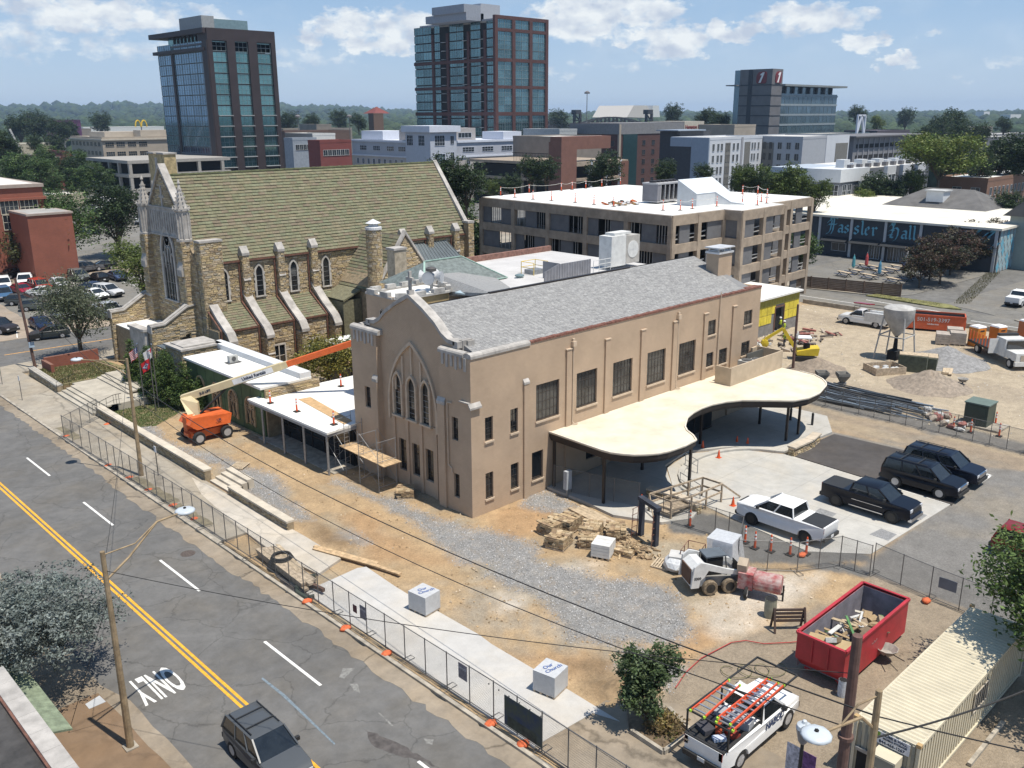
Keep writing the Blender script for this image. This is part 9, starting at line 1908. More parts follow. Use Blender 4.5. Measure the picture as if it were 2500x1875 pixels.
# ================================================================ cones and delineators
def cone(p,lab,s=.7,P={}):
 if P: return dup(P['c'],tuple(p),0,label=lab,scale=s/.7)
 t=tg('traffic_cone',lab,'traffic cone',tuple(p),0,'orange cones on the porch');p1(t,'cone',lambda m:m.lathe([(.15,.03),(.04,.66),(.03,.7)],n=12),m_or);p1(t,'base','obox',((0,0,.02),(.38,.38,.04),),m_or);P['c']=t
for q,lab in (((2,2,1628,780),'orange cone below the canopy beak'),((2,2,1752,845),'orange cone on the curved step'),((2,2,1975,748),'orange cone right of the bent handrail'),((2,2,1893,735),'orange cone behind the bent handrail'),((3,2,78,748),'orange cone near the low stone wall'),((2,2,1577,632),'orange cone in the shadow by the doors'),((2,2,1862,1215),'orange cone at the end of the wooden ramp')): cone(KG(*q,.03),lab,.62)
for q,lab in (((2,3,215,-190+0),''),): pass
for k,q in en(((2,2,1955,1500),(2,2,2030,1545),(2,2,2152,1570),(3,3,405,15),(3,2,530,1590),(2,2,1155,1250),(2,2,1530,1375),(3,2,1665,625),(3,2,1798,650),(3,2,2018,680),(3,2,1950,575),(3,2,1990,590))): dl(*KG(*q),('%s orange and white delineator in the row behind the white pickup'%ORD[k])if k<5 else('orange delineator at the head of the wooden ramp','orange delineator with sandbags at the foot of the ramp','leaning delineator left of the green transformer','delineator in front of the green transformer','delineator right of the green transformer','left of two delineators behind the green transformer','right of two delineators behind the green transformer')[k-5],'orange delineators',1.1)
# ================================================================ timber: ramp, planks, portal frame, stacks
T=tg('wooden_ramp','temporary timber ramp with railings leading to the porch','ramp',(45.5,30.8,0));b=MB()
for k in range(9): pbox(T,'deck_board',(43.4+k*.34,30.5,.42,43.71+k*.34,31.9,.47),m_ww)
for x,y in ((43.4,32.2),(43.4,30.5),(45,30.1),(46.5,30.0),(48.1,29.9),(45.3,31.9),(46.8,31.6),(48.1,31.4)): pbox(T,'rail_post',(x-.05,y-.05,0,x+.05,y+.05,1.35),m_ww)
for z in (.75,1.32):
 for P_ in (((43.4,32.2),(43.4,30.5)),((43.4,30.5),(45,30.1)),((45,30.1),(48.1,29.9)),((43.4,32.2),(45.3,31.9)),((45.3,31.9),(48.1,31.4)),((48.1,29.9),(48.1,31.4))): p1(T,'hand_rail','beam',((*P_[0],z),(*P_[1],z),.06,.12,),m_ww,1)
b=MB();b.beam((48.1,29.9,1.3),(49.6,29.4,.1),.06,.12);b.beam((43.4,32.2,1.3),(42.6,31.2,.1),.06,.12);pt(T,'brace',b,m_ww,1)
def lb(name,lab,p,q,n,w,t_,mt,lay=1,seed=1,cat='timber',grp=None):
 T=tg(name,lab,cat,tuple(p),0,grp);r_=random.Random(seed);p,q=V3(p),V3(q);u=(q-p).normalized();s_=V3((-u.y,u.x,0))
 for j in range(lay):
  for i in range(n): o_=s_*((i-n/2)*w*1.05)+UZ*(t_*(j+.6)+.02);p1(T,'plank','beam',(p+o_+u*r_.uniform(-.25,.25),q+o_+u*r_.uniform(-.25,.25),w,t_,),mt,1)
m_ply=mat('pale_plank',(.48,.38,.26),var=.25,scale=4,rv=.1)
lb('plank_stack','long stack of scaffold planks beside the porch slab',(40.75,35.9,0),(40.1,31.0,0),4,.26,.05,m_ply,2,1);lb('plank_stack','weathered timbers lying inside the sidewalk fence',(23.0,44.3,.15),(22.7,38.9,.15),3,.28,.12,m_ww,3,2);lb('plank_stack','loose thin laths on top of the weathered timbers',(23.5,43.8,.5),(22.9,40.2,.5),5,.09,.04,m_ply,1,3)
lb('edge_board','brown formwork boards along the edge of the new sidewalk',(26.7,38.3,.1),(27.1,36.5,.1),1,.25,.1,m_wood,1,4);lb('plank_stack','pale boards beside the gravel pile in the dusty lot',(89.4,31.6,0),(92.5,32.6,0),3,.28,.1,m_ply,2,5)
q0=KG(1,3,630,105);lb('edge_board','two long planks lying across the end of the new sidewalk',(25.4,42.9,.16),(26.8,38.4,.16),2,.24,.05,m_wood,1,6);lb('steel_beam','rusty steel beam lying on the kerb beside the hose coil',(22.6,40.1,.2),(22.9,37.7,.2),1,.18,.2,mat('rusty_steel',(.12,.07,.05),var=.3),1,7,cat='beam')
T=tg('portal_frame','dark upright goal-shaped frame in front of the ramp','frame',(40.3,29.8,0));m_pf=mat('portal_blue',(.035,.04,.055),var=.3)
for x,y in ((40.55,30.6),(40.0,29.1)): pbox(T,'leg',(x-.16,y-.12,0,x+.16,y+.12,2.3),m_pf)
p1(T,'head_beam','beam',((40.6,30.8,2.4),(39.95,28.9,2.4),.36,.22,),m_pf,1)
for d in (-.9,): b=MB();[b.tube((39.6+a*.5,30.6-c*1.5,0),(39.7+a*.5,30.6-c*1.5,2.0),.025,5)for a in(0,1)for c in(0,1)];[b.tube((39.6,30.6-c*1.5,z),(40.1,30.6-c*1.5,z),.02,4)for c in(0,1)for z in(.4,.8,1.2,1.6,2)];pt(T,'scaffold_ladder',b,mat('rust',(.16,.07,.05)),1)
lib=(('pallet','empty timber pallet on the gravel above the stone steps',(0,2,1850,915),.6),('pallet','timber pallet with two pale blocks beside the skid steer',(2,3,1320,95),.3))
for nm,lab,q,rz in lib:
 p=KG(*q);t=tg(nm,lab,'pallet',tuple(p),rz)
 for k in range(7): p1(t,'slat','box',(-.6,-.5+k*.155,.1,.6,-.4+k*.155,.125,),m_ply)
 for k in range(3): p1(t,'bearer','box',(-.6+k*.55,-.5,0,-.5+k*.55,.53,.1,),m_ww)
# ================================================================ skid steer
T=tg('skid_steer','white skid steer loader with muddy tyres and forks on the dirt','loader',(38.35,24.0,0),-.55);m_bw=mat('loader_white',(.62,.62,.60),var=.1,rough=.45,scale=3)
for x in (-.55,.55):
 for y in (-.78,.78): wheel(T,x,y,.42,True,.3)
for nm,P_,d,w,mt in (('engine_body',[(-1.55,.45),(-1.55,1.5),(-1.2,1.75),(-.75,1.72),(-.75,.45)],-.62,1.24,m_bw),('chassis',[(-.8,.35),(-.8,.95),(1.05,.85),(1.1,.35)],-.6,1.2,mat('loader_grey',(.25,.24,.22),var=.2))): b=MB();b.extr([(x,d,z)for x,z in P_],(0,w,0));pt(T,nm,b,mt,fix=True)
for s_ in (-1,1): b=MB();y=s_*.72;b.extr([(-1.65,y,.5),(-1.5,y,1.7),(-1.15,y,1.95),(-.8,y,1.85),(.3,y,1.45),(1.25,y,1.2),(1.5,y,.9),(1.35,y,.75),(1.1,y,1.0),(.1,y,1.2),(-.7,y,1.45),(-.9,y,1.1),(-1.15,y,.9),(-1.2,y,.5)],(0,.13*s_,0));pt(T,'lift_arm',b,m_bw,fix=True)
p1(T,'cab_roof','box',(-.7,-.48,1.98,.45,.48,2.06,),mat('cab_roof_grey',(.10,.12,.14)));b=MB()
for x,y in ((-.65,-.45),(-.65,.45),(.4,-.45),(.4,.45)): b.tube((x*(1.0 if x<0 else 1.35),y,.9),(x,y,2.0),.035,5)
pt(T,'cab_frame',b,m_plas);p1(T,'cab_interior','box',(-.6,-.42,.95,.3,.42,1.9,),m_dark);b=MB();b.extr([(1.5,-.85,.1),(1.6,-.85,.95),(1.5,-.85,1.15),(1.42,-.85,.1)],(0,1.7,0));b.box(1.55,-.5,.08,2.6,-.38,.13);b.box(1.55,.38,.08,2.6,.5,.13);pt(T,'fork_carriage',b,m_plas,fix=True);p1(T,'rear_door','box',(-1.62,-.55,.6,-1.56,.55,1.5,),mat('rear_rust',(.11,.06,.04)));put_text(T,'model_number','S300',.2,(-1.3,-.86,1.05),UX,UZ,m_plas,.006,.006)
# ================================================================ mixer, barrel, sawhorse, wrapped bags, cages
T=tg('mortar_mixer','dusty red mortar mixer with an open lid','mixer',(39.35,21.3,0),.35);m_mx=mat('mixer_red',(.33,.07,.07),var=.1,scale=2.5,col2=(.45,.36,.33));p1(T,'drum','lathe',([(.0,-.7),(.48,-.7),(.52,-.6),(.52,.6),(.48,.7),(0,.7)],(0,0,.9),18,'y',),m_mx);p1(T,'engine_box','box',(-.45,.72,.45,.5,1.5,1.35,),m_mx);p1(T,'open_lid','extr',([(-.3,1.1,1.35),(.45,1.1,1.5),(.1,1.1,2.0),(-.35,1.1,1.75)],(0,.5,0),),mat('lid_tan',(.42,.34,.25)),fix=True);pt(T,'stand',MB().tube((0,-.8,0),(0,-.8,.9),.05,6),m_plas);pt(T,'frame',MB().beam((0,-.75,.4),(0,1.4,.4),.1,.1),m_plas);wheel(T,.55,1.0,.33,False,.16);wheel(T,-.55,1.0,.33,False,.16)
def drum(lab,q,r_,h,mt): p=KG(*q);t=tg('barrel',lab,'barrel',tuple(p));p1(t,'shell',lambda m:m.lathe([(r_*.92,0),(r_,h*.5),(r_*.95,h)],n=18),mt);p1(t,'rim',lambda m:m.lathe([(r_*.97,h*.98),(r_*.97,h),(r_*.86,h),(r_*.86,h*.98)],n=18),mt);p1(t,'opening',lambda m:m.lathe([(r_*.85,h),(r_*.85,h+.002)],n=16),m_dark)
drum('grey-green plastic barrel beside the mixer',(3,3,250,490),.31,1.0,mat('barrel_green',(.26,.26,.20),var=.2));drum('stack of white buckets in front of the dumpster',(3,3,805,1100),.2,.8,mat('bucket_white',(.5,.54,.6),var=.25,scale=9))
T=tg('sawhorse_stack','dark brown slatted trestles standing by the dumpster','trestle',tuple(KG(3,3,390,590)),-.75);m_sh=mat('dark_stain',(.075,.05,.04),var=.2)
for k in range(4): p1(T,'slat','box',(-.75,-.05,.45+k*.2,.75,.05,.55+k*.2,),m_sh)
for s_ in (-.75,.75): b=MB();b.beam((s_,-.35,0),(s_,0,1.2),.09,.09);b.beam((s_,.35,0),(s_,0,1.2),.09,.09);pt(T,'leg_pair',b,m_sh)
T=tg('wrapped_bag_pallet','tall pallet of cement bags under clear white plastic','pallet',(40.7,24.8,0),.2);T.scale=(1.15,1.15,1.15)
for k in range(5): p1(T,'bag_layer','obox',((0,0,.3+k*.26),(1.1,.95,.23),0,0,0,),mat('bag_grey',(.28,.28,.32),var=.5,scale=4))
p1(T,'plastic_cover','extr',([(-.62,-.55,1.62),(.62,-.55,1.62),(.85,-.75,0),(-.85,-.75,0)],(0,1.3,0),),mat('cover_film',(.72,.74,.76),rough=.3,alpha=.62,var=.1,scale=6),fix=True)
T=tg('wrapped_bundle','low bundle wrapped in crumpled silver plastic','bundle',(38.7,26.6,0),.3);p1(T,'plastic','blob',((0,0,.35),(1.0,.8,.5),2,.10,),mat('crumple_film',(.50,.51,.52),rough=.3,var=.2,scale=7,bump=.6,bscale=9));p1(T,'board','obox',((0,.1,.8),(.9,.7,.1),.2,),m_blk)
T=tg('rusty_cage','rusty steel cage trolley behind the skid steer','cage',(39.6,26.2,0),.3);m_ru=mat('rust',(.16,.07,.05),var=.3)
for x in (-.7,0,.7):
 for y in (-.5,.5): p1(T,'upright','tube',((x,y,0),(x,y,1.1),.025,5,),m_ru)
for z in (.2,.6,1.1): p1(T,'bar','path',([(-.7,-.5,z),(.7,-.5,z),(.7,.5,z),(-.7,.5,z),(-.7,-.5,z)],.025,4,),m_ru)
# ================================================================ dumpsters
def dumpster(lab,mt,x0,y0,x1,y1,h,inner,txt,rz=0):
 T=tg('dumpster',lab,'dumpster',(x0,y0,0),rz);L_,Wd=x1-x0,y1-y0;t_=.07;b=MB()
 b.extr([(.45,0,.25),(.0,0,.8),(0,0,h),(L_,0,h),(L_,0,.25)],(0,t_,0));b.extr([(.45,Wd-t_,.25),(.0,Wd-t_,.8),(0,Wd-t_,h),(L_,Wd-t_,h),(L_,Wd-t_,.25)],(0,t_,0));b.box(L_-t_,t_,.25,L_,Wd-t_,h);b.add([(0,t_,.8),(0,Wd-t_,.8),(0,Wd-t_,h),(0,t_,h),(t_,t_,.8),(t_,Wd-t_,.8),(t_,Wd-t_,h),(t_,t_,h)],[(0,3,2,1),(4,5,6,7),(0,4,7,3),(1,2,6,5),(2,3,7,6)]);b.add([(.45,t_,.25),(.45,Wd-t_,.25),(0,Wd-t_,.8),(0,t_,.8),(.5,t_,.3),(.5,Wd-t_,.3),(t_,Wd-t_,.85),(t_,t_,.85)],[(0,3,2,1),(4,5,6,7)]);pt(T,'shell',b,mt,fix=True)
 b=MB();b.box(t_+.002,t_+.002,.9,t_+.02,Wd-t_,h-.1);b.box(t_,t_+.002,.32,L_-t_,t_+.02,h-.1);b.box(t_,Wd-t_-.02,.32,L_-t_,Wd-t_-.002,h-.1);b.box(L_-t_-.02,t_,.32,L_-t_-.002,Wd-t_,h-.1);pt(T,'lining',b,inner);p1(T,'floor','box',(.4,t_,.26,L_-t_,Wd-t_,.32,),inner)
 b=MB()
 for P_ in (((0,0),(L_,0)),((L_,0),(L_,Wd)),((L_,Wd),(0,Wd)),((0,Wd),(0,0))): b.beam((*P_[0],h),(*P_[1],h),.14,.12)
 pt(T,'rim',b,mt)
 for k in range(1,3): p1(T,'rib','box',(-.06,k*Wd/3-.04,.85,-.0,k*Wd/3+.04,h,),mt)
 b=MB();b.box(L_,.1,.3,L_+.1,.25,h-.1);b.box(L_,Wd-.25,.3,L_+.1,Wd-.1,h-.1);b.box(L_,.2,h*.5,L_+.12,Wd-.2,h*.5+.1);pt(T,'tailgate_bars',b,mt);b=MB();b.box(.5,.4,.12,L_,.55,.25);b.box(.5,Wd-.55,.12,L_,Wd-.4,.25);pt(T,'skids',b,mt)
 for x in (.6,L_-.3):
  for y in (.35,Wd-.35): p1(T,'roller','lathe',([(.13,-.1),(.13,.1)],(x,y,.13),10,'y',),mt)
 if txt:
  for k,(w_,s_) in en(txt): put_text(T,'side_lettering',w_,s_,(L_*.5,-.012,h*.72-k*.5),UX,UZ,mat('lettering_white',(.62,.6,.58)),.008,.008)
 return T
T=dumpster('red open-top dumpster full of boards and rubbish',mat('dumpster_red',(.42,.03,.04),rough=.5,var=.2,scale=1.2),34.35,14.65,40.8,16.95,2.05,mat('dumpster_lining',(.20,.19,.22),var=.25),[])
put_text(T,'side_mark','rolloff',.22,(2.9,-.012,1.3),UX,UZ,mat('mark_pale',(.45,.2,.2)),.006)
r_=random.Random(9);CN={(.42,.30,.17):'tan',(.36,.26,.15):'brown',(.55,.55,.53):'white',(.10,.22,.09):'green',(.45,.36,.24):'pale tan',(.2,.15,.1):'dark brown',(.5,.47,.4):'cream',(.33,.25,.17):'dull brown'}
for k in range(64):
 c=r_.choice([(.42,.30,.17),(.36,.26,.15),(.55,.55,.53),(.10,.22,.09),(.45,.36,.24),(.2,.15,.1),(.5,.47,.4),(.33,.25,.17)]);x,y=r_.uniform(.5,5.6),r_.uniform(.3,2.0);b=MB();long_=r_.random() < .6
 b.obox((0,0,0),(r_.uniform(.6,1.7),r_.uniform(.08,.22),.05)if long_ else(r_.uniform(.4,.9),r_.uniform(.3,.6),r_.uniform(.05,.3)),r_.uniform(0,3.1),r_.uniform(-.35,.35),r_.uniform(-.45,.45),col=c);o=solo('scrap_board' if long_ else 'scrap_box',b,vc('scrap_mix',bump=0),('long %s' if long_ else '%s flat')%CN[c]+(' board' if long_ else ' scrap')+' lying in the red dumpster','rubbish','rubbish in the red dumpster',loc=(0,0,0));o.location=(34.35+min(x,5.4),14.65+y,.6+.62*r_.random()+.35*(1-abs(x-2.5)/4))
b=MB();b.obox((0,0,0),(1.2,1.9,.03),.35,.1,-.75);o=solo('plywood_sheet',b,mat('ply_tan',(.48,.36,.20)),'large tan plywood sheet leaning in the near end of the red dumpster','plywood',loc=(0,0,0));o.location=(35.4,15.9,1.15)
T=dumpster('orange roll-off dumpster with a phone number in the dusty lot',mat('dumpster_orange',(.52,.10,.035),rough=.5,var=.15,scale=1.2),0,0,6.7,2.3,1.9,mat('lining_dark',(.06,.06,.065)),[('501-519-3397',.62),('rolloffservices',.22)]);T.location=(105.9,43.1,0);T.rotation_euler.z=-1.18
# ================================================================ storage container
T=tg('site_container','long beige corrugated storage container used as site office','container',(29.8,9.65,0));m_ctr=mat('container_beige',(.56,.50,.37),var=.08,scale=1);m_cte=mat('container_end',(.27,.26,.21),var=.12)
X0_,X1_,Y0_,Y1_=29.8,41.3,9.65,12.0;pbox(T,'body',(X0_+.05,Y0_+.05,.15,X1_-.05,Y1_-.05,2.52),m_ctr)
b=MB()
for i in range(48): x=X0_+.1+i*.238;b.extr([(x,Y0_,2.52),(x+.06,Y0_,2.58),(x+.15,Y0_,2.58),(x+.2,Y0_,2.52)],(0,Y1_-Y0_,0))
pt(T,'roof_corrugation',b,m_ctr,1,fix=True,stuff=True);b=MB()
for i in range(42): x=X0_+.15+i*.27;b.box(x,Y0_+.0,.2,x+.14,Y0_+.05,2.45)
pt(T,'side_corrugation',b,m_ctr,1,stuff=True);b=MB()
for i in range(9): b.box(X0_+.0,Y0_+.12+i*.25,1.35,X0_+.05,Y0_+.24+i*.25,2.45)
pt(T,'end_corrugation',b,m_cte,1,stuff=True)
for y in (Y0_,Y1_):
 for z in (.15,2.5): p1(T,'side_beam','beam',((X0_,y,z),(X1_,y,z),.1,.12,),m_ctr,1)
for x in (X0_,X1_):
 for y in (Y0_,Y1_): pbox(T,'corner_post',(x-.06,y-.06,0,x+.06,y+.06,2.6),m_ctr);pbox(T,'corner_casting',(x-.09,y-.09,2.52,x+.09,y+.09,2.66),mat('casting_rust',(.45,.30,.14)))
wi(T,(35.2,Y0_,0),UX,-UY,0,1.15,1.5,2.1,6,1,m_buff,m_gl,depth=-.03);pbox(T,'end_opening',(X0_-.01,Y0_+.3,.15,X0_+.04,Y1_-.15,1.25),m_dark);pbox(T,'door_lintel',(X0_-.10,Y0_+.25,1.25,X0_,Y1_-.1,1.38),m_st)
pbox(T,'name_board',(X0_-.03,9.95,1.95,X0_-.01,11.25,2.45),mat('board_white',(.60,.60,.62)));pbox(T,'green_mark',(X0_-.035,11.05,2.2,X0_-.03,11.22,2.42),mat('mark_green',(.2,.32,.05)))
for w_,s_,z,yy in (('RUBB & HALL',.15,2.36,10.5),('MOBILE STORAGE',.11,2.22,10.5),('844-466-1267',.17,2.05,10.6)): put_text(T,'board_lettering',w_,s_,(X0_-.04-T.location.x,yy-T.location.y,z),-UY,UZ,mat('letter_dark',(.02,.03,.06)),.004,.004)
t=tg('window_unit','beige air conditioner box hanging on the container end','air conditioner',(29.45,10.6,1.35));p1(t,'case','box',(-.35,-.45,0,.33,.45,.55,),m_ctr);p1(t,'grille','box',(-.37,-.4,.05,-.35,.4,.5,),m_cte)
for k,(x,y) in en(((36.3,8.95),(34.4,8.95))): t=solo('wheel_stop',MB().beam((x-.9,y,.08),(x+.9,y,.08),.16,.14),m_kerb,'%s concrete wheel stop beside the container'%('farther','nearer')[k],'wheel stop','wheel stops',loc=(x,y,0))
# ================================================================ dusty lot: silo, trucks, excavator, toilets, piles
m_gal=mat('silo_grey',(.40,.39,.37),var=.2,scale=1.5)
T=tg('mortar_silo','tall grey cone-bottomed mortar silo on a steel frame','silo',(92,37.8,0));T.scale=(.85,.85,.85);pt(T,'hopper',MB().lathe([(.3,2.9),(.45,3.1),(1.75,5.1),(1.8,6.3),(1.5,6.5),(.4,6.65)],n=20),m_gal,ang=40);b=MB()
for a in range(4): c,s_=cos(pi/4+a*pi/2)*2.1,sin(pi/4+a*pi/2)*2.1;pt(T,'leg',MB().tube((c*1.2,s_*1.2,0),(c*.85,s_*.85,5.3),.09,6),m_gal);b.beam((c*1.05,s_*1.05,3),(-s_*1.05,c*1.05,3),.12,.12)
pt(T,'frame_ring',b,m_gal);pt(T,'mixer_unit',MB().box(-.8,-.6,0,.8,.6,1.1),m_dark);pt(T,'chute',MB().tube((0,0,1),(0,0,3),.3,8,.2),m_dark)
t=vh('utility_truck','white utility truck with a red ladder rack at the back of the dusty lot','utility truck','regcab',(104.9,47.2,0),1.65,WHT);pt(t,'service_body',MB().box(-2.9,-1,.7,-.3,-.55,1.75).box(-2.9,.55,.7,-.3,1,1.75),m_bw)
for s_ in (-.9,.9): pt(t,'rack',MB().path([(-2.8,s_,1.7),(-2.8,s_,2.4),(1,s_,2.4),(1,s_,1.9)],.04,5),m_plas)
for k in range(5): pt(t,'red_ladder',MB().beam((-.8,-.7+k*.35,2.5+.05*k),(1.2,-.7+k*.35,2.5+.05*k),.12,.12),m_red)
T=tg('box_truck','white cab truck with its door open and an orange stake body','truck',(98.3,28.6,0),-2.3)
for q,nm,m in (((.6,-1.05,.9,2.5,1.05,1.7),'bonnet',m_bw),((-1.1,-1.15,.9,.6,1.15,2.7),'cab',m_bw),((2.4,-1.15,.45,2.65,1.15,.85),'front_bumper',m_bw),((.45,-1,1.75,.72,1,2.55),'windscreen',m_cgl),((2.5,-.6,.95,2.55,.6,1.55),'grille',m_chr),((-6.2,-1.2,.9,-1.2,1.2,1.15),'bed',m_plas),((-1.3,-1.0,2.7,-.9,1.0,2.95),'light_bar',m_plas),((-.7,-2.1,1,-.6,-1.15,2.5),'open_door',m_bw)): pt(T,nm,MB().box(*q),m)
for x in (1.5,-4.5):
 for y in (-.95,.95): wheel(T,x,y,.5,False,.34)
for k in range(8): pt(T,'stake',MB().box(-6+k*.6,-1.2,1.1,-5.9+k*.6,-1.1,2.2),m_jo)
m_to=mat('toilet_orange',(.62,.22,.03),var=.1,rough=.5);PT_=None
for k,(x,y,c,w_) in en(((103.7,33.9,(.62,.22,.03),'nearest orange'),(105.5,32.4,(.55,.19,.03),'second orange'),(106.2,29.8,(.45,.15,.06),'tallest brownish'),(108,27.8,(.62,.22,.03),'farther orange'),(108.8,26.2,(.05,.30,.55),'bright blue'))):
 t=tg('portable_toilet',w_+' portable toilet with a white roof in the dusty lot','portable toilet',(x,y,0),-.4,'portable toilets');mt=mat('toilet_%d'%k,c,var=.1,rough=.5);h=2.1 if k != 2 else 3.0
 pt(t,'cabin',MB().box(-.6,-.6,0,.6,.6,h),mt);pt(t,'roof',MB().lathe([(.88,h),(.8,h+.15),(.1,h+.3)],n=4),m_sw).rotation_euler.z=pi/4;pt(t,'door',MB().box(-.45,-.64,.15,.45,-.6,h-.15),mt);pt(t,'vent_panel',MB().box(-.3,-.66,h-.4,.3,-.64,h-.25),m_plas)
T=tg('excavator','yellow mini excavator with a white canopy digging by the hall','excavator',(85.2,44.2,0),2.2);m_ye=mat('digger_yellow',(.62,.46,.03),rough=.5,var=.1)
for y in (-.8,.8): pt(T,'track',MB().box(-1.1,y-.2,0,1.1,y+.2,.5),m_black)
pt(T,'body',MB().extr([(-1.2,-.8,.6),(.9,-.8,.6),(.9,-.8,1.0),(-.4,-.8,1.3),(-1.3,-.8,1.4)],(0,1.6,0)),m_ye,fix=True);pt(T,'canopy',MB().box(-.5,-.7,2.3,.9,.6,2.4),m_sw);pt(T,'seat',MB().box(-.4,-.3,1.1,.2,.3,1.7),m_dark)
for x in (-.4,.8): pt(T,'canopy_post',MB().tube((x,-.6,1),(x,-.6,2.3),.04,5),m_sw)
pt(T,'arm',MB().beam((.9,0,1),(2.4,0,3.2),.25,.35).beam((2.4,0,3.2),(4.1,0,2.0),.2,.28),m_ye);pt(T,'bucket',MB().lathe([(.1,-.35),(.4,-.3),(.4,.3),(.1,.35)],(4.1,0,1.6),8,'y'),m_ye)
def pile(lab,x,y,r_,h,col,sd):
 r=np.random.RandomState(sd);b=MB();N=22;V=[(0,0,h)];
 for j in range(1,7):
  for i in range(N): a=i*2*pi/N;q=r_*j/6*(1+r.uniform(-.07,.07));V.append((q*cos(a),q*sin(a),max(-.02,h*(1-j/6)**1.15*(1+r.uniform(-.12,.12)))))
 b.add(V,[(0,1+i,1+(i+1)%N)for i in range(N)]+[(1+j*N+i,1+(j+1)*N+i,1+(j+1)*N+(i+1)%N,1+j*N+(i+1)%N)for j in range(5)for i in range(N)]);solo('soil_pile',b,mat('pile_%d'%sd,col,var=.3,scale=3,bump=1,bscale=12),lab,'pile',loc=(0,0,0),smooth=True).location=(x,y,0)
pile('brown soil pile in the middle of the dusty lot',84.6,31.2,3.7,1.6,(.27,.22,.17),1);pile('grey sand pile behind the wrapped crates',94.5,33.5,4.2,1.7,(.24,.235,.23),2);pile('brown spoil heap beside the excavator',82.5,41.3,3,1.3,(.25,.20,.15),3);pile('small clod heap beside the planter bush',27.6,21.6,1.2,.5,(.26,.18,.10),4)
for x,y,w,d,h,lab in ((103.0,35.6,1.6,1.6,1.3,'wrapped brick cube nearest the toilets'),(102.2,36.9,1.9,1.4,1.1,'wrapped brick cube beside the orange dumpster'),(104.2,36.4,1.6,1.6,1.4,'wrapped brick cube behind the other brick cubes')): bs('brick_cube',lab,x,y,0,w,d,h,.4,4,mat('cube_tan',(.38,.33,.28),var=.2,scale=3),False)
for x,y,w,d,h,lab in ((88.9,34.6,1.6,2.6,1.6,'tall dark green tarped crate beside the silo'),(91,33.9,2.2,1.6,1.2,'lower dark green tarped crate')):
 t=tg('tarped_crate',lab,'crate',(x,y,0),.3);pt(t,'tarp',MB().box(-w/2,-d/2,0,w/2,d/2,h),mat('tarp_green',(.07,.08,.055),var=.3,scale=3));pt(t,'plank_cover',MB().obox((0,0,h+.05),(w*.8,d,.08),.1),m_ply)
T=tg('sand_box','open plywood box of white bags in front of the silo','box',(86.4,36.3,0),-.6)
for q in ((-1.6,-1.2,0,1.6,-1.1,.7),(-1.6,1.1,0,1.6,1.2,.7),(-1.6,-1.1,0,-1.5,1.1,.7),(1.5,-1.1,0,1.6,1.1,.7)): pt(T,'side_board',MB().box(*q),m_ww)
for k in range(7): pt(T,'white_bag',MB().blob((-1+k*.35,.5*sin(k*2),.4),(.35,.25,.2),1,.2),m_wf)
for x,y,w_,c in ((79,37,'steel hopper bin left of the barrel by the canopy tip',(.2,.19,.17)),(78.1,38.6,'second steel hopper bin at the canopy tip',(.17,.165,.15))): t=tg('hopper_bin',w_,'hopper',(x,y,0));pt(t,'bin',MB().lathe([(.25,.3),(.75,1),(.75,1.25),(.68,1.25),(.2,.35)],n=4),mat('hopper_steel',c,var=.3));pt(t,'stand',MB().box(-.3,-.3,0,.3,.3,.3),m_st)
T=tg('wheelbarrow','empty grey wheelbarrow beside the red dumpster','wheelbarrow',tuple(KG(3,3,1145,830)),.9);pt(T,'tray',MB().lathe([(.28,.38),(.5,.68),(.47,.68),(.25,.42)],n=10),mat('tray_grey',(.33,.31,.28),var=.3));pt(T,'handles',MB().tube((-1,.3,.6),(.6,.1,.25),.025,5).tube((-1,-.3,.6),(.6,-.1,.25),.025,5),m_plas);wheel(T,.65,0,.2,True,.1)
dup(T,(87,29.1,0),.3,label='wheelbarrow filled with yellow rope in the dusty lot')
r_=random.Random(3);cs=[(.10,.105,.11),(.16,.18,.20),(.22,.27,.32),(.30,.36,.42),(.06,.06,.06)]
for k in range(74):
 x=73.3+r_.random()*4.6;y0=26.5+r_.random()*8;L_=r_.uniform(2.5,7);b=MB().beam((0,0,.08+r_.random()*.35),(r_.uniform(-.4,.4),L_,.08+r_.random()*.35),r_.uniform(.06,.22),r_.uniform(.05,.14));ci=r_.randrange(5)
 solo('steel_section',b,mat('section_%d'%ci,cs[ci],metal=.3,rough=.45),('long ' if L_>5 else 'short ')+('dark grey','mid grey','blue-grey','pale blue','black')[ci]+' steel section, '+('next to','a little behind','well behind')[int((x-73.3)/1.6)]+' the long fence','steel section','steel sections behind the long fence').location=(x,y0,0)
for k in range(26): b=MB().blob((0,0,.2),(r_.uniform(.2,.6),r_.uniform(.2,.5),r_.uniform(.12,.35)),1,.3);ci=r_.randrange(4);solo('debris',b,mat('debris_%d'%ci,((.5,.5,.48),(.12,.1,.09),(.36,.3,.24),(.3,.12,.1))[ci],var=.3,scale=4),'%s lump of debris among the steel sections'%('white','dark','tan','reddish')[ci],'debris','debris by the long fence').location=(73.5+r_.random()*3.5,23.6+r_.random()*5,0)
for k in range(60): b=MB().obox((0,0,.15),(r_.uniform(.3,1.6),r_.uniform(.1,.4),r_.uniform(.06,.3)),r_.random()*3,r_.uniform(-.3,.3),r_.uniform(-.3,.3));ci=r_.randrange(4);solo('rubble_piece',b,mat('debris_%d'%ci,(.5,.5,.48)),'%s building scrap by the yellow building, lying %s'%(('white','dark','tan','reddish')[ci],('near the digger','below its door','at its far corner')[k%3]),'debris','scrap by the yellow building').location=(86+k%3*4+r_.random()*4,46.5+r_.random()*5,0)
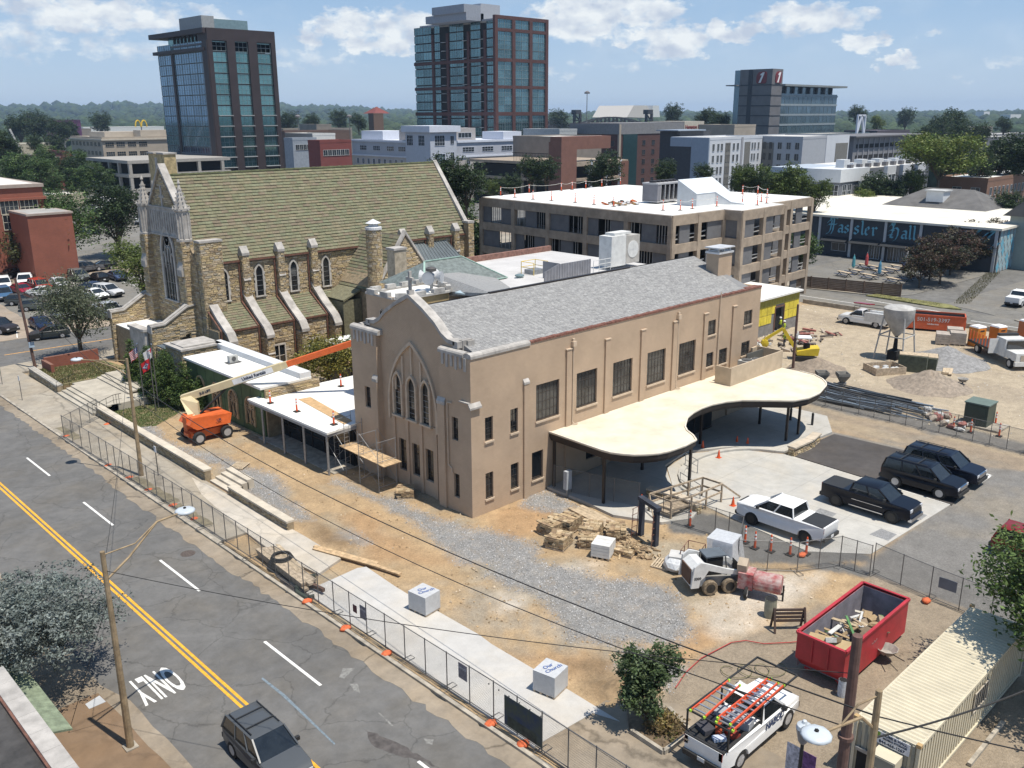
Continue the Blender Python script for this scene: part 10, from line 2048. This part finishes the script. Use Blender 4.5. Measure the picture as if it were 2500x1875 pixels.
T=tg('transformer','dark green transformer cabinet on a concrete pad','transformer',(76.4,23.9,0));m_tg=mat('cabinet_green',(.04,.06,.045),rough=.5);pt(T,'pad',MB().box(-1.2,-2,0,1.2,1.3,.15),m_kerb);pt(T,'cabinet',MB().box(-.9,-.9,.15,.9,.9,1.9),m_tg);pt(T,'lid',MB().box(-.97,-.97,1.9,.97,.97,2.0),mat('lid_green',(.12,.16,.14)));pt(T,'door',MB().box(-.93,-.7,.3,-.9,.7,1.8),m_tg)
for k,q in en(((3,2,408,570),(3,2,575,608))): p=KG(*q);t=tg('bollard','%s dark bollard beyond the porch columns'%('left','right')[k],'bollard',tuple(p));pt(t,'post',MB().lathe([(.1,0),(.1,1.15),(.05,1.22)],n=10),m_plas);pt(t,'collar',MB().lathe([(.13,0),(.13,.06)],n=10),m_kerb)
T=tg('electric_meter','grey electric meter box on a stand at the hall corner','meter box',tuple(KG(2,2,585,1150)));pt(T,'cabinet',MB().box(-.25,-.15,.6,.25,.15,1.9),mat('meter_grey',(.4,.42,.44)));pt(T,'stand',MB().box(-.05,-.05,0,.05,.05,.6),m_st)
T=tg('hose_coil','large coil of black corrugated pipe by the sidewalk fence','pipe coil',(22.9,42.3,.15))
for k in range(5): pt(T,'loop',MB().path([((.75-.06*k)*cos(a*.35),(.75-.06*k)*sin(a*.35),.1+.11*k)for a in range(19)],.07,6),m_black)
P=[KG(0+1,3,*q)for q in((540,190),(470,200),(530,250),(440,290),(390,240),(400,320),(470,360),(530,350))];solo('sock_hose',MB().path([p+UZ*.12 for p in P],.13,8),mat('sock_green',(.04,.05,.04)),'winding dark green erosion sock under the sidewalk fence','hose',loc=tuple(P[0]))
P=[KG(2,3,*q,.07)for q in((1420,1040),(1500,920),(1620,810),(1850,690),(1960,675),(2100,700),(2300,690),(2500,670))];solo('air_hose',MB().path(P,.025,4),mat('hose_red',(.4,.06,.05)),'long red hose lying across the driveway','hose',loc=tuple(P[0]))
solo('green_hose',MB().path([(32+.5*cos(a*.5)+a*.05,19+.5*sin(a*.5)-a*.04,.08)for a in range(40)],.02,4),mat('hose_olive',(.15,.14,.07)),'loops of thin olive hose beside the contractor pickup','hose',loc=(32,19,.08))
# ================================================================ people
def person(lab,x,y,shirt,rz):
 T=tg('person',lab,'person',(x,y,0),rz);me=bpy.data.meshes.new('body');J=[((0,0,.95),.15),((0,0,1.2),.14),((0,0,1.42),.13),((0,0,1.52),.06),((0,.02,1.64),.10),((.1,0,.85),.09),((.11,.05,.48),.065),((.12,0,.08),.045),((.12,.14,.04),.04),((-.1,0,.85),.09),((-.11,.1,.48),.065),((-.12,-.06,.08),.045),((-.12,.08,.04),.04),((.2,0,1.4),.06),((.27,.08,1.12),.045),((.22,.3,1.0),.035),((-.2,0,1.4),.06),((-.28,.05,1.12),.045),((-.22,.28,1.02),.035)]
 E_=[(0,1),(1,2),(2,3),(3,4),(0,5),(5,6),(6,7),(7,8),(0,9),(9,10),(10,11),(11,12),(2,13),(13,14),(14,15),(2,16),(16,17),(17,18)];me.from_pydata([j[0]for j in J],E_,[]);o=link('body',me,mat('trouser_dark',(.04,.045,.06)),T);md=o.modifiers.new('skin','SKIN');sk_=me.skin_vertices[0].data
 for i,j in en(J): sk_[i].radius=(j[1],j[1])
 sk_[0].use_root=True;o.modifiers.new('sub','SUBSURF').levels=1;pt(T,'vest',MB().lathe([(.17,.95),(.2,1.2),(.19,1.42),(.08,1.5)],n=12),mat('shirt_%s'%lab[:9],shirt));pt(T,'helmet',MB().lathe([(.155,1.68),(.15,1.72),(.12,1.8),(.03,1.84)],n=12),m_sw);pt(T,'face',MB().blob((0,.05,1.63),(.085,.08,.1),2,0),mat('skin_tone',(.35,.2,.13)))
person('person in a white helmet and yellow-green vest standing on the scrap',88.3,48.3,(.4,.5,.03),1);person('person in a white helmet and pale shirt by the doorway',93,51.1,(.45,.5,.5),3);person('person in a bright orange vest inside the doorway',94.4,52.4,(.7,.1,.02),0)
# ================================================================ beer garden
T=tg('timber_fence','brown horizontal board fence along the beer garden street side','fence',(122.6,67,0))
a,e=V3((121.9,66,0)),V3((125.2,51.6,0));m_fw=mat('fence_brown',(.15,.10,.07),var=.2,rv=.12)
for k in range(7): pt(T,'board',MB().beam(a+UZ*(.15+k*.24),e+UZ*(.15+k*.24),.04,.22),m_fw,1)
for k in range(7): p=a.lerp(e,k/6);pt(T,'post',MB().box(p.x-.08,p.y-.08,0,p.x+.08,p.y+.08,1.8),m_fw,1)
tb=None
for k,(x,y) in en(((820,870),(900,850),(980,810),(1040,820),(1010,890),(1100,860),(1180,840),(1230,820),(1200,920),(1290,900))):
 p=KG(3,1,x,y);lab=ORD[k]+' picnic table from the left in the beer garden'
 if tb: dup(tb,tuple(p),1.2,label=lab);continue
 tb=T=tg('picnic_table',lab,'picnic table',tuple(p),1.2,'picnic tables');pt(T,'table_top',MB().box(-1.3,-.35,.7,1.3,.35,.76),m_ply)
 for s_ in (-.75,.75): pt(T,'bench',MB().box(-1.3,s_-.13,.4,1.3,s_+.13,.45),mat('bench_blue',(.04,.06,.12)))
 for x_ in (-1,1): pt(T,'leg',MB().beam((x_,-.7,0),(x_,.3,.7),.08,.08).beam((x_,.7,0),(x_,-.3,.7),.08,.08),m_plas)
for x,y,c,w_ in ((990,830,(.45,.07,.07),'red and pink'),(1090,895,(.08,.25,.38),'tall blue'),(890,845,(.08,.3,.35),'short teal'),(1300,800,(.6,.6,.6),'white'),(1395,780,(.4,.03,.04),'dark red'),(1275,890,(.05,.09,.2),'navy')): p=KG(3,1,x,y);T=tg('parasol','closed %s parasol in the beer garden'%w_,'parasol',tuple(p));pt(T,'canopy',MB().lathe([(.08,.9),(.3,1.2),(.22,2.4),(.03,3)],n=8),mat('parasol_'+w_[:5],c));pt(T,'pole',MB().tube((0,0,0),(0,0,3.1),.04,6),m_wf)
# ================================================================ near left: parapet of the building below the camera and a low green-roofed gatehouse
T=tg('near_parapet','dark flat roof edge with a pale stone coping at the bottom left corner','building',(6.4,30,0));pbox(T,'wall',(1,20,-.2,6.35,33,5.4),m_rbk);pbox(T,'dark_roof',(1,20,5.4,5.95,32.8,5.5),mat('tar_roof',(.05,.047,.045),var=.4,scale=1.5));pbox(T,'red_flashing',(5.92,20,5.5,6.05,33,5.62),m_copper)
for k in range(11): pbox(T,'coping_stone',(6.0,20+k*1.18,5.5,6.6,21.17+k*1.18,5.66),m_lime)
T=tg('gatehouse','low shed with a mossy green roof beside the blue cedar','shed',(7.2,32.8,0));pbox(T,'wall',(6.7,33.1,0,7.8,37.8,2.1),m_redd);pt(T,'mossy_roof',MB().extr([(8.4,32.6,2.2),(8.4,38.4,2.2),(6.5,38.4,2.75),(6.5,32.6,2.75)],(0,0,.08)),mat('moss_roof',(.20,.24,.16),var=.3,scale=3,bump=.6),1,fix=True);pbox(T,'white_panel',(7.8,33.3,.3,7.85,34.2,1.9),m_wf)
